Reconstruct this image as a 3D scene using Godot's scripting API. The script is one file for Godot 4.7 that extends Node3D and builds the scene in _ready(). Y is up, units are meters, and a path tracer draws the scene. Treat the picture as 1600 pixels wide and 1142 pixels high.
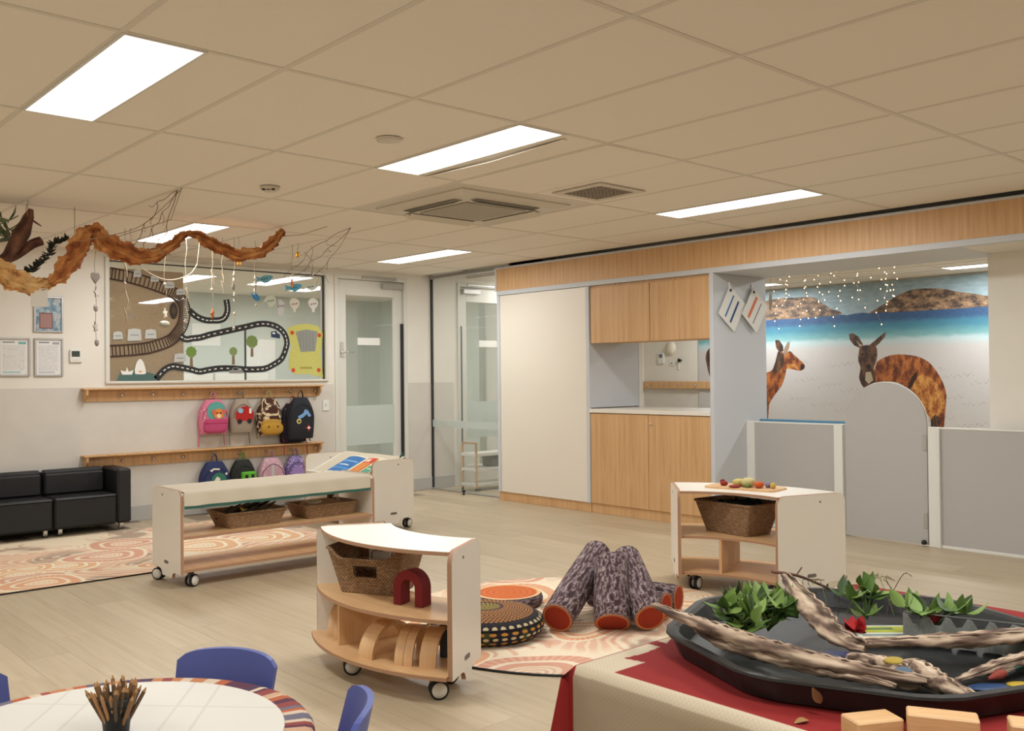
extends Node3D
# A childcare room: camera, lamps and exposure first, then the shell, then the furniture, small things last.

const CE := 2.464      # ceiling height
const XW := 6.543      # front of the joinery run
const ZB := -8.826     # back wall
const GX := 1.148      # ceiling grid origin
const GZ := -3.219
var taken := {}
var mats := {}
var rng := RandomNumberGenerator.new()

# ---------------------------------------------------------------- names and nodes
func numbered(called: String) -> String:
	if not taken.has(called):
		taken[called] = 0
		return called
	taken[called] += 1
	return "%s_%03d" % [called, taken[called]]

func thing(called: String, label: String, category: String, at := Vector3.ZERO, turn := 0.0, group := "") -> Node3D:
	var o := Node3D.new()
	o.name = numbered(called)
	add_child(o)
	o.position = at
	o.rotation.y = turn
	o.set_meta("label", label)
	o.set_meta("category", category)
	if group != "":
		o.set_meta("group", group)
	return o

func shell(called: String, at := Vector3.ZERO) -> Node3D:
	var o := Node3D.new()
	o.name = numbered(called)
	add_child(o)
	o.position = at
	o.set_meta("kind", "structure")
	return o

func part(parent: Node, called: String, st, m: Material, xf := Transform3D.IDENTITY, label := "") -> MeshInstance3D:
	var o := MeshInstance3D.new()
	o.name = called
	o.mesh = fin(st) if st is SurfaceTool else st
	o.material_override = m
	o.transform = xf
	parent.add_child(o, true)
	if label != "":
		o.set_meta("label", label)
	return o

func again(src: Node3D, called: String, at: Vector3, turn: float, label := "") -> Node3D:
	var o: Node3D = src.duplicate()
	o.name = numbered(called)
	add_child(o)
	o.position = at
	o.rotation.y = turn
	if label != "":
		o.set_meta("label", label)
	return o

# ---------------------------------------------------------------- geometry
func g() -> SurfaceTool:
	var st := SurfaceTool.new()
	st.begin(Mesh.PRIMITIVE_TRIANGLES)
	st.set_smooth_group(-1)
	return st

func fin(st: SurfaceTool) -> ArrayMesh:
	st.generate_normals()
	return st.commit()

func T(x: float, y: float, z: float) -> Transform3D:
	return Transform3D(Basis.IDENTITY, Vector3(x, y, z))

func TR(at: Vector3, rot: Vector3) -> Transform3D:
	return Transform3D(Basis.from_euler(rot), at)

func look(a: Vector3, b: Vector3) -> Transform3D:   # y axis runs from a to b
	var y := (b - a).normalized()
	var x := y.cross(Vector3(0.3, 0.1, 0.9)).normalized()
	return Transform3D(Basis(x, y, x.cross(y)), a)

func tri(st: SurfaceTool, a: Vector3, b: Vector3, c: Vector3, ua := Vector2.ZERO, ub := Vector2.ZERO, uc := Vector2.ZERO) -> void:
	# given anticlockwise as seen from outside
	st.set_uv(ua); st.add_vertex(a)
	st.set_uv(uc); st.add_vertex(c)
	st.set_uv(ub); st.add_vertex(b)

func quad(st: SurfaceTool, a: Vector3, b: Vector3, c: Vector3, d: Vector3, ua := Vector2(0, 1), ub := Vector2(1, 1), uc := Vector2(1, 0), ud := Vector2(0, 0)) -> void:
	tri(st, a, b, c, ua, ub, uc)
	tri(st, a, c, d, ua, uc, ud)

func box(st: SurfaceTool, c: Vector3, s: Vector3, bevel := 0.0, xf := Transform3D.IDENTITY) -> SurfaceTool:
	var h := s * 0.5
	var b := minf(bevel, minf(h.x, minf(h.y, h.z)) * 0.9)
	var ax := [Vector3.RIGHT, Vector3.UP, Vector3.BACK]
	for i in 3:
		for sg in [-1.0, 1.0]:
			var n: Vector3 = ax[i] * sg
			var u: Vector3 = ax[(i + 1) % 3]
			var v: Vector3 = ax[(i + 2) % 3] * sg
			var hu := h[(i + 1) % 3] - b
			var hv := h[(i + 2) % 3] - b
			var o: Vector3 = c + n * h[i]
			quad(st, xf * (o - u * hu - v * hv), xf * (o + u * hu - v * hv), xf * (o + u * hu + v * hv), xf * (o - u * hu + v * hv))
	if b > 0.0:
		for i in 3:            # twelve edges
			var a: Vector3 = ax[i]
			var u: Vector3 = ax[(i + 1) % 3]
			var v: Vector3 = ax[(i + 2) % 3]
			var ha := h[i] - b
			var U := h[(i + 1) % 3]
			var W := h[(i + 2) % 3]
			for su in [-1.0, 1.0]:
				for sv in [-1.0, 1.0]:
					var p: Vector3 = c + u * su * U + v * sv * (W - b)
					var q: Vector3 = c + u * su * (U - b) + v * sv * W
					if su * sv > 0:
						quad(st, xf * (p - a * ha), xf * (p + a * ha), xf * (q + a * ha), xf * (q - a * ha)) if false else quad(st, xf * (q - a * ha), xf * (q + a * ha), xf * (p + a * ha), xf * (p - a * ha))
					else:
						quad(st, xf * (p - a * ha), xf * (p + a * ha), xf * (q + a * ha), xf * (q - a * ha))
		for sx in [-1.0, 1.0]:
			for sy in [-1.0, 1.0]:
				for sz in [-1.0, 1.0]:
					var k := Vector3(sx, sy, sz)
					var pa := c + Vector3(h.x, h.y - b, h.z - b) * k
					var pb := c + Vector3(h.x - b, h.y, h.z - b) * k
					var pc := c + Vector3(h.x - b, h.y - b, h.z) * k
					if sx * sy * sz > 0:
						tri(st, xf * pa, xf * pb, xf * pc)
					else:
						tri(st, xf * pa, xf * pc, xf * pb)
	return st

func bx(size: Vector3, bevel := 0.0) -> SurfaceTool:
	return box(g(), Vector3.ZERO, size, bevel)

func span(a: Vector3, b: Vector3, bevel := 0.0) -> SurfaceTool:   # box between two corners
	return box(g(), (a + b) * 0.5, (b - a).abs(), bevel)

func lathe(st: SurfaceTool, prof: Array, segs := 24, xf := Transform3D.IDENTITY, smooth := true) -> SurfaceTool:
	if smooth:
		st.set_smooth_group(1)
	for i in prof.size() - 1:
		var p: Vector2 = prof[i]
		var q: Vector2 = prof[i + 1]
		for k in segs:
			var a0 := TAU * k / segs
			var a1 := TAU * (k + 1) / segs
			var A := Vector3(cos(a0) * p.x, p.y, sin(a0) * p.x)
			var B := Vector3(cos(a1) * p.x, p.y, sin(a1) * p.x)
			var C := Vector3(cos(a1) * q.x, q.y, sin(a1) * q.x)
			var D := Vector3(cos(a0) * q.x, q.y, sin(a0) * q.x)
			var u0 := float(k) / segs
			var u1 := float(k + 1) / segs
			var v0 := float(i) / (prof.size() - 1)
			var v1 := float(i + 1) / (prof.size() - 1)
			if p.x > 0.00001:
				tri(st, xf * A, xf * C, xf * B, Vector2(u0, v0), Vector2(u1, v1), Vector2(u1, v0))
			if q.x > 0.00001:
				tri(st, xf * A, xf * D, xf * C, Vector2(u0, v0), Vector2(u0, v1), Vector2(u1, v1))
	st.set_smooth_group(-1)
	return st

func disc(st: SurfaceTool, r: float, y: float, segs := 32, xf := Transform3D.IDENTITY, up := true) -> SurfaceTool:   # flat, uv over the square
	for k in segs:
		var a0 := TAU * k / segs
		var a1 := TAU * (k + 1) / segs
		var A := Vector3(cos(a0) * r, y, sin(a0) * r)
		var B := Vector3(cos(a1) * r, y, sin(a1) * r)
		var ua := Vector2(0.5 + 0.5 * cos(a0), 0.5 + 0.5 * sin(a0))
		var ub := Vector2(0.5 + 0.5 * cos(a1), 0.5 + 0.5 * sin(a1))
		if up:
			tri(st, xf * Vector3(0, y, 0), xf * B, xf * A, Vector2(0.5, 0.5), ub, ua)
		else:
			tri(st, xf * Vector3(0, y, 0), xf * A, xf * B, Vector2(0.5, 0.5), ua, ub)
	return st

func tube(st: SurfaceTool, pts: Array, rad, segs := 8, xf := Transform3D.IDENTITY, flat := 1.0, rough := 0.0) -> SurfaceTool:
	st.set_smooth_group(1)
	var n := pts.size()
	var rings := []
	var up := Vector3(0.13, 0.97, 0.21)
	for i in n:
		var d: Vector3 = (pts[mini(i + 1, n - 1)] - pts[maxi(i - 1, 0)]).normalized()
		if absf(d.dot(up)) > 0.97:
			up = Vector3(0.9, 0.1, 0.42)
		var s := d.cross(up).normalized()
		var t := s.cross(d)
		up = t
		var r: float = rad[i] if rad is Array else rad
		var ring := []
		for k in segs:
			var a := TAU * k / segs
			var q := r * (1.0 + rough * (sin(k * 2.9 + i * 0.55) * 0.6 + sin(k * 5.3 - i * 1.3 + 1.7) * 0.4))
			ring.append(xf * (pts[i] + s * cos(a) * q + t * sin(a) * q * flat))
		rings.append(ring)
	for i in n - 1:
		for k in segs:
			var k2 := (k + 1) % segs
			var u0 := float(k) / segs
			var u1 := float(k + 1) / segs
			var v0 := float(i) / (n - 1)
			var v1 := float(i + 1) / (n - 1)
			quad(st, rings[i][k], rings[i][k2], rings[i + 1][k2], rings[i + 1][k], Vector2(u0, v0), Vector2(u1, v0), Vector2(u1, v1), Vector2(u0, v1))
	st.set_smooth_group(-1)
	for k in range(1, segs - 1):
		tri(st, rings[0][0], rings[0][k + 1], rings[0][k])
		tri(st, rings[n - 1][0], rings[n - 1][k], rings[n - 1][k + 1])
	return st

func smoothed(pts: Array, sub := 6) -> Array:   # Catmull-Rom through the points
	var out := []
	for i in pts.size() - 1:
		var a = pts[maxi(i - 1, 0)]
		var b = pts[i]
		var c = pts[i + 1]
		var d = pts[mini(i + 2, pts.size() - 1)]
		for k in sub:
			out.append(b.cubic_interpolate(c, a, d, float(k) / sub))
	out.append(pts[-1])
	return out

func prism(st: SurfaceTool, poly: Array, depth: float, xf := Transform3D.IDENTITY, curved := false) -> SurfaceTool:
	# outline in x and y, pushed from z = 0 to z = depth
	var pv := PackedVector2Array(poly)
	var lo := Vector2(1e9, 1e9)
	var hi := -lo
	for p in pv:
		lo = lo.min(p)
		hi = hi.max(p)
	if not Geometry2D.is_polygon_clockwise(pv):
		pv.reverse()
	var ix := Geometry2D.triangulate_polygon(pv)
	var uv := func(p: Vector2) -> Vector2: return Vector2((p.x - lo.x) / (hi.x - lo.x), 1.0 - (p.y - lo.y) / (hi.y - lo.y))
	for i in range(0, ix.size(), 3):
		var a := pv[ix[i]]
		var b := pv[ix[i + 1]]
		var c := pv[ix[i + 2]]
		if (b - a).cross(c - a) < 0:
			var sw := b
			b = c
			c = sw
		tri(st, xf * Vector3(a.x, a.y, depth), xf * Vector3(b.x, b.y, depth), xf * Vector3(c.x, c.y, depth), uv.call(a), uv.call(b), uv.call(c))
		tri(st, xf * Vector3(a.x, a.y, 0), xf * Vector3(c.x, c.y, 0), xf * Vector3(b.x, b.y, 0), uv.call(a), uv.call(c), uv.call(b))
	if curved:
		st.set_smooth_group(2)
	var area := 0.0
	for i in pv.size():
		area += pv[i].cross(pv[(i + 1) % pv.size()])
	for i in pv.size():
		var p := pv[i]
		var q := pv[(i + 1) % pv.size()]
		if area < 0:
			var sw := p
			p = q
			q = sw
		quad(st, xf * Vector3(p.x, p.y, 0), xf * Vector3(q.x, q.y, 0), xf * Vector3(q.x, q.y, depth), xf * Vector3(p.x, p.y, depth), uv.call(p), uv.call(q), uv.call(q), uv.call(p))
	st.set_smooth_group(-1)
	return st

func sheet(st: SurfaceTool, rows: Array, thick: Vector3, xf := Transform3D.IDENTITY) -> SurfaceTool:
	# rows of points; a skin on each side, thick apart, closed along its border
	st.set_smooth_group(1)
	var R := rows.size()
	var C: int = rows[0].size()
	for s in 2:
		var off := thick * (0.5 if s == 0 else -0.5)
		for i in R - 1:
			for j in C - 1:
				var a: Vector3 = xf * (rows[i][j] + off)
				var b: Vector3 = xf * (rows[i][j + 1] + off)
				var c: Vector3 = xf * (rows[i + 1][j + 1] + off)
				var d: Vector3 = xf * (rows[i + 1][j] + off)
				var ua := Vector2(float(j) / (C - 1), float(i) / (R - 1))
				var ub := Vector2(float(j + 1) / (C - 1), float(i) / (R - 1))
				var uc := Vector2(float(j + 1) / (C - 1), float(i + 1) / (R - 1))
				var ud := Vector2(float(j) / (C - 1), float(i + 1) / (R - 1))
				if s == 0:
					quad(st, a, d, c, b, ua, ud, uc, ub)
				else:
					quad(st, a, b, c, d, ua, ub, uc, ud)
	st.set_smooth_group(-1)
	var h := thick * 0.5
	for j in C - 1:
		for i in [0, R - 1]:
			quad(st, xf * (rows[i][j] - h), xf * (rows[i][j + 1] - h), xf * (rows[i][j + 1] + h), xf * (rows[i][j] + h))
	for i in R - 1:
		for j in [0, C - 1]:
			quad(st, xf * (rows[i][j] - h), xf * (rows[i + 1][j] - h), xf * (rows[i + 1][j] + h), xf * (rows[i][j] + h))
	return st

func blob(st: SurfaceTool, c: Vector3, r: Vector3, e := 1.0, xf := Transform3D.IDENTITY, nu := 20, nv := 12) -> SurfaceTool:
	# superellipsoid: e = 1 round, smaller e boxier
	st.set_smooth_group(1)
	var f := func(t: float) -> float: return signf(t) * pow(absf(t), e)
	var P := []
	for i in nv + 1:
		var v := -PI / 2 + PI * i / nv
		var row := []
		for k in nu:
			var u := TAU * k / nu
			row.append(xf * (c + Vector3(f.call(cos(v)) * f.call(cos(u)) * r.x, f.call(sin(v)) * r.y, f.call(cos(v)) * f.call(sin(u)) * r.z)))
		P.append(row)
	for i in nv:
		for k in nu:
			var k2 := (k + 1) % nu
			if i > 0:
				tri(st, P[i][k], P[i + 1][k2], P[i][k2], Vector2(float(k) / nu, 1.0 - float(i) / nv), Vector2(float(k + 1) / nu, 1.0 - float(i + 1) / nv), Vector2(float(k + 1) / nu, 1.0 - float(i) / nv))
			if i < nv - 1:
				tri(st, P[i][k], P[i + 1][k], P[i + 1][k2], Vector2(float(k) / nu, 1.0 - float(i) / nv), Vector2(float(k) / nu, 1.0 - float(i + 1) / nv), Vector2(float(k + 1) / nu, 1.0 - float(i + 1) / nv))
	st.set_smooth_group(-1)
	return st

func rounded(w: float, h: float, r: float, n := 6, corners := [true, true, true, true]) -> Array:   # outline from the lower left corner on, anticlockwise
	var out := []
	var cs := [Vector2(r, r), Vector2(w - r, r), Vector2(w - r, h - r), Vector2(r, h - r)]
	var sharp := [Vector2(0, 0), Vector2(w, 0), Vector2(w, h), Vector2(0, h)]
	for k in 4:
		if not corners[k]:
			out.append(sharp[k])
			continue
		for i in n + 1:
			var a := PI + PI / 2 * k + PI / 2 * i / n
			out.append(cs[k] + Vector2(cos(a), sin(a)) * r)
	return out

func ring2(r: float, n := 16, c := Vector2.ZERO) -> Array:
	var out := []
	for k in n:
		out.append(c + Vector2(cos(TAU * k / n), sin(TAU * k / n)) * r)
	return out

func star2(r: float, inner := 0.45, n := 5) -> Array:
	var out := []
	for k in n * 2:
		var a := PI / 2 + PI * k / n
		out.append(Vector2(cos(a), sin(a)) * (r if k % 2 == 0 else r * inner))
	return out

# ---------------------------------------------------------------- materials
func mt(key: String, col: Color, rough := 0.6, metal := 0.0) -> StandardMaterial3D:
	if mats.has(key):
		return mats[key]
	var m := StandardMaterial3D.new()
	m.albedo_color = col
	m.roughness = rough
	m.metallic = metal
	m.cull_mode = BaseMaterial3D.CULL_DISABLED
	mats[key] = m
	return m

func noise(seed_: int, freq: float, w: int, h: int, oct := 4) -> Image:
	var n := FastNoiseLite.new()
	n.seed = seed_
	n.frequency = freq
	n.fractal_octaves = oct
	n.noise_type = FastNoiseLite.TYPE_SIMPLEX_SMOOTH
	return n.get_seamless_image(w, h)

func ramp(im: Image, stops: Array) -> Image:   # grey picture to colours; stops are [value, Color]
	var out := Image.create(im.get_width(), im.get_height(), false, Image.FORMAT_RGB8)
	var lut := []
	for i in 256:
		var t := i / 255.0
		var c: Color = stops[-1][1]
		for k in stops.size() - 1:
			if t <= stops[k + 1][0]:
				c = stops[k][1].lerp(stops[k + 1][1], clampf((t - stops[k][0]) / (stops[k + 1][0] - stops[k][0]), 0, 1))
				break
		lut.append(c)
	for y in im.get_height():
		for x in im.get_width():
			out.set_pixel(x, y, lut[int(im.get_pixel(x, y).r * 255)])
	return out

func tex(im: Image) -> ImageTexture:
	return ImageTexture.create_from_image(im)

func tri_mat(key: String, im: Image, size: Vector3, rough := 0.6, world := false, bump := 0.0, bump_im: Image = null) -> StandardMaterial3D:
	var m := mt(key, Color.WHITE, rough)
	m.albedo_texture = tex(im)
	m.uv1_triplanar = true
	m.uv1_world_triplanar = world
	m.uv1_triplanar_sharpness = 8.0
	m.uv1_scale = Vector3(1.0 / size.x, 1.0 / size.y, 1.0 / size.z)
	if bump > 0.0:
		m.heightmap_enabled = true
		m.heightmap_texture = tex(bump_im if bump_im else im)
		m.heightmap_scale = bump
	return m

func uv_mat(key: String, im: Image, rough := 0.6) -> StandardMaterial3D:
	var m := mt(key, Color.WHITE, rough)
	m.albedo_texture = tex(im)
	return m

func grain(seed_: int, a: Color, b: Color, c: Color, along_v := true) -> Image:   # straight wood grain
	var n := noise(seed_, 0.03, 256, 24, 3)
	n.resize(256, 512, Image.INTERPOLATE_BILINEAR)
	var n2 := noise(seed_ + 1, 0.2, 256, 16, 2)
	n2.resize(256, 512, Image.INTERPOLATE_BILINEAR)
	n.convert(Image.FORMAT_RGB8)
	n2.convert(Image.FORMAT_RGB8)
	for y in 512:
		for x in 256:
			var v := n.get_pixel(x, y).r * 0.55 + n2.get_pixel(x, y).r * 0.45
			n.set_pixel(x, y, Color(v, v, v))
	var out := ramp(n, [[0.0, a], [0.45, b], [1.0, c]])
	if not along_v:
		out.rotate_90(CLOCKWISE)
	return out

func cloth(key: String, col: Color, rough := 0.9, amt := 0.12, size := 0.12) -> StandardMaterial3D:
	if mats.has(key):
		return mats[key]
	# one shared weave per strength, tinted by the colour of the cloth
	var wk := "weave%d" % int(amt * 100)
	if not mats.has(wk):
		mats[wk] = tex(ramp(noise(int(amt * 100), 0.12, 128, 128, 3), [[0.0, Color.WHITE.darkened(amt * 2.0)], [1.0, Color.WHITE]]))
	var m := mt(key, col.lightened(amt * 0.6), rough)
	m.albedo_texture = mats[wk]
	m.uv1_triplanar = true
	m.uv1_triplanar_sharpness = 8.0
	m.uv1_scale = Vector3.ONE / size
	return m

func fill_poly(im: Image, poly: Array, col: Color, f = null) -> void:
	var lo := Vector2(1e9, 1e9)
	var hi := -lo
	var pv := PackedVector2Array(poly)
	for p in pv:
		lo = lo.min(p)
		hi = hi.max(p)
	for y in range(maxi(0, int(lo.y)), mini(im.get_height() - 1, int(hi.y)) + 1):
		for x in range(maxi(0, int(lo.x)), mini(im.get_width() - 1, int(hi.x)) + 1):
			if Geometry2D.is_point_in_polygon(Vector2(x + 0.5, y + 0.5), pv):
				im.set_pixel(x, y, f.call(x, y) if f != null else col)

func V(x: float, y: float) -> Vector2:
	return Vector2(x, y)

# ---------------------------------------------------------------- the scene
func _ready() -> void:
	rng.seed = 7
	var cam := Camera3D.new()
	cam.name = "camera"
	cam.fov = rad_to_deg(2.0 * atan(571.0 / 1480.8256))
	cam.position = Vector3(0, 1.30, 0)
	cam.rotation = Vector3(0.0109, -0.7309, -0.0097)
	cam.near = 0.05
	cam.current = true
	add_child(cam)
	var we := WorldEnvironment.new()
	we.name = "surroundings"
	var env := Environment.new()
	env.background_mode = Environment.BG_COLOR
	env.background_color = Color(0.05, 0.05, 0.055)
	env.tonemap_mode = Environment.TONE_MAPPER_LINEAR
	env.tonemap_exposure = 0.99
	env.sdfgi_enabled = true
	env.ssao_enabled = true
	env.ssil_enabled = true
	we.environment = env
	add_child(we)
	var warm := Color(0.97, 0.99, 1.0)
	# ceiling panels by grid cell; the third entry says where each one hangs
	var cells := [
		[0, 0, "white ceiling light panel over the floor between sofa rug and round table"],
		[3, 0, "white ceiling light panel next to the sagging tile and air conditioner"],
		[7, 0, "white ceiling light panel beside the timber fascia above the curved shelf"],
		[3, 3, "white ceiling light panel behind the hanging bark strip"],
		[7, 3, "white ceiling light panel in front of the glazed door"],
		[-4, 0, ""], [0, -3, ""], [3, -3, ""], [7, -3, ""], [-4, -3, ""], [-4, 3, ""]]  # unseen panels added along the grid, partly as fill from the left
	for c in cells:
		ceiling_light(GX + 0.6 * c[0], GZ - 1.2 * c[1], 2.8, warm, c[2] if c[2] != "" else "unseen white ceiling light panel added further along the same ceiling grid", "ceiling light panels of the playroom")
	ceiling_light(10.66, -3.5, 4.2, warm, "white ceiling light panel in the annex next to the cream wall", "ceiling light panels of the annex")
	ceiling_light(10.66, -6.85, 4.2, warm, "white ceiling light panel in the annex next to the grey end panel", "ceiling light panels of the annex")
	ceiling_light(8.5, -2.9, 4.0, warm, "white ceiling light panel added out of view in the annex over the low gate", "ceiling light panels of the annex")  # extra panel, added out of view to brighten the grey end panel
	for x in [2.6, 4.4, 6.2]:
		ceiling_light(x, -10.2, 3.0, warm, "white ceiling light panel added to brighten the room behind the window", "added ceiling light panels of the next room")  # added so that the room behind the glass is bright enough
	ceiling_light(7.75, -7.55, 1.5, warm, "white ceiling light panel added out of view to light the passage behind the glass wall", "added ceiling light panel of the passage")  # added out of view, only to light the passage
	materials()
	build_shell()
	joinery()
	annex()
	next_rooms()
	ceiling_fittings()
	back_wall_things()
	window_pictures()
	hanging_things()
	sofa_and_rugs()
	bench_and_books()
	curved_shelves()
	campfire()
	craft_table()
	round_table()

func ceiling_light(x: float, z: float, power: float, col: Color, label: String, group: String) -> void:
	# a flush panel 0.3 by 1.2 m: frame, glowing diffuser and the lamp just below it
	var t := thing("ceiling_light", label, "light", Vector3(x + 0.15, CE, z - 0.6), 0, group)
	var fr := g()
	for s in [-1, 1]:
		box(fr, Vector3(s * 0.144, 0.002, 0), Vector3(0.012, 0.012, 1.2))
		box(fr, Vector3(0, 0.002, s * 0.594), Vector3(0.276, 0.012, 0.012))
	part(t, "frame", fr, mt("lamp_frame", Color(0.85, 0.84, 0.82), 0.5))
	var dm := mt("lamp_diffuser", Color(0.95, 0.95, 0.95), 0.5)
	dm.emission_enabled = true
	dm.emission = Color(1.0, 0.97, 0.93)
	dm.emission_energy_multiplier = 2.5
	part(t, "diffuser", bx(Vector3(0.276, 0.008, 1.176)), dm, T(0, 0.002, 0), "bright white diffuser")
	var l := AreaLight3D.new()
	l.name = "panel_lamp"
	l.area_size = Vector2(0.27, 1.17)
	l.light_energy = power
	l.light_color = col
	l.area_normalize_energy = true
	l.shadow_enabled = true
	l.area_range = 20.0
	l.area_attenuation = 2.0
	t.add_child(l)
	l.rotation = Vector3(-PI / 2, 0, 0)
	l.position = Vector3(0, -0.006, 0)

func materials() -> void:
	var c := func(r: float, gg: float, b: float) -> Color: return Color(r, gg, b)
	var n := noise(3, 0.35, 256, 256, 3)
	tri_mat("tile", ramp(n, [[0.0, c.call(0.86, 0.825, 0.775)], [0.35, c.call(0.91, 0.88, 0.83)], [1.0, c.call(0.935, 0.905, 0.855)]]), Vector3(0.5, 0.5, 0.5), 0.95, true)
	mt("grid_bar", Color(0.845, 0.815, 0.765), 0.7)
	var pl := noise(5, 0.02, 256, 256, 3)
	tri_mat("paint", ramp(pl, [[0.0, c.call(0.885, 0.86, 0.815)], [1.0, c.call(0.905, 0.88, 0.835)]]), Vector3(2, 2, 2), 0.65, true)
	tri_mat("paint_low", ramp(pl, [[0.0, c.call(0.80, 0.775, 0.735)], [1.0, c.call(0.83, 0.805, 0.765)]]), Vector3(2, 2, 2), 0.5, true)
	tri_mat("grey_board", ramp(noise(8, 0.3, 128, 128, 3), [[0.0, c.call(0.75, 0.755, 0.765)], [1.0, c.call(0.81, 0.815, 0.82)]]), Vector3(0.15, 0.15, 0.15), 0.55, true)
	tri_mat("grey_felt", ramp(noise(9, 0.45, 128, 128, 2), [[0.0, c.call(0.64, 0.625, 0.605)], [1.0, c.call(0.77, 0.755, 0.735)]]), Vector3(0.12, 0.12, 0.12), 0.8, true)
	tri_mat("oak", grain(21, c.call(0.72, 0.55, 0.36), c.call(0.80, 0.63, 0.44), c.call(0.85, 0.69, 0.50)), Vector3(0.35, 0.9, 0.35), 0.5, true)
	tri_mat("ply", grain(31, c.call(0.78, 0.60, 0.42), c.call(0.84, 0.67, 0.48), c.call(0.88, 0.73, 0.55)), Vector3(0.5, 0.5, 0.8), 0.45)
	tri_mat("ply_edge", grain(33, c.call(0.55, 0.40, 0.30), c.call(0.66, 0.50, 0.38), c.call(0.76, 0.60, 0.47), false), Vector3(0.02, 0.02, 0.02), 0.6)
	mt("laminate", Color(0.90, 0.87, 0.82), 0.35)
	mt("white_paint", Color(0.88, 0.87, 0.84), 0.45)
	mt("alu", Color(0.72, 0.71, 0.69), 0.4, 0.6)
	mt("door_white", Color(0.84, 0.83, 0.79), 0.45)
	mt("chrome", Color(0.8, 0.8, 0.8), 0.15, 1.0)
	mt("black", Color(0.03, 0.03, 0.032), 0.5)
	mt("dark", Color(0.09, 0.09, 0.095), 0.6)
	mt("seal", Color(0.13, 0.12, 0.13), 0.6)
	mt("rubber", Color(0.055, 0.055, 0.06), 0.7)
	mt("paper", Color(0.90, 0.89, 0.86), 0.8)
	mt("cord", Color(0.62, 0.55, 0.46), 0.9)
	var gl := mt("glass", Color(0.86, 0.93, 0.90, 0.045), 0.02)
	gl.transparency = BaseMaterial3D.TRANSPARENCY_ALPHA
	var fg := mt("frosted", Color(0.80, 0.83, 0.80, 0.72), 0.5)
	fg.transparency = BaseMaterial3D.TRANSPARENCY_ALPHA
	for k in 4:
		var d := [0.0, 0.010, -0.010, 0.020][k] as float
		tri_mat("plank%d" % k, grain(40 + k * 3, c.call(0.665 - d, 0.595 - d, 0.485 - d), c.call(0.72 - d, 0.65 - d, 0.54 - d), c.call(0.76 - d, 0.695 - d, 0.59 - d)), Vector3(0.45, 0.45, 1.3), 0.42, true)
	# woven basket: short strokes in rows
	var bi := Image.create(128, 128, false, Image.FORMAT_RGB8)
	var bh := Image.create(128, 128, false, Image.FORMAT_RGB8)
	for y in 128:
		for x in 128:
			var row := y / 8
			var u := (x + (row % 2) * 8) % 16
			var s := sin(PI * (y % 8) / 8.0) * sin(PI * u / 16.0)
			var r := fposmod(sin(float(row * 37 + ((x + (row % 2) * 8) / 16) * 91) * 12.9898) * 43758.5, 1.0)
			bi.set_pixel(x, y, Color(0.44, 0.33, 0.23).lerp(Color(0.75, 0.60, 0.44), clampf(s * 0.75 + r * 0.4 - 0.1, 0, 1)))
			bh.set_pixel(x, y, Color(s, s, s))
	tri_mat("wicker", bi, Vector3(0.13, 0.13, 0.13), 0.8, false, 0.4, bh)

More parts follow.
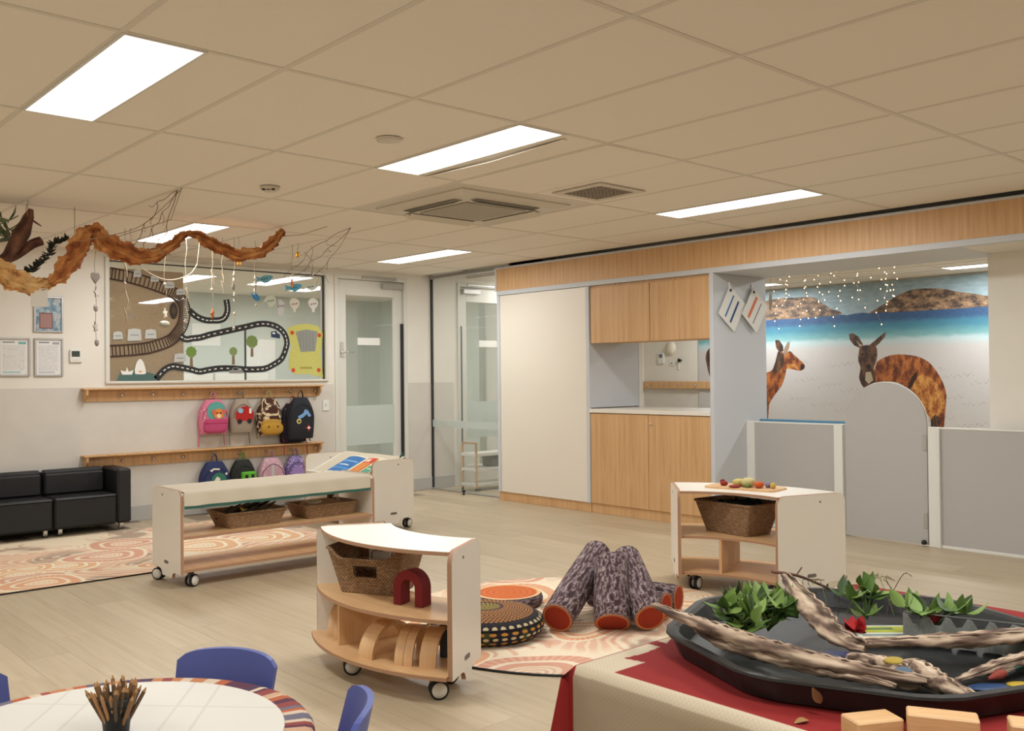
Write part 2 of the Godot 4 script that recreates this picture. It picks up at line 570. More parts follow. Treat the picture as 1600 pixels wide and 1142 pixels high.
# ---------------------------------------------------------------- the room
func build_shell() -> void:
	# ceiling: slab, tiles one by one, bars between them
	var ce := shell("ceiling")
	part(ce, "ceiling_slab", span(Vector3(-2.85, CE + 0.30, -8.97), Vector3(7.32, CE + 0.45, 3.15)), mt("concrete", Color(0.56, 0.55, 0.53), 0.9))
	var lamp_cells := {}
	for c in [[0, 0], [3, 0], [7, 0], [3, 3], [7, 3], [-4, 0], [0, -3], [3, -3], [7, -3], [-4, -3], [-4, 3]]:
		lamp_cells[Vector2i(c[0], c[1])] = true
	var whole := fin(box(g(), Vector3.ZERO, Vector3(0.596, 0.016, 1.196), 0.002))
	var half := fin(box(g(), Vector3.ZERO, Vector3(0.296, 0.016, 1.196), 0.002))
	var tm: Material = mats["tile"]
	for i in range(-7, 9):
		for j in range(-5, 5):
			var x := GX + 0.6 * i
			var z := GZ - 1.2 * j
			if x < -2.7 or x > 6.5 or z > 2.9:
				continue
			var z1 := maxf(z - 1.2, -8.83)
			if lamp_cells.has(Vector2i(i, j)):
				part(ce, "ceiling_tile", half, tm, T(x + 0.45, CE + 0.011, z - 0.6))
				continue
			if i == 4 and j == 1:
				continue   # the air conditioner fills two cells
			if i == 5 and j == 1:
				continue
			if i == 5 and j == 0:   # tile with the vent in it
				var vt := g()
				for b in [[4.150, 4.27, -4.417, -3.221], [4.59, 4.746, -4.417, -3.221], [4.27, 4.59, -3.94, -3.221], [4.27, 4.59, -4.417, -4.26]]:
					box(vt, Vector3((b[0] + b[1]) / 2, CE + 0.011, (b[2] + b[3]) / 2), Vector3(b[1] - b[0], 0.016, b[3] - b[2]))
				part(ce, "ceiling_tile", vt, tm)
				continue
			if i == 8:              # narrow strip along the fascia
				part(ce, "ceiling_tile", box(g(), Vector3.ZERO, Vector3(0.58, 0.016, 1.196), 0.002), tm, T(x + 0.29, CE + 0.011, z - 0.6))
				continue
			if z - 1.2 < -8.83:
				part(ce, "ceiling_tile", box(g(), Vector3.ZERO, Vector3(0.596, 0.016, z - z1 - 0.004), 0.002), tm, T(x + 0.3, CE + 0.011, (z + z1) / 2))
				continue
			var sag := 0.0
			if i == 4 and j == 0:
				sag = 0.006    # the tile that hangs open beside the lamp
			part(ce, "ceiling_tile", whole, tm, TR(Vector3(x + 0.3, CE + 0.011 - sag, z - 0.6), Vector3(0, 0, sag * 2.0)))
	part(ce, "border_tile", span(Vector3(-2.7, CE + 0.002, -8.83), Vector3(-2.452, CE + 0.02, 3.0)), tm)
	part(ce, "border_tile", span(Vector3(-2.452, CE + 0.002, 2.781), Vector3(6.5, CE + 0.02, 3.0)), tm)
	for i in range(-6, 9):
		var bxx := GX + 0.6 * i
		for seg in ([[-8.83, -5.631], [-4.407, 3.0]] if i == 5 else [[-8.83, 3.0]]):   # the air conditioner interrupts one bar
			part(ce, "grid_bar", span(Vector3(bxx - 0.012, CE + 0.0005, seg[0]), Vector3(bxx + 0.012, CE + 0.005, seg[1]), 0.001), mats["grid_bar"])
	for j in range(-5, 5):
		part(ce, "grid_bar", span(Vector3(-2.7, CE, GZ - 1.2 * j - 0.012), Vector3(6.5, CE + 0.0045, GZ - 1.2 * j + 0.012), 0.001), mats["grid_bar"])
	# floor: slab, planks where they show, sheet beyond
	var fl := shell("floor")
	part(fl, "floor_slab", span(Vector3(-2.75, -0.15, -12.6), Vector3(12.0, -0.003, 3.1)), mt("floor_base", Color(0.55, 0.48, 0.40), 0.6))
	var pm := fin(box(g(), Vector3.ZERO, Vector3(0.199, 0.003, 1.199)))
	for i in 33:
		for j in range(-1, 8):
			var zc := -0.9 - 1.2 * j + 0.3 * ((i * 7) % 4)
			var xc := 0.75 + 0.2 * i
			if zc - 0.6 < -9.4 or zc > 0.0:
				continue
			if xc > 6.45 and zc < -5.2:
				continue
			part(fl, "plank", pm, mats["plank%d" % ((i * 5 + j * 3 + i * j) % 4)], T(xc, -0.0015, zc))
	var sm: Material = mats["plank0"]
	for a in [[-2.7, 0.65, -9.0, 3.05], [0.65, 7.25, -1.0, 3.05], [7.25, 12.0, -12.5, 3.05], [0.65, 7.25, -12.5, -9.0], [6.35, 7.25, -9.0, -5.2]]:
		part(fl, "floor_sheet", span(Vector3(a[0], -0.0035, a[2]), Vector3(a[1], -0.0012, a[3])), sm)
	# back wall round the window and the door, with its greyer lower covering
	var wb := shell("wall_back")
	var P: Material = mats["paint"]
	var zb0 := ZB - 0.14
	part(wb, "wall_panel", span(Vector3(-2.75, 0, zb0), Vector3(2.975, CE + 0.31, ZB)), P)
	part(wb, "wall_panel", span(Vector3(2.975, 0, zb0), Vector3(5.275, 1.262, ZB)), P)
	part(wb, "wall_panel", span(Vector3(2.975, 2.415, zb0), Vector3(8.5, CE + 0.31, ZB)), P)
	part(wb, "wall_panel", span(Vector3(5.275, 0, zb0), Vector3(5.36, 2.415, ZB)), P)
	part(wb, "wall_panel", span(Vector3(6.31, 0, zb0), Vector3(7.04, 2.415, ZB)), P)
	for a in [[-2.7, 5.345, 1.232], [6.325, 6.98, 1.232]]:
		part(wb, "lower_covering", span(Vector3(a[0], 0.14, ZB), Vector3(a[1], a[2], ZB + 0.003)), mats["paint_low"], Transform3D.IDENTITY, "greyer washable covering on the lower wall")
	var sk := shell("baseboard_back")
	for a in [[-2.7, 5.34], [6.325, 6.98]]:
		part(sk, "skirting", span(Vector3(a[0], 0, ZB), Vector3(a[1], 0.14, ZB + 0.012), 0.003), mt("skirting", Color(0.70, 0.69, 0.67), 0.5))
	var wl := shell("wall_left")
	part(wl, "wall_panel", span(Vector3(-2.85, 0, -8.95), Vector3(-2.7, CE + 0.31, 3.15)), P)
	var wf := shell("wall_front")
	part(wf, "wall_panel", span(Vector3(-2.85, 0, 3.0), Vector3(12.0, CE + 0.31, 3.15)), P)
	# window in the back wall
	var w := shell("window_1")
	var fr := g()
	for a in [[Vector3(2.975, 1.262, 0), Vector3(3.012, 2.415, 0)], [Vector3(5.24, 1.262, 0), Vector3(5.275, 2.415, 0)], [Vector3(3.012, 1.262, 0), Vector3(5.24, 1.285, 0)], [Vector3(3.012, 2.385, 0), Vector3(5.24, 2.415, 0)]]:
		box(fr, (a[0] + a[1]) * 0.5 + Vector3(0, 0, ZB - 0.02), Vector3(a[1].x - a[0].x, a[1].y - a[0].y, 0.09), 0.004)
	part(w, "window_frame", fr, mats["door_white"])
	part(w, "gasket", box(box(g(), Vector3(5.237, 1.835, ZB - 0.02), Vector3(0.008, 1.10, 0.03)), Vector3(4.126, 2.381, ZB - 0.02), Vector3(2.22, 0.008, 0.03)), mats["dark"], Transform3D.IDENTITY, "thin dark rubber gasket")
	part(w, "pane", span(Vector3(3.012, 1.285, ZB - 0.032), Vector3(5.24, 2.385, ZB - 0.026)), mats["glass"])
	# glazed door beside it
	door("door_1", 5.36, 6.31, -0.012, 1)
	var ss := thing("light_switch", "small white light switch on the back wall beside the door frame", "switch", Vector3(5.245, 1.005, ZB + 0.003))
	part(ss, "plate", box(g(), Vector3(0, 0, 0.005), Vector3(0.075, 0.115, 0.01), 0.003), mats["white_paint"])
	part(ss, "rocker", box(g(), Vector3(0, 0.01, 0.013), Vector3(0.018, 0.03, 0.008), 0.002), mats["door_white"])
	# glass wall that runs from the back wall to the joinery
	var gw := shell("window_2")
	var gf := g()
	box(gf, Vector3(6.66, CE - 0.018, -8.17), Vector3(0.06, 0.036, 1.3), 0.003)
	box(gf, Vector3(6.66, 0.009, -8.17), Vector3(0.05, 0.018, 1.3), 0.003)
	part(gw, "window_frame", gf, mats["alu"])
	part(gw, "edge_channel", span(Vector3(6.645, 0.018, -8.826), Vector3(6.675, CE - 0.036, -8.808)), mats["seal"], Transform3D.IDENTITY, "dark vertical channel")
	part(gw, "edge_channel", span(Vector3(6.635, 0.018, -7.56), Vector3(6.685, CE - 0.036, -7.52)), mats["alu"])
	part(gw, "pane", span(Vector3(6.657, 0.018, -8.808), Vector3(6.663, CE - 0.036, -7.56)), mats["glass"])
	part(gw, "safety_band", span(Vector3(6.652, 0.72, -8.806), Vector3(6.656, 0.80, -7.56)), mats["frosted"], Transform3D.IDENTITY, "frosted strip across the glass")
	var ds := thing("door_stop", "small black round door stop on the floor by the glass wall", "door stop", Vector3(6.55, 0, -8.12))
	part(ds, "post", lathe(g(), [V(0, 0), V(0.018, 0), V(0.018, 0.006), V(0.009, 0.008), V(0.009, 0.03), V(0.022, 0.032), V(0.022, 0.05), V(0, 0.052)], 14), mats["black"])

func door(called: String, x0: float, x1: float, dz: float, hand: int) -> void:
	# frame, leaf with a tall pane, lever, closer and dark finger guard; hand 1 hinges on the high x side
	var d := shell(called)
	var zf := ZB + dz
	var W: Material = mats["door_white"]
	var fr := g()
	for x in [x0 + 0.022, x1 - 0.022]:
		box(fr, Vector3(x, 1.2075, ZB - 0.05), Vector3(0.044, 2.415, 0.13), 0.004)
	box(fr, Vector3((x0 + x1) / 2, 2.392, ZB - 0.05), Vector3(x1 - x0 - 0.088, 0.046, 0.13), 0.004)
	part(d, "door_frame", fr, W)
	var a := x0 + 0.05
	var b := x1 - 0.05
	var lf := g()
	var z := zf - 0.03
	box(lf, Vector3(a + 0.055, 1.187, z), Vector3(0.11, 2.354, 0.04), 0.003)
	box(lf, Vector3(b - 0.055, 1.187, z), Vector3(0.11, 2.354, 0.04), 0.003)
	box(lf, Vector3((a + b) / 2, 2.28, z), Vector3(b - a - 0.22, 0.17, 0.04), 0.003)
	box(lf, Vector3((a + b) / 2, 0.12, z), Vector3(b - a - 0.22, 0.22, 0.04), 0.003)
	part(d, "door_leaf", lf, W)
	part(d, "pane", span(Vector3(a + 0.11, 0.23, z - 0.004), Vector3(b - 0.11, 2.195, z + 0.004)), mats["glass"])
	part(d, "frosted_film", span(Vector3(a + 0.11, 0.56, z + 0.0045), Vector3(b - 0.11, 0.99, z + 0.0065)), mats["frosted"], Transform3D.IDENTITY, "frosted film across the pane")
	part(d, "name_strip", span(Vector3((a + b) / 2 - 0.16, 1.655, z + 0.0045), Vector3((a + b) / 2 + 0.13, 1.735, z + 0.0065)), mats["paper"], Transform3D.IDENTITY, "blank white strip on the pane")
	var hx := (b - 0.03) if hand > 0 else (a + 0.03)
	part(d, "finger_guard", span(Vector3(hx + 0.0 * hand, 0.03, zf - 0.008), Vector3(hx + 0.035 * hand, 1.90, zf + 0.012), 0.004), mats["seal"], Transform3D.IDENTITY, "dark finger guard strip")
	var lx := (a + 0.055) if hand > 0 else (b - 0.055)
	var pl := part(d, "lock_plate", span(Vector3(lx - 0.022, 1.52, zf - 0.012), Vector3(lx + 0.022, 1.68, zf - 0.003), 0.003), mats["chrome"])
	part(pl, "lever", tube(g(), [Vector3(lx, 1.57, zf), Vector3(lx, 1.57, zf + 0.045), Vector3(lx + 0.05 * hand, 1.572, zf + 0.05), Vector3(lx + 0.12 * hand, 1.572, zf + 0.048)], 0.008, 8), mats["chrome"])
	var cx := (b - 0.16) if hand > 0 else (a + 0.16)
	part(d, "closer_body", box(g(), Vector3(cx, 2.315, zf + 0.022), Vector3(0.26, 0.06, 0.06), 0.006), mats["alu"])
	part(d, "closer_arm", box(g(), Vector3(cx - 0.17 * hand, 2.395, zf + 0.02), Vector3(0.46, 0.03, 0.035), 0.004), mats["alu"])

# ---------------------------------------------------------------- joinery run on the right
func joinery() -> void:
	var oak: Material = mats["oak"]
	var grey: Material = mats["grey_board"]
	var tr := shell("trim_1")
	part(tr, "fascia_board", span(Vector3(XW, 2.19, -7.53), Vector3(XW + 0.03, 2.421, 3.0)), oak, Transform3D.IDENTITY, "timber fascia under the ceiling")
	part(tr, "lower_edge", span(Vector3(XW - 0.004, 2.145, -7.53), Vector3(XW + 0.05, 2.19, 3.0), 0.002), grey, Transform3D.IDENTITY, "grey edge strip")
	part(tr, "upper_edge", span(Vector3(XW - 0.002, 2.421, -7.53), Vector3(XW + 0.03, 2.440, 3.0)), grey)
	part(tr, "end_edge", span(Vector3(XW - 0.003, 2.19, -7.555), Vector3(XW + 0.12, 2.440, -7.53)), grey)
	part(tr, "soffit", span(Vector3(XW + 0.05, 2.145, -4.77), Vector3(7.32, 2.16, -2.75)), grey)
	part(tr, "soffit", span(Vector3(XW + 0.05, 2.145, -2.75), Vector3(7.32, 2.16, 3.0)), mats["paint"])
	part(tr, "bulkhead_back", span(Vector3(7.29, 2.16, -7.53), Vector3(7.32, CE + 0.31, 3.0)), mats["paint"])
	part(tr, "bulkhead_end", span(Vector3(XW + 0.16, 2.432, -7.53), Vector3(7.29, CE + 0.31, -7.50)), mats["paint"])
	var tc := thing("tall_cabinet", "tall plain cream cabinet with flush door next to the glass wall", "cabinet", Vector3(XW, 0, -6.86))
	part(tc, "body", span(Vector3(0.022, 0.09, -0.635), Vector3(0.70, 2.145, 0.62)), mats["laminate"])
	part(tc, "door", span(Vector3(0, 0.092, -0.62), Vector3(0.02, 2.14, 0.62), 0.002), mt("cream_door", Color(0.90, 0.86, 0.80), 0.4))
	part(tc, "edge_strip", span(Vector3(-0.002, 0.09, -0.665), Vector3(0.021, 2.143, -0.623)), grey)
	part(tc, "edge_strip", span(Vector3(-0.002, 0.09, 0.623), Vector3(0.021, 2.143, 0.66)), grey)
	part(tc, "kickboard", span(Vector3(0.012, 0, -0.665), Vector3(0.05, 0.09, 0.655)), oak)
	part(tc, "side_cheek", span(Vector3(0.021, 0.99, 0.621), Vector3(0.712, 2.145, 0.66)), grey, Transform3D.IDENTITY, "grey side panel of the niche")
	var bc := thing("base_cabinet", "oak base cabinet with two doors below the serving bench", "cabinet", Vector3(XW, 0, -5.49))
	part(bc, "body", span(Vector3(0.022, 0.09, -0.66), Vector3(0.74, 0.944, 0.67)), oak)
	for s in [-1, 1]:
		var dr := part(bc, "door", span(Vector3(0.0, 0.093, 0.002 * s if s > 0 else -0.702), Vector3(0.02, 0.94, 0.676 if s > 0 else -0.002), 0.0015), oak)
		if s > 0:
			part(dr, "lock", lathe(g(), [V(0, 0), V(0.012, 0), V(0.010, 0.008), V(0, 0.009)], 12, TR(Vector3(0, 0.855, 0.035), Vector3(0, 0, PI / 2))), mats["chrome"])
	part(bc, "kickboard", span(Vector3(0.012, 0, -0.705), Vector3(0.05, 0.09, 0.675)), oak)
	var wt := thing("serving_bench", "thin white serving benchtop through the opening above oak doors", "benchtop", Vector3(XW, 0.945, -5.49))
	part(wt, "benchtop", span(Vector3(-0.01, 0, -0.71), Vector3(0.77, 0.036, 0.68), 0.003), mats["laminate"])
	var wc := thing("wall_cabinet", "oak wall cabinet with two doors above the serving opening", "cabinet", Vector3(XW, 1.60, -5.49))
	part(wc, "body", span(Vector3(0.025, 0.005, -0.705), Vector3(0.45, 0.545, 0.675)), oak)
	part(wc, "door", span(Vector3(0.003, 0, -0.69), Vector3(0.022, 0.52, 0.024), 0.0015), oak)
	part(wc, "door", span(Vector3(0.003, 0, 0.034), Vector3(0.022, 0.52, 0.68), 0.0015), oak)
	var wr := shell("wall_return")
	part(wr, "end_panel", span(Vector3(XW - 0.004, 0, -4.81), Vector3(7.32, 2.145, -4.77), 0.002), grey, Transform3D.IDENTITY, "grey end panel of the joinery")
	var ws := shell("wall_right")
	var ws2 := shell("wall_behind_cabinet")
	part(ws, "wall_panel", span(Vector3(7.12, 0, -2.79), Vector3(7.32, 2.16, 3.0)), mats["paint"])
	part(ws2, "wall_panel", span(Vector3(7.26, 0, -7.495), Vector3(7.32, 2.16, -6.2)), mats["paint"])
	# two clipboards on stick-on hooks
	for k in 2:
		var px := [6.77, 7.10][k] as float
		var h := thing("adhesive_hook", ["small white adhesive hook holding the blue striped board", "small white adhesive hook holding the orange striped board"][k], "hook", Vector3(px, 2.05, -4.77), 0, "adhesive hooks on the end panel")
		part(h, "hook_plate", box(g(), Vector3(0, 0.0, 0.004), Vector3(0.018, 0.06, 0.008), 0.002), mats["white_paint"])
		part(h, "hook_tip", tube(g(), [Vector3(0, -0.02, 0.006), Vector3(0, -0.03, 0.02), Vector3(0, -0.018, 0.03)], 0.004, 6), mats["white_paint"])
		var cb := thing("hanging_board", ["white board with two blue stripes hanging by one corner", "white board with a dark line and orange strip hanging by one corner"][k], "board", Vector3(px, 2.03, -4.757 + 0.012 * k), 0, "boards hung on the end panel")
		var xf := TR(Vector3(0, 0, 0), Vector3(0, 0, -0.60 - 0.04 * k))
		var brd := []
		for q in rounded(0.27, 0.30, 0.012, 3):
			brd.append(q - V(0.02, 0.285))
		part(cb, "card", prism(g(), brd, 0.004, xf), mats["paper"])
		part(cb, "grommet", lathe(g(), [V(0.012, 0), V(0.012, 0.006), V(0, 0.006)], 12, xf * TR(Vector3(0.008, -0.02, 0.004), Vector3(PI / 2, 0, 0))), mats["black"])
		var cols := [[Color(0.12, 0.25, 0.45), Color(0.13, 0.42, 0.62)], [Color(0.25, 0.25, 0.28), Color(0.85, 0.42, 0.25)]][k] as Array
		for q in 2:
			part(cb, "stripe", box(g(), Vector3(0.07 + 0.085 * (1 - q), -0.14 + 0.0 * q, 0.005), Vector3([0.022, 0.016][q] if k == 0 else [0.007, 0.03][q], 0.22, 0.002), 0.0, xf), mt("board_stripe%d%d" % [k, q], cols[q], 0.7))

func annex() -> void:
	# the room behind the low gate: mural wall, ceiling, side wall
	var MX := 11.5
	var c2 := shell("ceiling_001")
	part(c2, "ceiling_slab", span(Vector3(7.32, CE + 0.05, -10.0), Vector3(12.0, CE + 0.2, 3.1)), mats["concrete"])
	var whole := fin(box(g(), Vector3.ZERO, Vector3(0.596, 0.016, 1.196), 0.002))
	for i in 7:
		for j in 8:
			var x := 7.32 + 0.6 * i + 0.3
			var z := -0.5 - 1.2 * j
			part(c2, "ceiling_tile", whole, mats["tile"], T(x, CE + 0.011, z))
	for i in 8:
		part(c2, "grid_bar", span(Vector3(7.32 + 0.6 * i - 0.012, CE, -9.85), Vector3(7.32 + 0.6 * i + 0.012, CE + 0.005, 0.1)), mats["grid_bar"])
	for j in 9:
		part(c2, "grid_bar", span(Vector3(7.32, CE + 0.0005, 0.1 - 1.2 * j - 0.012), Vector3(11.5, CE + 0.005, 0.1 - 1.2 * j + 0.012)), mats["grid_bar"])
	part(c2, "border_tile", span(Vector3(7.32, CE + 0.002, 0.1), Vector3(11.5, CE + 0.02, 3.0)), mats["tile"])
	var wm := shell("wall_annex")
	part(wm, "wall_panel", span(Vector3(MX, 0, -10.0), Vector3(MX + 0.15, CE + 0.1, 3.1)), mats["paint"])
	var wm2 := shell("wall_annex_side")
	part(wm2, "wall_panel", span(Vector3(8.5, 0, -9.95), Vector3(MX, CE + 0.1, -9.72)), mats["paint"])
	var wm3 := shell("wall_passage_end")
	part(wm3, "wall_panel", span(Vector3(8.4, 0, -9.95), Vector3(8.5, CE + 0.1, -7.5)), mats["paint"])
	var wm4 := shell("wall_passage_side")
	part(wm4, "wall_panel", span(Vector3(6.72, 0, -7.545), Vector3(8.5, CE + 0.1, -7.50)), mats["paint"])
	var ar := thing("wall_rail", "timber wall rail in the annex seen through the serving opening", "rail", Vector3(MX - 0.022, 1.08, -9.70))
	part(ar, "rail_board", span(Vector3(-0.02, 0, 0), Vector3(0, 0.11, 2.1), 0.004), mats["oak"])
	for k in 7:
		part(ar, "knob", lathe(g(), [V(0, 0), V(0.007, 0), V(0.006, 0.02), V(0.014, 0.026), V(0.015, 0.034), V(0, 0.038)], 10, TR(Vector3(-0.02, 0.055, 0.12 + 0.30 * k), Vector3(0, 0, PI / 2))), mats["chrome"])
	part(wm, "lower_covering", span(Vector3(MX - 0.004, 0, -9.72), Vector3(MX, 1.08, -8.66)), mats["paint_low"])
	var mu := thing("beach_mural", "large printed beach mural with kangaroos on white sand and turquoise sea", "mural", Vector3(MX - 0.016, 0.20, -8.65))
	var f := g()
	# faces the room: u runs with z, v down
	quad(f, Vector3(0, 0, 0), Vector3(0, 0, 4.85), Vector3(0, 2.25, 4.85), Vector3(0, 2.25, 0))
	var ed := span(Vector3(0.0005, 0, 0), Vector3(0.005, 2.25, 4.85))
	part(mu, "backing", ed, mats["paper"])
	part(mu, "print", f, uv_mat("mural", mural_image(), 0.6))
	# small fixings seen through the opening
	var tp := thing("intercom", "small white intercom with grey screen on the annex wall", "intercom", Vector3(MX, 1.55, -9.36), -PI / 2)
	part(tp, "case", box(g(), Vector3(0, 0, 0.012), Vector3(0.12, 0.17, 0.024), 0.006), mats["white_paint"])
	part(tp, "screen", box(g(), Vector3(0.0, 0.035, 0.026), Vector3(0.06, 0.055, 0.004)), mt("grey_screen", Color(0.38, 0.42, 0.45), 0.3))
	var bl := thing("wall_lamp", "round cream wall lamp above a switch in the annex", "lamp", Vector3(MX, 1.70, -9.17), -PI / 2)
	part(bl, "dome", blob(g(), Vector3(0, 0, 0.0), Vector3(0.085, 0.11, 0.06)), mt("dome", Color(0.88, 0.84, 0.76), 0.4))
	part(bl, "rim", lathe(g(), [V(0.07, 0), V(0.09, 0), V(0.09, 0.012), V(0.07, 0.012)], 24, TR(Vector3.ZERO, Vector3(PI / 2, 0, 0))), mats["white_paint"])
	var sw := thing("wall_socket", "white wall socket below the round lamp in the annex", "socket", Vector3(MX, 1.46, -9.16), -PI / 2)
	part(sw, "plate", box(g(), Vector3(0, 0, 0.005), Vector3(0.09, 0.06, 0.01), 0.003), mats["white_paint"])
	part(sw, "slot", box(g(), Vector3(0, 0.008, 0.011), Vector3(0.03, 0.012, 0.003)), mats["dark"])
	var hk := thing("coat_hook", "white wall hook with a black tip beside the socket in the annex", "hook", Vector3(MX, 1.48, -9.03), -PI / 2)
	part(hk, "hook_plate", box(g(), Vector3(0, -0.03, 0.006), Vector3(0.03, 0.16, 0.012), 0.004), mats["door_white"])
	part(hk, "tip", lathe(g(), [V(0, 0), V(0.03, 0.0), V(0.0, 0.07)], 10, TR(Vector3(0.015, 0.03, 0.02), Vector3(0, 0, -PI / 2))), mats["black"])
	# fence panels and the round-topped gate
	var felt: Material = mats["grey_felt"]
	var wh: Material = mats["white_paint"]
	for k in 2:
		var a := [-4.77, -3.19][k] as float
		var b := [-3.875, -1.3][k] as float
		var p := thing("fence_panel", ["low grey felt fence panel between the end panel and the gate", "low grey felt fence panel on the hinge side of the gate"][k], "fence panel", Vector3(7.03, 0, a), 0, "low grey fence panels")
		part(p, "panel", span(Vector3(-0.012, 0.02, 0.03), Vector3(0.012, 0.875, b - a - 0.03)), felt)
		part(p, "post", span(Vector3(-0.03, 0, 0), Vector3(0.03, 0.889, 0.075 if k == 0 else 0.07), 0.003), wh)
		if k == 0:
			part(p, "post", span(Vector3(-0.03, 0, b - a - 0.075), Vector3(0.03, 0.889, b - a), 0.003), wh)
		else:
			part(p, "jamb", span(Vector3(-0.038, 0, 0.07), Vector3(0.012, 0.886, 0.088), 0.002), wh)
			part(p, "post", span(Vector3(-0.03, 0, b - a - 0.07), Vector3(0.03, 0.889, b - a), 0.003), wh)
		part(p, "top_rail", span(Vector3(-0.016, 0.875, 0.03), Vector3(0.016, 0.889, b - a - 0.03), 0.002), wh)
		part(p, "bottom_rail", span(Vector3(-0.02, 0, 0.03), Vector3(0.02, 0.022, b - a - 0.03), 0.002), wh)
	var gt := thing("gate", "tall grey gate with a round top between the fence panels", "gate", Vector3(7.03, 0.012, -3.86))
	var W := 0.655
	var out := [V(0, 0), V(W, 0)]
	for i in 25:
		out.append(V(W / 2 + cos(PI * i / 24.0) * W / 2, 0.885 + sin(PI * i / 24.0) * 0.325))
	part(gt, "leaf", prism(g(), out, 0.02, TR(Vector3(0.01, 0, 0), Vector3(0, -PI / 2, 0)), true), felt)
	var rim := []
	for i in range(1, out.size()):
		rim.append(Vector3(0, out[i].y, out[i].x))
	rim.append(Vector3(0, 0, 0))
	part(gt, "edge_band", tube(g(), rim, 0.006, 6, T(0.012, 0, 0)), wh, Transform3D.IDENTITY, "thin white edging")
	for y in [0.12, 0.70]:
		part(gt, "hinge", span(Vector3(-0.016, y, W - 0.03), Vector3(-0.008, y + 0.12, W), 0.002), mats["alu"])
	part(gt, "floor_bolt", lathe(g(), [V(0, 0), V(0.016, 0.004), V(0.02, 0.018), V(0.014, 0.034), V(0, 0.038)], 12, T(-0.035, 0.0, W - 0.02)), mats["black"])
	# blue mat leaning behind the left fence panel
	var mat_ := thing("floor_mat", "thin blue mat edge standing behind the low fence panel", "mat", Vector3(7.12, 0, -4.72))
	part(mat_, "cover", span(Vector3(0, 0, 0), Vector3(0.03, 0.905, 0.86), 0.006), cloth("blue_mat", Color(0.36, 0.60, 0.74), 0.7))
	# paper cloud and fairy lights under the bulkhead
	var cl := thing("paper_cloud", "small white paper cloud hanging at the fairy lights beside the end panel", "paper cloud", Vector3(7.75, 1.98, -5.0), 0.7)
	var cp := []
	for i in 40:
		var a2 := TAU * i / 40
		cp.append(V(cos(a2) * (0.11 + 0.018 * sin(a2 * 6)), sin(a2) * (0.085 + 0.016 * cos(a2 * 7))))
	part(cl, "cut_out", prism(g(), cp, 0.004), mats["paper"])
	part(cl, "thread", tube(g(), [Vector3(0, 0.08, 0.002), Vector3(0, CE - 1.98, 0.002)], 0.0015, 5), mats["cord"])
	var fl := thing("fairy_lights", "string of tiny warm fairy lights draped in front of the mural", "fairy lights", Vector3(8.2, 0, 0))
	var bulb := mt("fairy_bulb", Color(1, 0.9, 0.75), 0.4)
	bulb.emission_enabled = true
	bulb.emission = Color(1.0, 0.82, 0.62)
	bulb.emission_energy_multiplier = 4.5
	var r := RandomNumberGenerator.new()
	r.seed = 11
	var bm := fin(blob(g(), Vector3.ZERO, Vector3(0.0048, 0.006, 0.0048), 1.0, Transform3D.IDENTITY, 8, 6))
	var wire := g()
	for s in 15:
		var z0 := -5.20 + s * 0.085
		var top := Vector3(r.randf_range(-0.15, 0.15), CE - 0.01, z0)
		var pts := [top]
		var drop := r.randf_range(0.25, 0.66)
		var nb := r.randi_range(5, 9)
		for k in nb:
			pts.append(top + Vector3(r.randf_range(-0.05, 0.05), -0.06 - drop * (k + 1) / nb, r.randf_range(-0.05, 0.05)))
			part(fl, "bulb", bm, bulb, T(pts[-1].x, pts[-1].y - 0.006, pts[-1].z))
		tube(wire, pts, 0.0012, 4)
	part(fl, "wire", wire, mats["cord"])

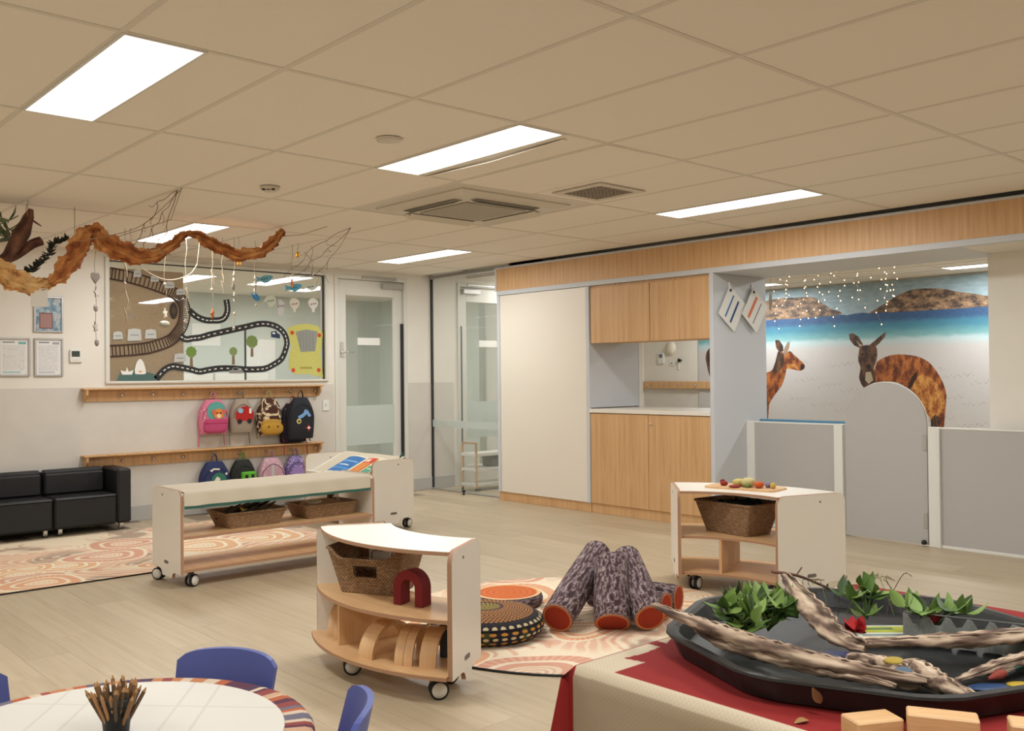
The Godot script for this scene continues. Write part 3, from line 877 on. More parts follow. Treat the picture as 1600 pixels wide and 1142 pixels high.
func mural_image() -> Image:
	# 4.85 m by 2.25 m of print; metres from the left lower corner
	var W := 1150
	var H := 534
	var im := Image.create(W, H, false, Image.FORMAT_RGB8)
	var s := W / 4.85
	var px := func(z: float, y: float) -> Vector2: return Vector2((z + 8.65) * s, (2.45 - y) * s)
	var n := noise(77, 0.02, 512, 512, 5)
	var n2 := noise(78, 0.09, 512, 512, 3)
	var sm := func(a: float, b: float, t: float) -> float: return smoothstep(a, b, t)
	for y in H:
		for x in W:
			var h := 2.45 - y / s
			var v := n.get_pixel(x % 512, (y * 3) % 512).r
			var v2 := n2.get_pixel((x / 2) % 512, (y * 4) % 512).r
			var c := Color(0.52, 0.60, 0.63).lerp(Color(0.64, 0.71, 0.73), v)
			var hh := h + (v - 0.5) * 0.03
			if hh < 2.06:
				c = Color(0.16, 0.26, 0.41).lerp(Color(0.25, 0.38, 0.52), v2)
				c = c.lerp(Color(0.26, 0.48, 0.56), sm.call(1.99, 1.90, hh))
				c = c.lerp(Color(0.45, 0.63, 0.64), sm.call(1.90, 1.76, hh))
				c = c.lerp(Color(0.70, 0.77, 0.77), sm.call(1.78, 1.70, hh))
				c = c.lerp(Color(0.77, 0.75, 0.735).lerp(Color(0.72, 0.70, 0.685), v2 * 0.6), sm.call(1.71, 1.60, hh))
			im.set_pixel(x, y, c)
	var P := func(a: Array) -> Array:
		var o := []
		for q in a:
			o.append(px.call(q.x, q.y))
		return o
	var rock := func(x: int, y: int) -> Color:
		var v := n2.get_pixel(x % 512, (y * 2) % 512).r * 0.35 + n.get_pixel(x % 512, (y * 2) % 512).r * 0.65
		var rc := Color(0.27, 0.22, 0.20).lerp(Color(0.52, 0.41, 0.31), smoothstep(0.3, 0.55, v))
		return rc.lerp(Color(0.68, 0.56, 0.44), smoothstep(0.55, 0.75, v))
	fill_poly(im, smoothed(P.call([V(-8.3, 2.05), V(-7.71, 2.30), V(-7.49, 2.31), V(-7.31, 2.33), V(-7.07, 2.33), V(-6.75, 2.31), V(-6.62, 2.23), V(-6.51, 2.15), V(-6.40, 2.055), V(-7.71, 2.04)]), 4), Color.WHITE, rock)
	fill_poly(im, smoothed(P.call([V(-5.98, 2.055), V(-5.80, 2.14), V(-5.60, 2.25), V(-5.46, 2.30), V(-5.31, 2.32), V(-5.03, 2.30), V(-4.85, 2.25), V(-4.65, 2.21), V(-4.2, 2.10), V(-3.9, 2.06), V(-5.08, 2.05), V(-5.55, 2.05)]), 4), Color.WHITE, rock)
	for k in 26:   # seaweed and tracks on the sand
		var z0 := -7.2 + fposmod(k * 0.83, 2.6)
		var y0 := 1.42 - fposmod(k * 0.37, 0.85)
		for i in 60:
			var q: Vector2 = px.call(z0 + i * 0.006, y0 + 0.018 * sin(i * 0.5 + k) + 0.0006 * i)
			if n2.get_pixel((i * 9 + k * 40) % 512, 30).r > 0.5 and q.x > 0 and q.x < W and q.y > 0 and q.y < H:
				im.fill_rect(Rect2i(Vector2i(q), Vector2i(2, 1)), Color(0.52, 0.47, 0.38))
	var fur := func(base: Color, dark: Color) -> Callable:
		return func(x: int, y: int) -> Color:
			var v := n2.get_pixel((x * 2) % 512, y % 512).r * 0.35 + n.get_pixel((x * 2) % 512, y % 512).r * 0.65
			return dark.lerp(base, smoothstep(0.25, 0.72, v))
	var rust := fur.call(Color(0.70, 0.42, 0.21), Color(0.34, 0.15, 0.08)) as Callable
	var gold := fur.call(Color(0.80, 0.58, 0.30), Color(0.54, 0.28, 0.12)) as Callable
	var brown := fur.call(Color(0.42, 0.29, 0.20), Color(0.19, 0.13, 0.10)) as Callable
	fill_poly(im, smoothed(P.call([V(-5.87, 1.43), V(-5.76, 1.49), V(-5.61, 1.52), V(-5.46, 1.51), V(-5.32, 1.48), V(-5.20, 1.41), V(-5.11, 1.30), V(-5.04, 1.17), V(-5.00, 1.03), V(-5.01, 0.87), V(-5.03, 0.64), V(-5.05, 0.25), V(-5.20, 0.24), V(-5.19, 0.63), V(-5.20, 0.73), V(-5.26, 0.86), V(-5.35, 1.00), V(-5.47, 1.09), V(-5.61, 1.17), V(-5.81, 1.18), V(-5.90, 1.17), V(-5.91, 1.31)]), 3), Color.WHITE, rust)
	fill_poly(im, smoothed(P.call([V(-5.44, 1.10), V(-5.40, 1.20), V(-5.30, 1.26), V(-5.18, 1.22), V(-5.05, 1.06), V(-5.02, 0.87), V(-5.17, 0.72), V(-5.30, 0.90)]), 3), Color.WHITE, gold)
	fill_poly(im, P.call([V(-5.48, 1.09), V(-5.42, 1.24), V(-5.34, 1.32), V(-5.36, 1.22), V(-5.43, 1.10)]), Color(0.20, 0.11, 0.07))
	fill_poly(im, P.call([V(-5.19, 0.70), V(-5.14, 0.78), V(-5.08, 0.74), V(-5.10, 0.4), V(-5.19, 0.3)]), Color.WHITE, brown)
	fill_poly(im, smoothed(P.call([V(-6.09, 1.64), V(-5.96, 1.65), V(-5.88, 1.63), V(-5.86, 1.53), V(-5.88, 1.43), V(-5.91, 1.35), V(-5.89, 1.26), V(-5.89, 1.18), V(-5.95, 1.15), V(-6.04, 1.10), V(-6.09, 1.17), V(-6.11, 1.24), V(-6.09, 1.36), V(-6.12, 1.46), V(-6.11, 1.56)]), 3), Color.WHITE, brown)
	fill_poly(im, P.call([V(-6.02, 1.30), V(-5.95, 1.31), V(-5.92, 1.2), V(-5.98, 1.15), V(-6.03, 1.2)]), Color(0.66, 0.60, 0.50))
	fill_poly(im, P.call([V(-6.24, 1.80), V(-6.19, 1.81), V(-6.11, 1.76), V(-6.05, 1.66), V(-6.09, 1.61), V(-6.17, 1.65), V(-6.23, 1.72)]), Color.WHITE, brown)
	fill_poly(im, P.call([V(-6.15, 1.72), V(-6.09, 1.66), V(-6.06, 1.65), V(-6.09, 1.63)]), Color(0.72, 0.68, 0.60))
	fill_poly(im, P.call([V(-5.74, 1.81), V(-5.80, 1.77), V(-5.88, 1.71), V(-5.96, 1.65), V(-5.89, 1.62), V(-5.83, 1.67), V(-5.76, 1.74)]), Color.WHITE, brown)
	for e in [V(-5.89, 1.52), V(-6.06, 1.53)]:
		fill_poly(im, P.call(ring2(0.014, 10, e)), Color(0.04, 0.03, 0.03))
	fill_poly(im, P.call(ring2(0.03, 10, V(-5.98, 1.375))), Color(0.10, 0.07, 0.06))
	fill_poly(im, smoothed(P.call([V(-7.30, 1.60), V(-7.17, 1.58), V(-7.11, 1.60), V(-7.04, 1.54), V(-6.90, 1.42), V(-6.90, 1.36), V(-6.96, 1.33), V(-7.07, 1.35), V(-7.16, 1.36), V(-7.19, 1.27), V(-7.24, 1.14), V(-7.33, 1.03), V(-7.41, 0.93), V(-7.45, 0.85), V(-7.47, 0.66), V(-7.52, 0.37), V(-7.64, 0.90), V(-7.57, 1.25), V(-7.40, 1.34), V(-7.34, 1.46)]), 3), Color.WHITE, rust)
	fill_poly(im, P.call([V(-7.30, 1.60), V(-7.20, 1.56), V(-7.20, 1.42), V(-7.30, 1.30), V(-7.40, 1.32), V(-7.34, 1.46)]), Color.WHITE, brown)
	fill_poly(im, P.call([V(-7.17, 1.42), V(-7.05, 1.42), V(-6.98, 1.36), V(-7.07, 1.35), V(-7.16, 1.36)]), Color.WHITE, gold)
	fill_poly(im, P.call([V(-6.95, 1.41), V(-6.90, 1.42), V(-6.895, 1.36), V(-6.94, 1.34)]), Color(0.14, 0.09, 0.08))
	fill_poly(im, P.call(ring2(0.013, 10, V(-7.05, 1.49))), Color(0.04, 0.03, 0.03))
	fill_poly(im, P.call([V(-7.34, 1.76), V(-7.28, 1.76), V(-7.22, 1.68), V(-7.21, 1.60), V(-7.28, 1.59), V(-7.33, 1.66)]), Color.WHITE, brown)
	fill_poly(im, P.call([V(-7.11, 1.73), V(-7.15, 1.72), V(-7.20, 1.64), V(-7.21, 1.53), V(-7.16, 1.57), V(-7.12, 1.65)]), Color(0.55, 0.46, 0.38))
	fill_poly(im, smoothed(P.call([V(-8.52, 1.52), V(-8.50, 1.62), V(-8.42, 1.70), V(-8.30, 1.72), V(-8.2, 1.5), V(-8.25, 1.2), V(-8.40, 1.18), V(-8.48, 1.35)]), 3), Color.WHITE, brown)
	return im

func next_rooms() -> void:
	# the room seen through the window of the back wall
	var w := shell("wall_next_room")
	var pm := mt("next_paint", Color(0.76, 0.78, 0.74), 0.7)
	part(w, "wall_panel", span(Vector3(-0.5, 0, -12.5), Vector3(8.6, CE + 0.1, -12.35)), pm)
	part(w, "wall_panel", span(Vector3(-0.65, 0, -12.5), Vector3(-0.5, CE + 0.1, -8.95)), pm)
	part(w, "wall_panel", span(Vector3(8.3, 0, -12.4), Vector3(8.45, CE + 0.1, -9.93)), pm)
	var c := shell("ceiling_002")
	part(c, "ceiling_slab", span(Vector3(-0.6, CE + 0.003, -12.5), Vector3(8.6, CE + 0.15, -8.9)), mats["tile"])
	part(c, "ceiling_slab", span(Vector3(7.2, CE + 0.003, -8.9), Vector3(8.5, CE + 0.15, -7.4)), mats["tile"])
	var sh := thing("low_cabinet", "pale low cabinet against the far wall behind the window", "cabinet", Vector3(5.4, 0, -12.1))
	part(sh, "body", box(g(), Vector3(0, 0.7, 0), Vector3(1.6, 1.4, 0.4), 0.01), mt("pale_cab", Color(0.70, 0.71, 0.68), 0.6))
	part(sh, "door", box(g(), Vector3(-0.4, 0.7, 0.205), Vector3(0.77, 1.34, 0.018), 0.004), mats["door_white"])
	part(sh, "door", box(g(), Vector3(0.4, 0.7, 0.205), Vector3(0.77, 1.34, 0.018), 0.004), mats["door_white"])
	for a in [[4.7, 1.75, 0.5, 0.35, "plain white poster on the far wall behind the yellow bus"], [6.3, 1.55, 0.45, 0.6, "tall white poster on the far wall near the passage"], [5.5, 1.9, 0.4, 0.3, "small white poster on the far wall above the low cabinet"]]:
		var p := thing("wall_poster", a[4], "poster", Vector3(a[0], a[1], -12.35))
		part(p, "poster_sheet", box(g(), Vector3(0, 0, 0.003), Vector3(a[2], a[3], 0.004)), mats["paper"])
	# steel post inside the next room that shows as a dark upright line
	var po := thing("steel_post", "thin dark upright post behind the window glass", "post", Vector3(4.52, 0, -9.2))
	part(po, "post", box(g(), Vector3(0, 0.93, 0), Vector3(0.018, 1.86, 0.018), 0.003), mats["dark"])
	part(po, "foot", box(g(), Vector3(0, 0.004, 0), Vector3(0.10, 0.008, 0.10), 0.002), mats["dark"])
	# passage behind the glass wall: its door and a trolley
	door("door_2", 7.04, 8.1, -0.012, -1)
	var wb := shell("wall_passage")
	part(wb, "wall_panel", span(Vector3(8.1, 0, ZB - 0.14), Vector3(8.5, 2.415, ZB)), mats["paint"])
	var t := thing("shelf_trolley", "small timber trolley with three white shelves behind the glass wall", "trolley", Vector3(7.14, 0, -8.36))
	for x in [-0.31, 0.31]:
		for z in [-0.12, 0.12]:
			part(t, "leg", box(g(), Vector3(x, 0.285, z), Vector3(0.022, 0.50, 0.022), 0.002), mats["oak"])
			part(t, "castor", blob(g(), Vector3(x, 0.018, z), Vector3(0.016, 0.018, 0.016), 1.0, Transform3D.IDENTITY, 10, 8), mats["rubber"])
		part(t, "handle", box(g(), Vector3(x, 0.54, 0), Vector3(0.022, 0.022, 0.262), 0.002), mats["oak"])
	for y in [0.07, 0.24, 0.41]:
		part(t, "shelf", box(g(), Vector3(0, y, 0), Vector3(0.66, 0.035, 0.25), 0.004), mats["white_paint"])
	var bxs := thing("storage_box", "dark grey felt box on the middle shelf of the trolley", "box", Vector3(7.24, 0.2575, -8.36))
	part(bxs, "box_body", box(g(), Vector3(0, 0.05, 0), Vector3(0.28, 0.10, 0.2), 0.01), cloth("felt_box", Color(0.36, 0.33, 0.31)))
	part(bxs, "lid", box(g(), Vector3(0, 0.103, 0), Vector3(0.285, 0.012, 0.205), 0.004), cloth("felt_box", Color.BLACK))

# ---------------------------------------------------------------- on the ceiling
func ceiling_fittings() -> void:
	var wh := mt("unit_white", Color(0.80, 0.77, 0.71), 0.5)
	var ac := thing("air_conditioner", "square ceiling cassette air conditioner with dark louvre slots", "air conditioner", Vector3(4.148, CE, -5.019))
	var hs := g()
	for k in 4:
		var xf := Transform3D(Basis(Vector3.UP, PI / 2 * k), Vector3.ZERO)
		box(hs, Vector3(0, 0.09, 0.455), Vector3(0.92, 0.16, 0.012), 0.0, xf)
	box(hs, Vector3(0, 0.175, 0), Vector3(0.92, 0.012, 0.92))
	part(ac, "housing", hs, mats["alu"])
	var su := g()
	for k in 4:
		var xf := Transform3D(Basis(Vector3.UP, PI / 2 * k), Vector3.ZERO)
		box(su, Vector3(0.063, 0.008, 0.532), Vector3(1.064, 0.010, 0.126), 0.0, xf)
	part(ac, "surround", su, wh)
	# face with four real slots that open into the air channels
	var fr := g()
	var Y := -0.03
	for k in 4:
		var xf := Transform3D(Basis(Vector3.UP, PI / 2 * k), Vector3.ZERO)
		var q := func(ax: float, az: float, bx2: float, bz: float, cx: float, cz: float, dx: float, dz: float) -> void:
			quad(fr, xf * Vector3(ax, Y, az), xf * Vector3(bx2, Y, bz), xf * Vector3(cx, Y, cz), xf * Vector3(dx, Y, dz))
		q.call(-0.25, 0.25, 0.25, 0.25, 0.3075, 0.3075, -0.3075, 0.3075)
		q.call(-0.3825, 0.3825, 0.3825, 0.3825, 0.40, 0.40, -0.40, 0.40)
		q.call(0.28, 0.3075, 0.3075, 0.3075, 0.3825, 0.3825, 0.28, 0.3825)
		q.call(-0.3075, 0.3075, -0.28, 0.3075, -0.28, 0.3825, -0.3825, 0.3825)
		quad(fr, xf * Vector3(-0.475, -0.006, 0.475), xf * Vector3(-0.40, Y, 0.40), xf * Vector3(0.40, Y, 0.40), xf * Vector3(0.475, -0.006, 0.475))
		quad(fr, xf * Vector3(-0.475, 0.012, 0.475), xf * Vector3(-0.475, -0.006, 0.475), xf * Vector3(0.475, -0.006, 0.475), xf * Vector3(0.475, 0.012, 0.475))
	part(ac, "face_panel", fr, wh)
	for k in 4:
		var xf := Transform3D(Basis(Vector3.UP, PI / 2 * k), Vector3.ZERO)
		var ch := g()
		for s in [-1.0, 1.0]:
			box(ch, Vector3(0, 0.06, 0.345 + s * 0.0385), Vector3(0.566, 0.18, 0.002), 0.0, xf)
			box(ch, Vector3(s * 0.282, 0.06, 0.345), Vector3(0.002, 0.18, 0.075), 0.0, xf)
		box(ch, Vector3(0, 0.15, 0.345), Vector3(0.566, 0.002, 0.079), 0.0, xf)
		var sl := part(ac, "air_channel", ch, wh)
		part(sl, "louvre_blade", box(g(), Vector3.ZERO, Vector3(0.56, 0.003, 0.066), 0.001, xf * TR(Vector3(0, -0.046, 0.353), Vector3(0.42, 0, 0))), wh)
		part(ac, "corner_clip", box(g(), Vector3(0.40, -0.020, 0.40), Vector3(0.02, 0.012, 0.02), 0.003, xf), mats["alu"])
	var gi := Image.create(64, 64, false, Image.FORMAT_RGB8)
	for y in 64:
		for x in 64:
			gi.set_pixel(x, y, Color(0.52, 0.49, 0.44) if (x % 8 < 4) != (y % 8 < 4) else Color(0.74, 0.71, 0.65))
	part(ac, "intake_grille", box(g(), Vector3(0, -0.034, 0), Vector3(0.52, 0.012, 0.52), 0.005), tri_mat("intake", gi, Vector3(0.05, 0.05, 0.05), 0.7), Transform3D.IDENTITY, "fine mesh intake grille")
	part(ac, "badge", box(g(), Vector3(-0.24, -0.031, -0.36), Vector3(0.03, 0.003, 0.06), 0.001), mats["alu"])
	var ve := thing("ceiling_vent", "square grey ceiling vent grille next to the air conditioner", "vent", Vector3(4.43, CE, -4.10))
	var vf := g()
	for k in 4:
		var xf := Transform3D(Basis(Vector3.UP, PI / 2 * k), Vector3.ZERO)
		box(vf, Vector3(0.025, -0.004, 0.185), Vector3(0.37, 0.008, 0.05), 0.0, xf)
	part(ve, "frame", vf, wh)
	var du := g()
	for k in 4:
		box(du, Vector3(0, 0.12, 0.159), Vector3(0.32, 0.24, 0.002), 0.0, Transform3D(Basis(Vector3.UP, PI / 2 * k), Vector3.ZERO))
	box(du, Vector3(0, 0.241, 0), Vector3(0.32, 0.002, 0.32))
	part(ve, "duct", du, mats["alu"])
	for k in 11:
		part(ve, "slat", box(g(), Vector3(0, -0.006, -0.15 + 0.03 * k), Vector3(0.32, 0.003, 0.016), 0.0), mt("vent_slat", Color(0.60, 0.56, 0.50), 0.6))
	for k in 9:
		part(ve, "slat", box(g(), Vector3(-0.14 + 0.035 * k, -0.009, 0), Vector3(0.006, 0.003, 0.32), 0.0), mats["vent_slat"])
	var sd := thing("smoke_detector", "flat round cream smoke detector on the ceiling near the sagging tile", "smoke detector", Vector3(2.646, CE, -3.835))
	part(sd, "base", lathe(g(), [V(0, 0), V(0.062, 0), V(0.060, -0.010), V(0.045, -0.013), V(0, -0.014)], 28), wh)
	part(sd, "ring", lathe(g(), [V(0.062, 0.0), V(0.066, -0.001), V(0.064, -0.006), V(0.060, -0.006)], 28), mats["grid_bar"])
	var oc := thing("motion_sensor", "small round motion sensor with dark slots on the ceiling", "sensor", Vector3(2.754, CE, -5.262))
	part(oc, "base", lathe(g(), [V(0, 0), V(0.06, 0), V(0.055, -0.018), V(0.03, -0.03), V(0, -0.033)], 24), wh)
	for k in 3:
		part(oc, "slot", box(g(), Vector3(-0.028 + 0.028 * k, -0.022, 0.037), Vector3(0.02, 0.008, 0.02), 0.0, TR(Vector3.ZERO, Vector3(0, -0.73, 0))), mats["black"])
	# the flap that hangs open beside the lamp
	var fp := thing("ceiling_flap", "narrow pale strip of ceiling trim hanging beside the light panel", "trim strip", Vector3(3.30, CE, -3.85))
	part(fp, "strip", sheet(g(), [[Vector3(0, -0.002, -0.56), Vector3(0, -0.012, -0.28), Vector3(0, -0.018, 0), Vector3(0, -0.012, 0.28), Vector3(0, -0.002, 0.56)], [Vector3(0.028, -0.002, -0.56), Vector3(0.03, -0.004, -0.28), Vector3(0.03, -0.005, 0), Vector3(0.03, -0.004, 0.28), Vector3(0.028, -0.002, 0.56)]], Vector3(0, 0.002, 0)), mats["tile"])

# ---------------------------------------------------------------- on the back wall
func print_image(seed_: int, head: Color, lines: Color, w := 96, h := 128) -> Image:
	var im := Image.create(w, h, false, Image.FORMAT_RGB8)
	im.fill(Color(0.90, 0.89, 0.87))
	var r := RandomNumberGenerator.new()
	r.seed = seed_
	im.fill_rect(Rect2i(10, 8, 40, 4), lines)
	im.fill_rect(Rect2i(w - 34, 8, 26, 9), head)
	for k in range(22, h - 16, 4):
		var x := 10
		while x < w - 14:
			var l := r.randi_range(4, 12)
			im.fill_rect(Rect2i(x, k, mini(l, w - 12 - x), 1), lines.lerp(Color.WHITE, r.randf_range(0.1, 0.5)))
			x += l + 2
	im.fill_rect(Rect2i(10, h - 12, 60, 5), head.lerp(Color.WHITE, 0.2))
	return im

func picture(called: String, label: String, x0: float, x1: float, y0: float, y1: float, im: Image, key: String) -> void:
	var t := thing(called, label, "picture frame", Vector3((x0 + x1) / 2, (y0 + y1) / 2, ZB))
	var w := x1 - x0
	var h := y1 - y0
	var f := g()
	for s in [-1, 1]:
		box(f, Vector3(s * (w / 2 - 0.008), 0, 0.009), Vector3(0.016, h, 0.018), 0.003)
		box(f, Vector3(0, s * (h / 2 - 0.008), 0.009), Vector3(w - 0.032, 0.016, 0.018), 0.003)
	part(t, "frame", f, mt("silver_frame", Color(0.74, 0.73, 0.72), 0.35, 0.5))
	var p := g()
	quad(p, Vector3(-w / 2 + 0.014, -h / 2 + 0.014, 0.006), Vector3(w / 2 - 0.014, -h / 2 + 0.014, 0.006), Vector3(w / 2 - 0.014, h / 2 - 0.014, 0.006), Vector3(-w / 2 + 0.014, h / 2 - 0.014, 0.006))
	part(t, "print", p, uv_mat(key, im, 0.5))
	part(t, "backing", box(g(), Vector3(0, 0, 0.002), Vector3(w - 0.01, h - 0.01, 0.004)), mats["paper"])

func back_wall_things() -> void:
	var art := ramp(noise(61, 0.03, 96, 128, 4), [[0.0, Color(0.36, 0.45, 0.52)], [0.4, Color(0.52, 0.62, 0.68)], [0.7, Color(0.72, 0.76, 0.76)], [1.0, Color(0.62, 0.47, 0.46)]])
	art.fill_rect(Rect2i(14, 58, 50, 62), Color(0.46, 0.31, 0.28))
	art.fill_rect(Rect2i(18, 62, 42, 54), Color(0.63, 0.47, 0.44))
	picture("framed_painting", "silver framed blue painting with a brown square on the wall", 2.38, 2.62, 1.716, 2.03, art, "art_blue")
	picture("framed_certificate", "silver framed certificate with a teal footer on the wall", 2.10, 2.352, 1.335, 1.664, print_image(5, Color(0.45, 0.68, 0.68), Color(0.45, 0.46, 0.48)), "cert_a")
	picture("framed_letter", "silver framed letter of dense grey text next to the thermostat", 2.384, 2.618, 1.333, 1.666, print_image(9, Color(0.62, 0.63, 0.68), Color(0.40, 0.41, 0.46)), "cert_b")
	var th := thing("thermostat", "small white thermostat with a dark display below the window level", "thermostat", Vector3(2.723, 1.513, ZB))
	part(th, "case", box(g(), Vector3(0, 0, 0.011), Vector3(0.105, 0.118, 0.022), 0.006), mats["white_paint"])
	part(th, "display", box(g(), Vector3(-0.004, 0.018, 0.0225), Vector3(0.068, 0.05, 0.003), 0.001), mt("lcd", Color(0.23, 0.27, 0.25), 0.25))
	part(th, "button", box(g(), Vector3(0.0, -0.035, 0.0225), Vector3(0.06, 0.012, 0.003), 0.001), mats["door_white"])
	# two coat rails with knobs
	var rail0: Node3D = null
	for k in 2:
		var y := [1.115, 0.520][k] as float
		var rl := thing("coat_rail", ["upper timber coat rail with ledge below the window", "lower timber coat rail with ledge above the sofa level"][k], "coat rail", Vector3(2.78, y, ZB), 0, "timber coat rails on the back wall")
		part(rl, "back_board", span(Vector3(0, -0.01, 0.003), Vector3(2.36, 0.095, 0.021), 0.002), mats["oak"])
		part(rl, "ledge", span(Vector3(-0.02, 0.095, 0.003), Vector3(2.385, 0.111, 0.115), 0.003), mats["oak"])
		for x in [0.0, 2.342]:
			part(rl, "bracket", prism(g(), [V(0, 0.095), V(-0.09, 0.095), V(-0.085, 0.05), V(-0.03, -0.005), V(0, -0.01)], 0.018, TR(Vector3(x, 0, 0.021), Vector3(0, PI / 2, 0))), mats["oak"])
		for i in 8:
			part(rl, "knob", lathe(g(), [V(0, 0), V(0.007, 0), V(0.006, 0.02), V(0.014, 0.026), V(0.015, 0.034), V(0, 0.038)], 12, TR(Vector3(0.33 + 0.284 * i, 0.045, 0.021), Vector3(PI / 2, 0, 0))), mats["chrome"])
	# eight backpacks and one more behind
	var d := func(a: float, b: float, c: float) -> Color: return Color(a, b, c)
	backpack("backpack", "pink backpack with a teal panel and a puppy face patch on upper rail", Vector3(3.96, 1.16, ZB + 0.045), 0.30, 0.33, Color(0.78, 0.38, 0.48), Color(0.80, 0.25, 0.45), Color(0.86, 0.50, 0.58), "puppy")
	backpack("backpack", "small beige backpack with a red car patch on upper rail", Vector3(4.25, 1.16, ZB + 0.045), 0.24, 0.33, Color(0.66, 0.59, 0.51), Color(0.66, 0.59, 0.51), Color(0.55, 0.50, 0.43), "car")
	backpack("backpack", "giraffe backpack with brown patches and a yellow muzzle on upper rail", Vector3(4.545, 1.16, ZB + 0.05), 0.27, 0.37, Color(0.80, 0.72, 0.56), Color(0.76, 0.56, 0.16), Color(0.70, 0.62, 0.45), "giraffe")
	backpack("backpack", "dark purple patterned backpack with red straps behind the navy one", Vector3(4.83, 1.10, ZB + 0.02), 0.30, 0.40, Color(0.16, 0.12, 0.17), Color(0.15, 0.10, 0.16), Color(0.72, 0.10, 0.12), "spots")
	backpack("backpack", "large navy backpack with a blue robot patch on upper rail", Vector3(4.86, 1.16, ZB + 0.125), 0.30, 0.42, Color(0.05, 0.06, 0.09), Color(0.05, 0.06, 0.09), Color(0.08, 0.09, 0.14), "robot")
	backpack("backpack", "royal blue backpack with a planet patch on lower rail", Vector3(3.97, 0.56, ZB + 0.045), 0.31, 0.36, Color(0.10, 0.15, 0.34), Color(0.10, 0.15, 0.34), Color(0.14, 0.18, 0.36), "planet")
	backpack("backpack", "black backpack with a lime green block patch on lower rail", Vector3(4.26, 0.56, ZB + 0.045), 0.27, 0.34, Color(0.07, 0.08, 0.06), Color(0.10, 0.12, 0.09), Color(0.35, 0.62, 0.20), "block")
	backpack("backpack", "pale pink glitter backpack on lower rail", Vector3(4.56, 0.56, ZB + 0.06), 0.29, 0.36, Color(0.73, 0.55, 0.60), Color(0.74, 0.60, 0.62), Color(0.70, 0.52, 0.58), "glitter")
	backpack("backpack", "lilac sequin backpack on lower rail beside the pink one", Vector3(4.84, 0.56, ZB + 0.045), 0.24, 0.35, Color(0.44, 0.36, 0.58), Color(0.50, 0.42, 0.64), Color(0.46, 0.38, 0.60), "sequin")

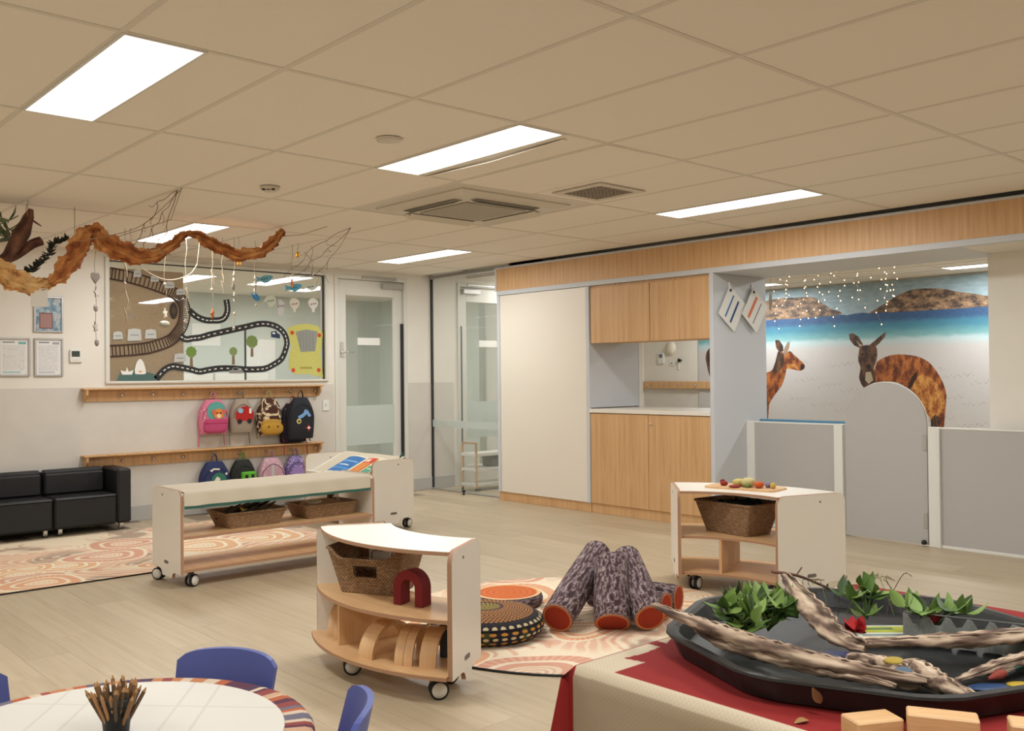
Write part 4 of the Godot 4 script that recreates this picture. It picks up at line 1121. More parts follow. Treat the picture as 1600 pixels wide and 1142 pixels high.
func backpack(called: String, label: String, at: Vector3, w: float, h: float, col: Color, pocket: Color, strap: Color, motif: String) -> void:
	var t := thing(called, label, "backpack", at, 0, "children's backpacks on the coat rails")
	t.position.z += 0.03
	var cy := -0.07 - h / 2
	var body := g()
	# soft upright bag, narrower at the top
	var rows := []
	for i in 13:
		var v := float(i) / 12
		var wy := 0.5 * w * (0.5 + 0.5 * sin(minf(v * 1.9, 1.0) * PI / 2)) * (1.0 - 0.10 * pow(v, 3))
		var dz := 0.058 * sqrt(maxf(0.0, 1.0 - pow(absf(v * 2 - 1.08) / 1.12, 3)))
		rows.append([wy, dz])
	var P := []
	for i in 13:
		var ring := []
		for k in 20:
			var a := TAU * k / 20
			var cx := signf(cos(a)) * pow(absf(cos(a)), 0.6)
			var cz := signf(sin(a)) * pow(absf(sin(a)), 0.6)
			ring.append(Vector3(cx * rows[i][0], -0.06 - h * i / 12.0, cz * rows[i][1]))
		P.append(ring)
	body.set_smooth_group(1)
	for i in 12:
		for k in 20:
			var k2 := (k + 1) % 20
			quad(body, P[i + 1][k2], P[i + 1][k], P[i][k], P[i][k2], V(float(k + 1) / 20, float(i + 1) / 12), V(float(k) / 20, float(i + 1) / 12), V(float(k) / 20, float(i) / 12), V(float(k + 1) / 20, float(i) / 12))
	body.set_smooth_group(-1)
	for k in range(1, 19):
		tri(body, P[0][0], P[0][k + 1], P[0][k])
		tri(body, P[12][0], P[12][k], P[12][k + 1])
	var bm: Material = cloth("bag_" + motif, col, 0.8, 0.10, 0.1)
	if motif == "giraffe":
		bm = uv_mat("giraffe_hide", cells_image(17, Color(0.86, 0.79, 0.64), Color(0.27, 0.13, 0.09), 40), 0.85)
	elif motif == "spots":
		bm = uv_mat("spotty", dots_image(3, Color(0.13, 0.10, 0.15), [Color(0.65, 0.12, 0.15), Color(0.55, 0.55, 0.6), Color(0.25, 0.22, 0.4)], 120), 0.8)
	elif motif == "glitter":
		bm = uv_mat("glitter", dots_image(4, Color(0.74, 0.57, 0.61), [Color(0.85, 0.75, 0.76), Color(0.78, 0.62, 0.66), Color(0.66, 0.50, 0.58)], 600), 0.5)
	elif motif == "sequin":
		bm = uv_mat("sequin", dots_image(5, Color(0.42, 0.34, 0.56), [Color(0.72, 0.66, 0.82), Color(0.55, 0.44, 0.66), Color(0.85, 0.70, 0.78)], 500), 0.4)
	elif motif == "puppy":
		bm = uv_mat("pinkdots", dots_image(6, Color(0.80, 0.45, 0.54), [Color(0.88, 0.64, 0.68), Color(0.76, 0.32, 0.45)], 160), 0.8)
	part(t, "body", body, bm)
	var zf := 0.055
	part(t, "zip", tube(g(), smoothed([Vector3(-w * 0.40, cy - h * 0.12, zf * 0.72), Vector3(-w * 0.36, cy + h * 0.18, zf * 0.9), Vector3(0, cy + h * 0.36, zf * 0.92), Vector3(w * 0.36, cy + h * 0.18, zf * 0.9), Vector3(w * 0.40, cy - h * 0.12, zf * 0.72)], 5), 0.004, 5), cloth("zip_" + motif, col.darkened(0.35)))
	part(t, "top_loop", tube(g(), smoothed([Vector3(-0.03, -0.075, 0), Vector3(-0.022, -0.02, 0.004), Vector3(0, 0.012, 0.006), Vector3(0.022, -0.02, 0.004), Vector3(0.03, -0.075, 0)], 5), 0.008, 6, Transform3D.IDENTITY, 0.5), cloth("loop_" + motif, strap if motif != "giraffe" else Color(0.80, 0.70, 0.40)))
	for s in [-1.0, 1.0]:
		var lo := -0.06 - h - (0.12 if motif in ["puppy", "spots", "car"] else 0.03)
		var fz := 0.09 if motif == "spots" else 0.0
		part(t, "strap", tube(g(), smoothed([Vector3(s * w * 0.20, -0.08, -0.045), Vector3(s * w * 0.40, cy, -0.060), Vector3(s * w * 0.42, -0.05 - h, -0.045 + fz), Vector3(s * w * 0.44, lo, -0.03 + fz)], 5), 0.013, 6, Transform3D.IDENTITY, 0.3), cloth("strap_" + motif, strap))
	if motif in ["puppy", "giraffe", "glitter", "block", "planet"]:
		var pr := Vector3(w * 0.40, h * 0.20, 0.028)
		part(t, "front_pocket", blob(g(), Vector3(0, cy - h * 0.24, zf), pr, 0.55), cloth("pocket_" + motif, pocket, 0.85))
	var F := func(poly: Array, c: Color, z: float, key: String, called2 := "patch") -> void:
		part(t, called2, prism(g(), poly, 0.004, T(0, 0, z)), mt(key, c, 0.75))
	match motif:
		"puppy":
			F.call(ring2(0.095, 20, V(0.01, cy + 0.06)), Color(0.35, 0.62, 0.58), zf + 0.001, "patch_teal")
			F.call(ring2(0.052, 18, V(0.03, cy + 0.035)), Color(0.85, 0.52, 0.22), zf + 0.006, "patch_tan")
			for s in [-1, 1]:
				F.call(ring2(0.024, 12, V(0.03 + s * 0.05, cy + 0.055)), Color(0.80, 0.40, 0.30), zf + 0.0065, "patch_ear", "ear")
				F.call(ring2(0.007, 8, V(0.03 + s * 0.017, cy + 0.045)), Color(0.08, 0.05, 0.04), zf + 0.0105, "patch_eye", "eye")
			F.call(ring2(0.022, 12, V(0.03, cy + 0.015)), Color(0.92, 0.80, 0.66), zf + 0.0105, "patch_snout")
			part(t, "pocket_flap", box(g(), Vector3(0, cy - h * 0.10, zf + 0.026), Vector3(w * 0.74, 0.045, 0.014), 0.006), cloth("flap_pink", Color(0.82, 0.25, 0.45)))
		"car":
			F.call(rounded(0.19, 0.105, 0.035, 4).map(func(q): return q + V(-0.085, cy - 0.04)), Color(0.68, 0.09, 0.07), zf + 0.002, "patch_red")
			F.call(rounded(0.13, 0.10, 0.05, 5).map(func(q): return q + V(-0.05, cy + 0.0)), Color(0.68, 0.09, 0.07), zf + 0.0025, "patch_red")
			F.call(rounded(0.05, 0.048, 0.02, 4).map(func(q): return q + V(-0.06, cy + 0.035)), Color(0.55, 0.72, 0.80), zf + 0.007, "patch_glass", "car_window")
			F.call(rounded(0.025, 0.05, 0.004, 2).map(func(q): return q + V(0.055, cy + 0.03)), Color(0.9, 0.86, 0.82), zf + 0.007, "patch_white", "car_window")
			for x in [-0.045, 0.06]:
				F.call(ring2(0.024, 14, V(x, cy - 0.045)), Color(0.13, 0.08, 0.09), zf + 0.007, "patch_wheel", "wheel")
		"giraffe":
			part(t, "muzzle", blob(g(), Vector3(0, cy - h * 0.30, zf + 0.012), Vector3(w * 0.46, h * 0.17, 0.032), 0.75), cloth("muzzle", Color(0.78, 0.57, 0.14)))
			for s in [-1, 1]:
				F.call(ring2(0.008, 10, V(s * 0.05, cy - h * 0.24)), Color(0.08, 0.05, 0.04), zf + 0.042, "patch_eye", "nostril")
		"robot":
			F.call([V(-0.06, cy + 0.03), V(0.0, cy + 0.06), V(0.02, cy + 0.10), V(0.05, cy + 0.09), V(0.09, cy + 0.03), V(0.06, cy + 0.02), V(0.04, cy + 0.05), V(0.0, cy + 0.02), V(-0.05, cy + 0.0)], Color(0.45, 0.62, 0.80), zf + 0.002, "patch_sky")
			F.call(ring2(0.026, 16, V(-0.05, cy - 0.02)), Color(0.85, 0.78, 0.45), zf + 0.003, "patch_gold")
			F.call(ring2(0.012, 12, V(-0.05, cy - 0.02)), Color(0.1, 0.1, 0.12), zf + 0.008, "patch_black")
			F.call(star2(0.035, 0.4, 4).map(func(q): return q + V(0.06, cy - 0.09)), Color(0.80, 0.22, 0.22), zf + 0.003, "patch_rose")
			F.call(ring2(0.014, 10, V(0.06, cy - 0.09)), Color(0.9, 0.85, 0.8), zf + 0.008, "patch_white")
		"planet":
			F.call(ring2(0.075, 22, V(0.02, cy + 0.01)), Color(0.20, 0.45, 0.35), zf + 0.003, "patch_planet")
			F.call([V(-0.03, cy + 0.01), V(0.0, cy + 0.05), V(0.03, cy + 0.03), V(0.02, cy - 0.02)], Color(0.85, 0.85, 0.82), zf + 0.008, "patch_white")
			F.call([V(0.02, cy - 0.04), V(0.035, cy + 0.02), V(0.05, cy - 0.04)], Color(0.78, 0.35, 0.16), zf + 0.009, "patch_rocket", "rocket")
			F.call([V(-0.07, cy + 0.11), V(-0.03, cy + 0.13), V(0.03, cy + 0.125), V(0.03, cy + 0.11), V(-0.03, cy + 0.115), V(-0.05, cy + 0.095)], Color(0.85, 0.87, 0.9), zf - 0.001, "patch_white", "swoosh")
			F.call(star2(0.018).map(func(q): return q + V(0.10, cy + 0.07)), Color(0.85, 0.82, 0.75), zf - 0.004, "patch_white", "star")
		"block":
			var bxm := mt("patch_lime", Color(0.34, 0.66, 0.17), 0.6)
			part(t, "block_patch", box(g(), Vector3(0.03, cy + 0.0, zf + 0.02), Vector3(0.15, 0.13, 0.05), 0.012), bxm)
			for s in [-1, 1]:
				part(t, "block_eye", box(g(), Vector3(0.03 + s * 0.032, cy + 0.01, zf + 0.046), Vector3(0.03, 0.055, 0.006), 0.002), mats["black"])
		"glitter":
			part(t, "centre_band", box(g(), Vector3(-0.01, cy + 0.03, zf + 0.001), Vector3(0.04, h * 0.5, 0.012), 0.004), cloth("band_white", Color(0.82, 0.78, 0.78)))
		"sequin":
			F.call(ring2(0.07, 18, V(0.0, cy + 0.02)), Color(0.58, 0.48, 0.70), zf + 0.001, "patch_lilac")

func dots_image(seed_: int, ground: Color, cols: Array, count: int) -> Image:
	var im := Image.create(256, 128, false, Image.FORMAT_RGB8)
	im.fill(ground)
	var r := RandomNumberGenerator.new()
	r.seed = seed_
	for k in count:
		var s := r.randi_range(2, 7)
		var c: Color = cols[r.randi() % cols.size()]
		im.fill_rect(Rect2i(r.randi_range(0, 250), r.randi_range(0, 122), s, maxi(2, s - 2)), c)
	return im

func cells_image(seed_: int, gap: Color, cell: Color, count: int) -> Image:
	var n := FastNoiseLite.new()
	n.seed = seed_
	n.noise_type = FastNoiseLite.TYPE_CELLULAR
	n.cellular_return_type = FastNoiseLite.RETURN_DISTANCE2_SUB
	n.frequency = 0.032
	var im := n.get_image(256, 128)
	return ramp(im, [[0.0, gap], [0.22, gap], [0.30, cell], [1.0, cell]])

# ---------------------------------------------------------------- pictures on the window
func ribbon(path: Array, w: float, z: float, n0 := 0, n1 := -1) -> Array:
	var L := []
	var n := path.size()
	for i in n:
		var d: Vector2 = (path[mini(i + 1, n - 1)] - path[maxi(i - 1, 0)]).normalized()
		var s := Vector2(-d.y, d.x) * w * 0.5
		L.append([Vector3(path[i].x + s.x, path[i].y + s.y, z), Vector3(path[i].x - s.x, path[i].y - s.y, z)])
	return L

func window_pictures() -> void:
	var z := ZB - 0.0235   # on the room side of the glass
	var kp := thing("kraft_paper", "brown kraft paper sheet covering one end of the window", "paper", Vector3(0, 0, ZB - 0.036))
	part(kp, "kraft_sheet", span(Vector3(3.013, 1.287, -0.002), Vector3(3.72, 2.32, 0), 0.0), cloth("kraft", Color(0.63, 0.50, 0.33), 0.85, 0.06, 0.5))
	var ink := mt("track_ink", Color(0.26, 0.16, 0.11), 0.8)
	var tk := thing("drawn_track", "hand drawn brown railway track curving over the kraft paper", "drawing", Vector3.ZERO)
	var mid := smoothed([V(3.03, 2.27), V(3.23, 2.24), V(3.46, 2.18), V(3.62, 2.12), V(3.70, 2.05), V(3.73, 1.95), V(3.71, 1.83), V(3.65, 1.73), V(3.57, 1.66), V(3.40, 1.60), V(3.23, 1.575), V(3.03, 1.56)], 6)
	for off in [-0.05, 0.05]:
		var pp := []
		for i in mid.size():
			var dd: Vector2 = (mid[mini(i + 1, mid.size() - 1)] - mid[maxi(i - 1, 0)]).normalized()
			pp.append(mid[i] + Vector2(-dd.y, dd.x) * off)
		part(tk, "rail_line", sheet(g(), ribbon(pp, 0.014, z - 0.001), Vector3(0, 0, 0.001)), ink)
	for i in range(1, mid.size() - 1):
		var dd: Vector2 = (mid[i + 1] - mid[i - 1]).normalized()
		var ss := Vector2(-dd.y, dd.x) * 0.045
		part(tk, "sleeper_line", sheet(g(), ribbon([mid[i] - ss, mid[i] + ss], 0.009, z - 0.001), Vector3(0, 0, 0.001)), ink)
	var wheel := thing("drawn_tunnel", "dark smudged round tunnel drawn inside the track bend", "drawing", Vector3(3.62, 1.95, z - 0.0012))
	part(wheel, "smudge", prism(g(), ring2(0.05, 18).map(func(q): return V(q.x * 0.8, q.y * 1.6)), 0.001), mt("smudge", Color(0.24, 0.20, 0.16), 0.85))
	part(wheel, "core", prism(g(), ring2(0.02, 12).map(func(q): return V(q.x, q.y * 1.6)), 0.001, T(0, 0, 0.0012)), mt("smudge_light", Color(0.33, 0.27, 0.21), 0.85))
	var roads := [
		["black paper road with white dashes looping across the window", smoothed([V(3.45, 1.30), V(3.52, 1.38), V(3.60, 1.42), V(3.69, 1.41), V(3.79, 1.39), V(3.87, 1.37), V(3.96, 1.385), V(4.08, 1.40), V(4.21, 1.40), V(4.34, 1.39), V(4.47, 1.39), V(4.57, 1.40), V(4.66, 1.44), V(4.75, 1.50), V(4.80, 1.61), V(4.81, 1.68), V(4.78, 1.76), V(4.71, 1.82), V(4.61, 1.85), V(4.50, 1.85), V(4.37, 1.82), V(4.24, 1.79), V(4.11, 1.76), V(3.98, 1.73), V(3.88, 1.70), V(3.80, 1.69), V(3.74, 1.68), V(3.68, 1.71)], 4)],
		["short black paper road with white dashes bent like a hook", smoothed([V(3.77, 1.96), V(3.85, 1.90), V(3.94, 1.87), V(4.02, 1.87), V(4.08, 1.875), V(4.13, 1.90), V(4.16, 1.96), V(4.16, 2.02), V(4.15, 2.08)], 4)]]
	for r in roads:
		var t := thing("paper_road", r[0], "paper road", Vector3.ZERO, 0, "paper roads on the window")
		part(t, "road_strip", sheet(g(), ribbon(r[1], 0.062, z), Vector3(0, 0, 0.001)), cloth("road_paper", Color(0.10, 0.10, 0.10), 0.85, 0.35, 0.2))
		var i := 2
		while i < r[1].size() - 2:
			var a: Vector2 = r[1][i]
			var b: Vector2 = r[1][i + 1]
			var m := (a + b) / 2
			var dd := (b - a).normalized() * 0.013
			part(t, "dash", sheet(g(), ribbon([m - dd, m + dd], 0.010, z + 0.0012), Vector3(0, 0, 0.0008)), mats["paper"])
			i += 2
	# yellow bus
	var bus := thing("paper_bus", "yellow paper bus with grey windows and red wheels on the window", "paper bus", Vector3(0, 0, z))
	part(bus, "bus_body", prism(g(), [V(4.81, 1.81), V(4.89, 1.85), V(5.04, 1.87), V(5.17, 1.85), V(5.235, 1.77), V(5.22, 1.66), V(5.20, 1.55), V(5.215, 1.43), V(5.235, 1.30), V(5.06, 1.34), V(4.89, 1.34), V(4.83, 1.40), V(4.83, 1.50), V(4.86, 1.63)], 0.0015), cloth("bus_yellow", Color(0.80, 0.78, 0.42), 0.85, 0.05, 0.3))
	part(bus, "bus_window", prism(g(), [V(4.91, 1.78), V(5.04, 1.81), V(5.17, 1.79), V(5.14, 1.58), V(4.97, 1.57)], 0.001, T(0, 0, 0.002)), cloth("bus_glass", Color(0.63, 0.64, 0.60), 0.8, 0.15, 0.1))
	for k in 5:
		part(bus, "window_line", box(g(), Vector3(4.965 + 0.037 * k, 1.685, 0.0035), Vector3(0.005, 0.19, 0.001)), mt("crayon_grey", Color(0.5, 0.5, 0.48), 0.9))
	for p in [V(4.88, 1.38), V(5.18, 1.38), V(5.19, 1.75), V(4.87, 1.77)]:
		part(bus, "wheel", prism(g(), ring2(0.022, 14, p), 0.001, T(0, 0, 0.002)), mt("crayon_red", Color(0.78, 0.28, 0.18), 0.9))
	part(bus, "bumper_text", box(g(), Vector3(5.03, 1.405, 0.0025), Vector3(0.14, 0.018, 0.001)), mt("crayon_olive", Color(0.62, 0.58, 0.28), 0.9))
	for k in 3:
		var p := [V(3.79, 1.56), V(4.22, 1.57), V(4.42, 1.67)][k] as Vector2
		var rr := [0.052, 0.042, 0.062][k] as float
		var t := thing("paper_tree", ["green paper tree beside the edge of the brown paper", "small pale green paper tree beside the bright patch", "largest green paper tree in front of the dark post"][k], "paper tree", Vector3(p.x, p.y, z), 0, "paper trees on the window")
		var cr := []
		for i in 30:
			var a := TAU * i / 30
			cr.append(V(cos(a), sin(a)) * rr * (1.0 + 0.07 * sin(a * 9)))
		part(t, "crown", prism(g(), cr, 0.0015), cloth("tree_green%d" % k, [Color(0.50, 0.66, 0.24), Color(0.60, 0.70, 0.40), Color(0.55, 0.66, 0.33)][k], 0.9, 0.2, 0.05))
		part(t, "trunk", prism(g(), [V(-0.012, -rr), V(0.012, -rr), V(0.016, -rr - 0.09), V(-0.016, -rr - 0.09)], 0.0012), mt("trunk_brown", Color(0.52, 0.42, 0.33), 0.9))
	# white drawings, cut out and taped up
	var cuts := [[3.28, 2.28, 0.075, 0.065, "small lilac drawing taped at the start of the track"], [3.44, 2.24, 0.08, 0.055, "pale drawing of a carriage second along the track"], [3.58, 2.19, 0.10, 0.06, "pale drawing of a carriage third along the track"], [3.69, 2.13, 0.09, 0.055, "pale drawing of a carriage at the track bend"], [3.10, 1.70, 0.09, 0.07, "white and blue drawing at the start of the lower track"], [3.25, 1.71, 0.13, 0.11, "large white drawing standing on the lower track"], [3.40, 1.72, 0.11, 0.085, "white folded drawing on the lower track"], [3.68, 1.50, 0.12, 0.08, "plain white card at the edge of the brown paper"]]
	for c in cuts:
		var t := thing("paper_drawing", c[4], "drawing", Vector3(c[0], c[1], z + 0.0005), 0, "children's drawings on the brown paper")
		part(t, "drawing_sheet", prism(g(), [V(-c[2] / 2, -c[3] / 2), V(c[2] / 2, -c[3] / 2 + 0.006), V(c[2] / 2 - 0.008, c[3] / 2), V(0, c[3] / 2 + 0.008), V(-c[2] / 2 + 0.006, c[3] / 2 - 0.004)], 0.0012), cloth("drawing_paper", Color(0.84, 0.84, 0.81), 0.85, 0.12, 0.12))
		part(t, "pencil_line", box(g(), Vector3(0, 0, 0.0018), Vector3(c[2] * 0.6, 0.006, 0.0008)), mt("pencil", Color(0.45, 0.47, 0.50), 0.9))
	var pond := thing("paper_pond", "teal painted pond with reeds low on the brown paper", "painting", Vector3(3.25, 1.34, z - 0.0005))
	part(pond, "water", prism(g(), smoothed([V(-0.16, -0.05), V(0.17, -0.05), V(0.19, 0.0), V(0.10, 0.03), V(0.0, 0.045), V(-0.12, 0.02), V(-0.16, -0.05)], 4), 0.001), cloth("pond_teal", Color(0.30, 0.43, 0.40), 0.85, 0.12, 0.1))
	var boat := thing("paper_boat", "white paper boat floating on the teal pond", "paper boat", Vector3(3.18, 1.365, z + 0.001))
	part(boat, "hull", prism(g(), [V(-0.06, 0.02), V(-0.045, -0.02), V(0.045, -0.02), V(0.06, 0.022), V(0.02, 0.01), V(-0.02, 0.01)], 0.001), mats["paper"])
	part(boat, "sail", prism(g(), [V(-0.012, 0.01), V(0.012, 0.01), V(0.0, 0.05)], 0.001), mats["paper"])
	var duck := thing("paper_duck", "white paper duck with an orange beak beside the boat", "paper duck", Vector3(3.30, 1.39, z + 0.001))
	part(duck, "duck_body", prism(g(), smoothed([V(-0.045, -0.04), V(0.045, -0.04), V(0.05, 0.0), V(0.03, 0.07), V(0.0, 0.10), V(-0.03, 0.07), V(-0.05, 0.0), V(-0.045, -0.04)], 4), 0.001), mats["paper"])
	part(duck, "beak", prism(g(), [V(-0.02, -0.01), V(0.02, -0.012), V(0.0, -0.028)], 0.001, T(0, 0, 0.0012)), mt("beak", Color(0.85, 0.55, 0.20), 0.8))
	# hanging cut-outs along the top of the glass
	var cut := [
		["paper_balloon", "white paper balloon shape with a pink mark near the bus", V(4.90, 2.07), Color(0.80, 0.78, 0.70), "balloon"],
		["paper_balloon", "white paper balloon shape with dark eyes next to the window edge", V(5.12, 2.08), Color(0.83, 0.82, 0.78), "balloon"],
		["paper_seahorse", "pale lilac paper seahorse on the window glass", V(4.74, 2.04), Color(0.76, 0.74, 0.73), "horse"],
		["paper_turtle", "pale paper turtle with green spots on the window glass", V(4.63, 2.09), Color(0.76, 0.77, 0.70), "turtle"],
		["paper_fish", "long white paper fish with green spots near the window corner", V(5.09, 2.26), Color(0.80, 0.80, 0.74), "fish"],
		["paper_fish", "bright blue paper fish behind the orange star", V(4.89, 2.24), Color(0.32, 0.62, 0.72), "fish"],
		["paper_fish", "pale blue paper fish near the top of the window", V(4.56, 2.31), Color(0.42, 0.66, 0.74), "fish"]]
	for c in cut:
		var t := thing(c[0], c[1], "paper cut-out", Vector3(c[2].x, c[2].y, z), 0, "paper sea creatures on the window")
		var poly := []
		match c[4]:
			"balloon":
				poly = smoothed([V(-0.015, -0.085), V(0.015, -0.085), V(0.018, -0.055), V(0.05, -0.02), V(0.055, 0.03), V(0.0, 0.065), V(-0.055, 0.03), V(-0.05, -0.02), V(-0.018, -0.055), V(-0.015, -0.085)], 4)
			"horse":
				poly = smoothed([V(-0.03, -0.09), V(0.02, -0.10), V(0.04, -0.05), V(0.03, 0.0), V(0.045, 0.03), V(0.0, 0.07), V(-0.03, 0.05), V(-0.01, 0.01), V(-0.03, -0.03), V(-0.03, -0.09)], 4)
			"turtle":
				poly = smoothed([V(-0.09, -0.03), V(-0.05, -0.01), V(-0.02, -0.06), V(0.03, -0.05), V(0.06, 0.0), V(0.04, 0.05), V(-0.02, 0.05), V(-0.06, 0.03), V(-0.09, -0.03)], 4)
			"fish":
				poly = smoothed([V(-0.10, -0.045), V(-0.05, -0.02), V(0.02, -0.04), V(0.09, 0.01), V(0.08, 0.04), V(0.0, 0.035), V(-0.05, 0.01), V(-0.10, 0.02), V(-0.085, -0.01), V(-0.10, -0.045)], 4)
		part(t, "cut_out", prism(g(), poly, 0.0015), mt("cut_" + t.name, c[3], 0.85))
		for k in 3:
			part(t, "mark", prism(g(), ring2(0.009, 8, V(-0.025 + 0.026 * k, 0.005 * (k - 1))), 0.0008, T(0, 0, 0.002)), mt("mark_" + c[4], {"balloon": Color(0.55, 0.35, 0.38), "horse": Color(0.55, 0.40, 0.50), "turtle": Color(0.35, 0.52, 0.35), "fish": Color(0.30, 0.42, 0.40)}[c[4]], 0.9))
	var rob := thing("paper_car", "small dark blue paper car on the bend of the road", "paper car", Vector3(4.68, 1.74, z + 0.003))
	part(rob, "car_body", prism(g(), [V(-0.05, -0.02), V(0.05, -0.035), V(0.05, 0.01), V(0.02, 0.02), V(0.01, 0.045), V(-0.05, 0.035)], 0.0012), mt("car_blue", Color(0.16, 0.22, 0.33), 0.8))
	part(rob, "car_window", box(g(), Vector3(-0.02, 0.02, 0.002), Vector3(0.03, 0.018, 0.001)), mats["paper"])
	var vw := thing("paper_car", "white outline paper car driving on the lower road", "paper car", Vector3(4.245, 1.38, z + 0.003))
	part(vw, "car_body", prism(g(), [V(-0.07, -0.03), V(0.07, -0.03), V(0.075, 0.0), V(0.04, 0.01), V(0.025, 0.03), V(-0.03, 0.03), V(-0.045, 0.005), V(-0.075, 0.0)], 0.0012), cloth("car_white", Color(0.66, 0.66, 0.63), 0.8, 0.2, 0.03))
	part(vw, "car_window", box(g(), Vector3(-0.005, 0.014, 0.002), Vector3(0.045, 0.018, 0.001)), mats["dark"])

# ---------------------------------------------------------------- hanging from the ceiling
func bark_strip(parent: Node3D, called: String, path: Array, w: Array, tilt: Array, m: Material) -> void:
	# a curled, wavy length of paperbark: a cross-section that cups, carried along the path
	var pts := smoothed(path, 7)
	var rows := []
	var n := pts.size()
	for i in n:
		var t := float(i) / (n - 1) * (w.size() - 1)
		var k := mini(int(t), w.size() - 2)
		var ww: float = lerpf(w[k], w[k + 1], t - k)
		var ti: float = lerpf(tilt[k], tilt[k + 1], t - k)
		var d: Vector3 = (pts[mini(i + 1, n - 1)] - pts[maxi(i - 1, 0)]).normalized()
		var side := d.cross(Vector3(0, 0, 1)).normalized()
		var out := side.cross(d).normalized()
		var row := []
		for j in 9:
			var a := (j - 4) / 4.0
			var rough := 0.014 * sin(i * 1.7 + j * 2.3) + 0.012 * sin(i * 0.6 - j * 4.1)
			var e := 1.0 + 0.13 * sin(i * 0.9 + (3 if j > 4 else 0)) + 0.09 * sin(i * 2.7 + (1 if j > 4 else 0))
			var s := side.rotated(d, ti)
			var o := out.rotated(d, ti)
			row.append(pts[i] + s * (a * ww * 0.5 * e) + o * (0.30 * ww * (1.0 - a * a) + rough))
		rows.append(row)
	part(parent, called, sheet(g(), rows, Vector3(0.0, 0.0, 0.005)), m)

func hanging_things() -> void:
	var nb := noise(91, 0.02, 128, 128, 4)
	var bark_o := uv_mat("bark_orange", ramp(nb, [[0.0, Color(0.50, 0.27, 0.14)], [0.4, Color(0.70, 0.42, 0.22)], [0.7, Color(0.82, 0.57, 0.33)], [1.0, Color(0.88, 0.70, 0.48)]]), 0.85)
	var bark_y := uv_mat("bark_pale", ramp(nb, [[0.0, Color(0.62, 0.38, 0.20)], [0.35, Color(0.86, 0.65, 0.40)], [1.0, Color(0.93, 0.80, 0.58)]]), 0.85)
	var bark_d := uv_mat("bark_dark", ramp(nb, [[0.0, Color(0.24, 0.15, 0.12)], [0.5, Color(0.40, 0.26, 0.20)], [1.0, Color(0.54, 0.38, 0.28)]]), 0.9)
	var z := -6.6
	var u := func(px: float, py: float, dz := 0.0) -> Vector3:   # position on the hanging plane, from a plan of the strip in centimetres
		return Vector3(px / 100.0, py / 100.0, z + dz)
	var gar := thing("bark_garland", "long orange paperbark strip looping under the ceiling", "bark strip", Vector3.ZERO)
	bark_strip(gar, "loop_pale", [u.call(146, 210), u.call(159, 199), u.call(168, 194), u.call(181, 191), u.call(191, 196)], [0.15, 0.15, 0.15, 0.11, 0.05], [0.3, 0.5, 0.4, 0.3, 0.0], bark_y)
	bark_strip(gar, "loop_wide", [u.call(187, 193, 0.02), u.call(195, 201, 0.02), u.call(203, 213, 0.0), u.call(209, 225, 0.0), u.call(215, 229, 0.0), u.call(222, 225, 0.02)], [0.05, 0.13, 0.17, 0.16, 0.13, 0.12], [0.2, 0.4, 0.5, 0.6, 0.7, 0.6], bark_o)
	bark_strip(gar, "loop_wide", [u.call(216, 228, 0.03), u.call(223, 222, 0.03), u.call(233, 218, 0.02), u.call(246, 215, 0.0), u.call(260, 219, 0.0), u.call(272, 228, 0.0), u.call(279, 235, 0.0)], [0.10, 0.15, 0.15, 0.12, 0.10, 0.08, 0.04], [0.5, 0.6, 0.5, 0.4, 0.4, 0.3, 0.2], bark_o)
	bark_strip(gar, "loop_end", [u.call(279, 234, 0.0), u.call(287, 234, 0.01), u.call(295, 229, 0.02), u.call(306, 225, 0.02), u.call(321, 222, 0.0), u.call(339, 227, 0.0), u.call(351, 238, 0.0), u.call(356, 244, 0.0)], [0.04, 0.06, 0.09, 0.09, 0.10, 0.10, 0.08, 0.05], [0.2, 0.3, 0.4, 0.5, 0.6, 0.5, 0.4, 0.2], bark_o)
	part(gar, "twine", tube(g(), smoothed([u.call(203, 221, 0.10), u.call(222, 226, 0.12), u.call(245, 236, 0.10), Vector3(2.36, CE - 0.004, -5.63)], 6), 0.0025, 5), mats["cord"])
	part(gar, "twine", tube(g(), [u.call(228, 226, 0.12), Vector3(2.52, 2.36, -6.2), Vector3(2.348, CE - 0.004, -5.61)], 0.0025, 5), mats["cord"])
	part(gar, "twine", tube(g(), [u.call(348, 238), Vector3(3.66, 2.40, -6.5), Vector3(3.80, CE - 0.004, -6.35)], 0.0025, 5), mats["cord"])
	# dark branch pieces behind it
	var br := thing("bark_branch", "dark brown curled bark branch hanging over the pale bark loop", "bark branch", Vector3.ZERO)
	part(br, "branch", tube(g(), smoothed([u.call(148, 192, -0.05), u.call(160, 205, -0.05), u.call(166, 213, -0.05), u.call(173, 226, -0.05), u.call(178, 241, -0.04)], 5), [0.055, 0.055, 0.055, 0.052, 0.05, 0.05, 0.05, 0.048, 0.045, 0.045, 0.05, 0.055, 0.06, 0.065, 0.07, 0.07, 0.06, 0.05, 0.045, 0.03, 0.02], 8, Transform3D.IDENTITY, 0.6), bark_d)
	part(br, "twig", tube(g(), [u.call(178, 233), u.call(183, 230)], [0.008, 0.003], 5), bark_d)
	part(br, "twine", tube(g(), [u.call(175, 232, -0.02), Vector3(1.75, CE - 0.004, -6.6)], 0.002, 4), mats["cord"])
	var br2 := thing("bark_branch", "short dark brown bark piece pointing away from the ceiling garland", "bark branch", Vector3.ZERO)
	part(br2, "branch", tube(g(), smoothed([u.call(160, 206, -0.12), u.call(170, 211, -0.12), u.call(180, 219, -0.12), u.call(186, 222, -0.12)], 4), 0.045, 8, Transform3D.IDENTITY, 0.7), bark_d)
	part(br2, "twine", tube(g(), [u.call(176, 216, -0.12), Vector3(1.78, CE - 0.004, -6.75)], 0.002, 4), mats["cord"])
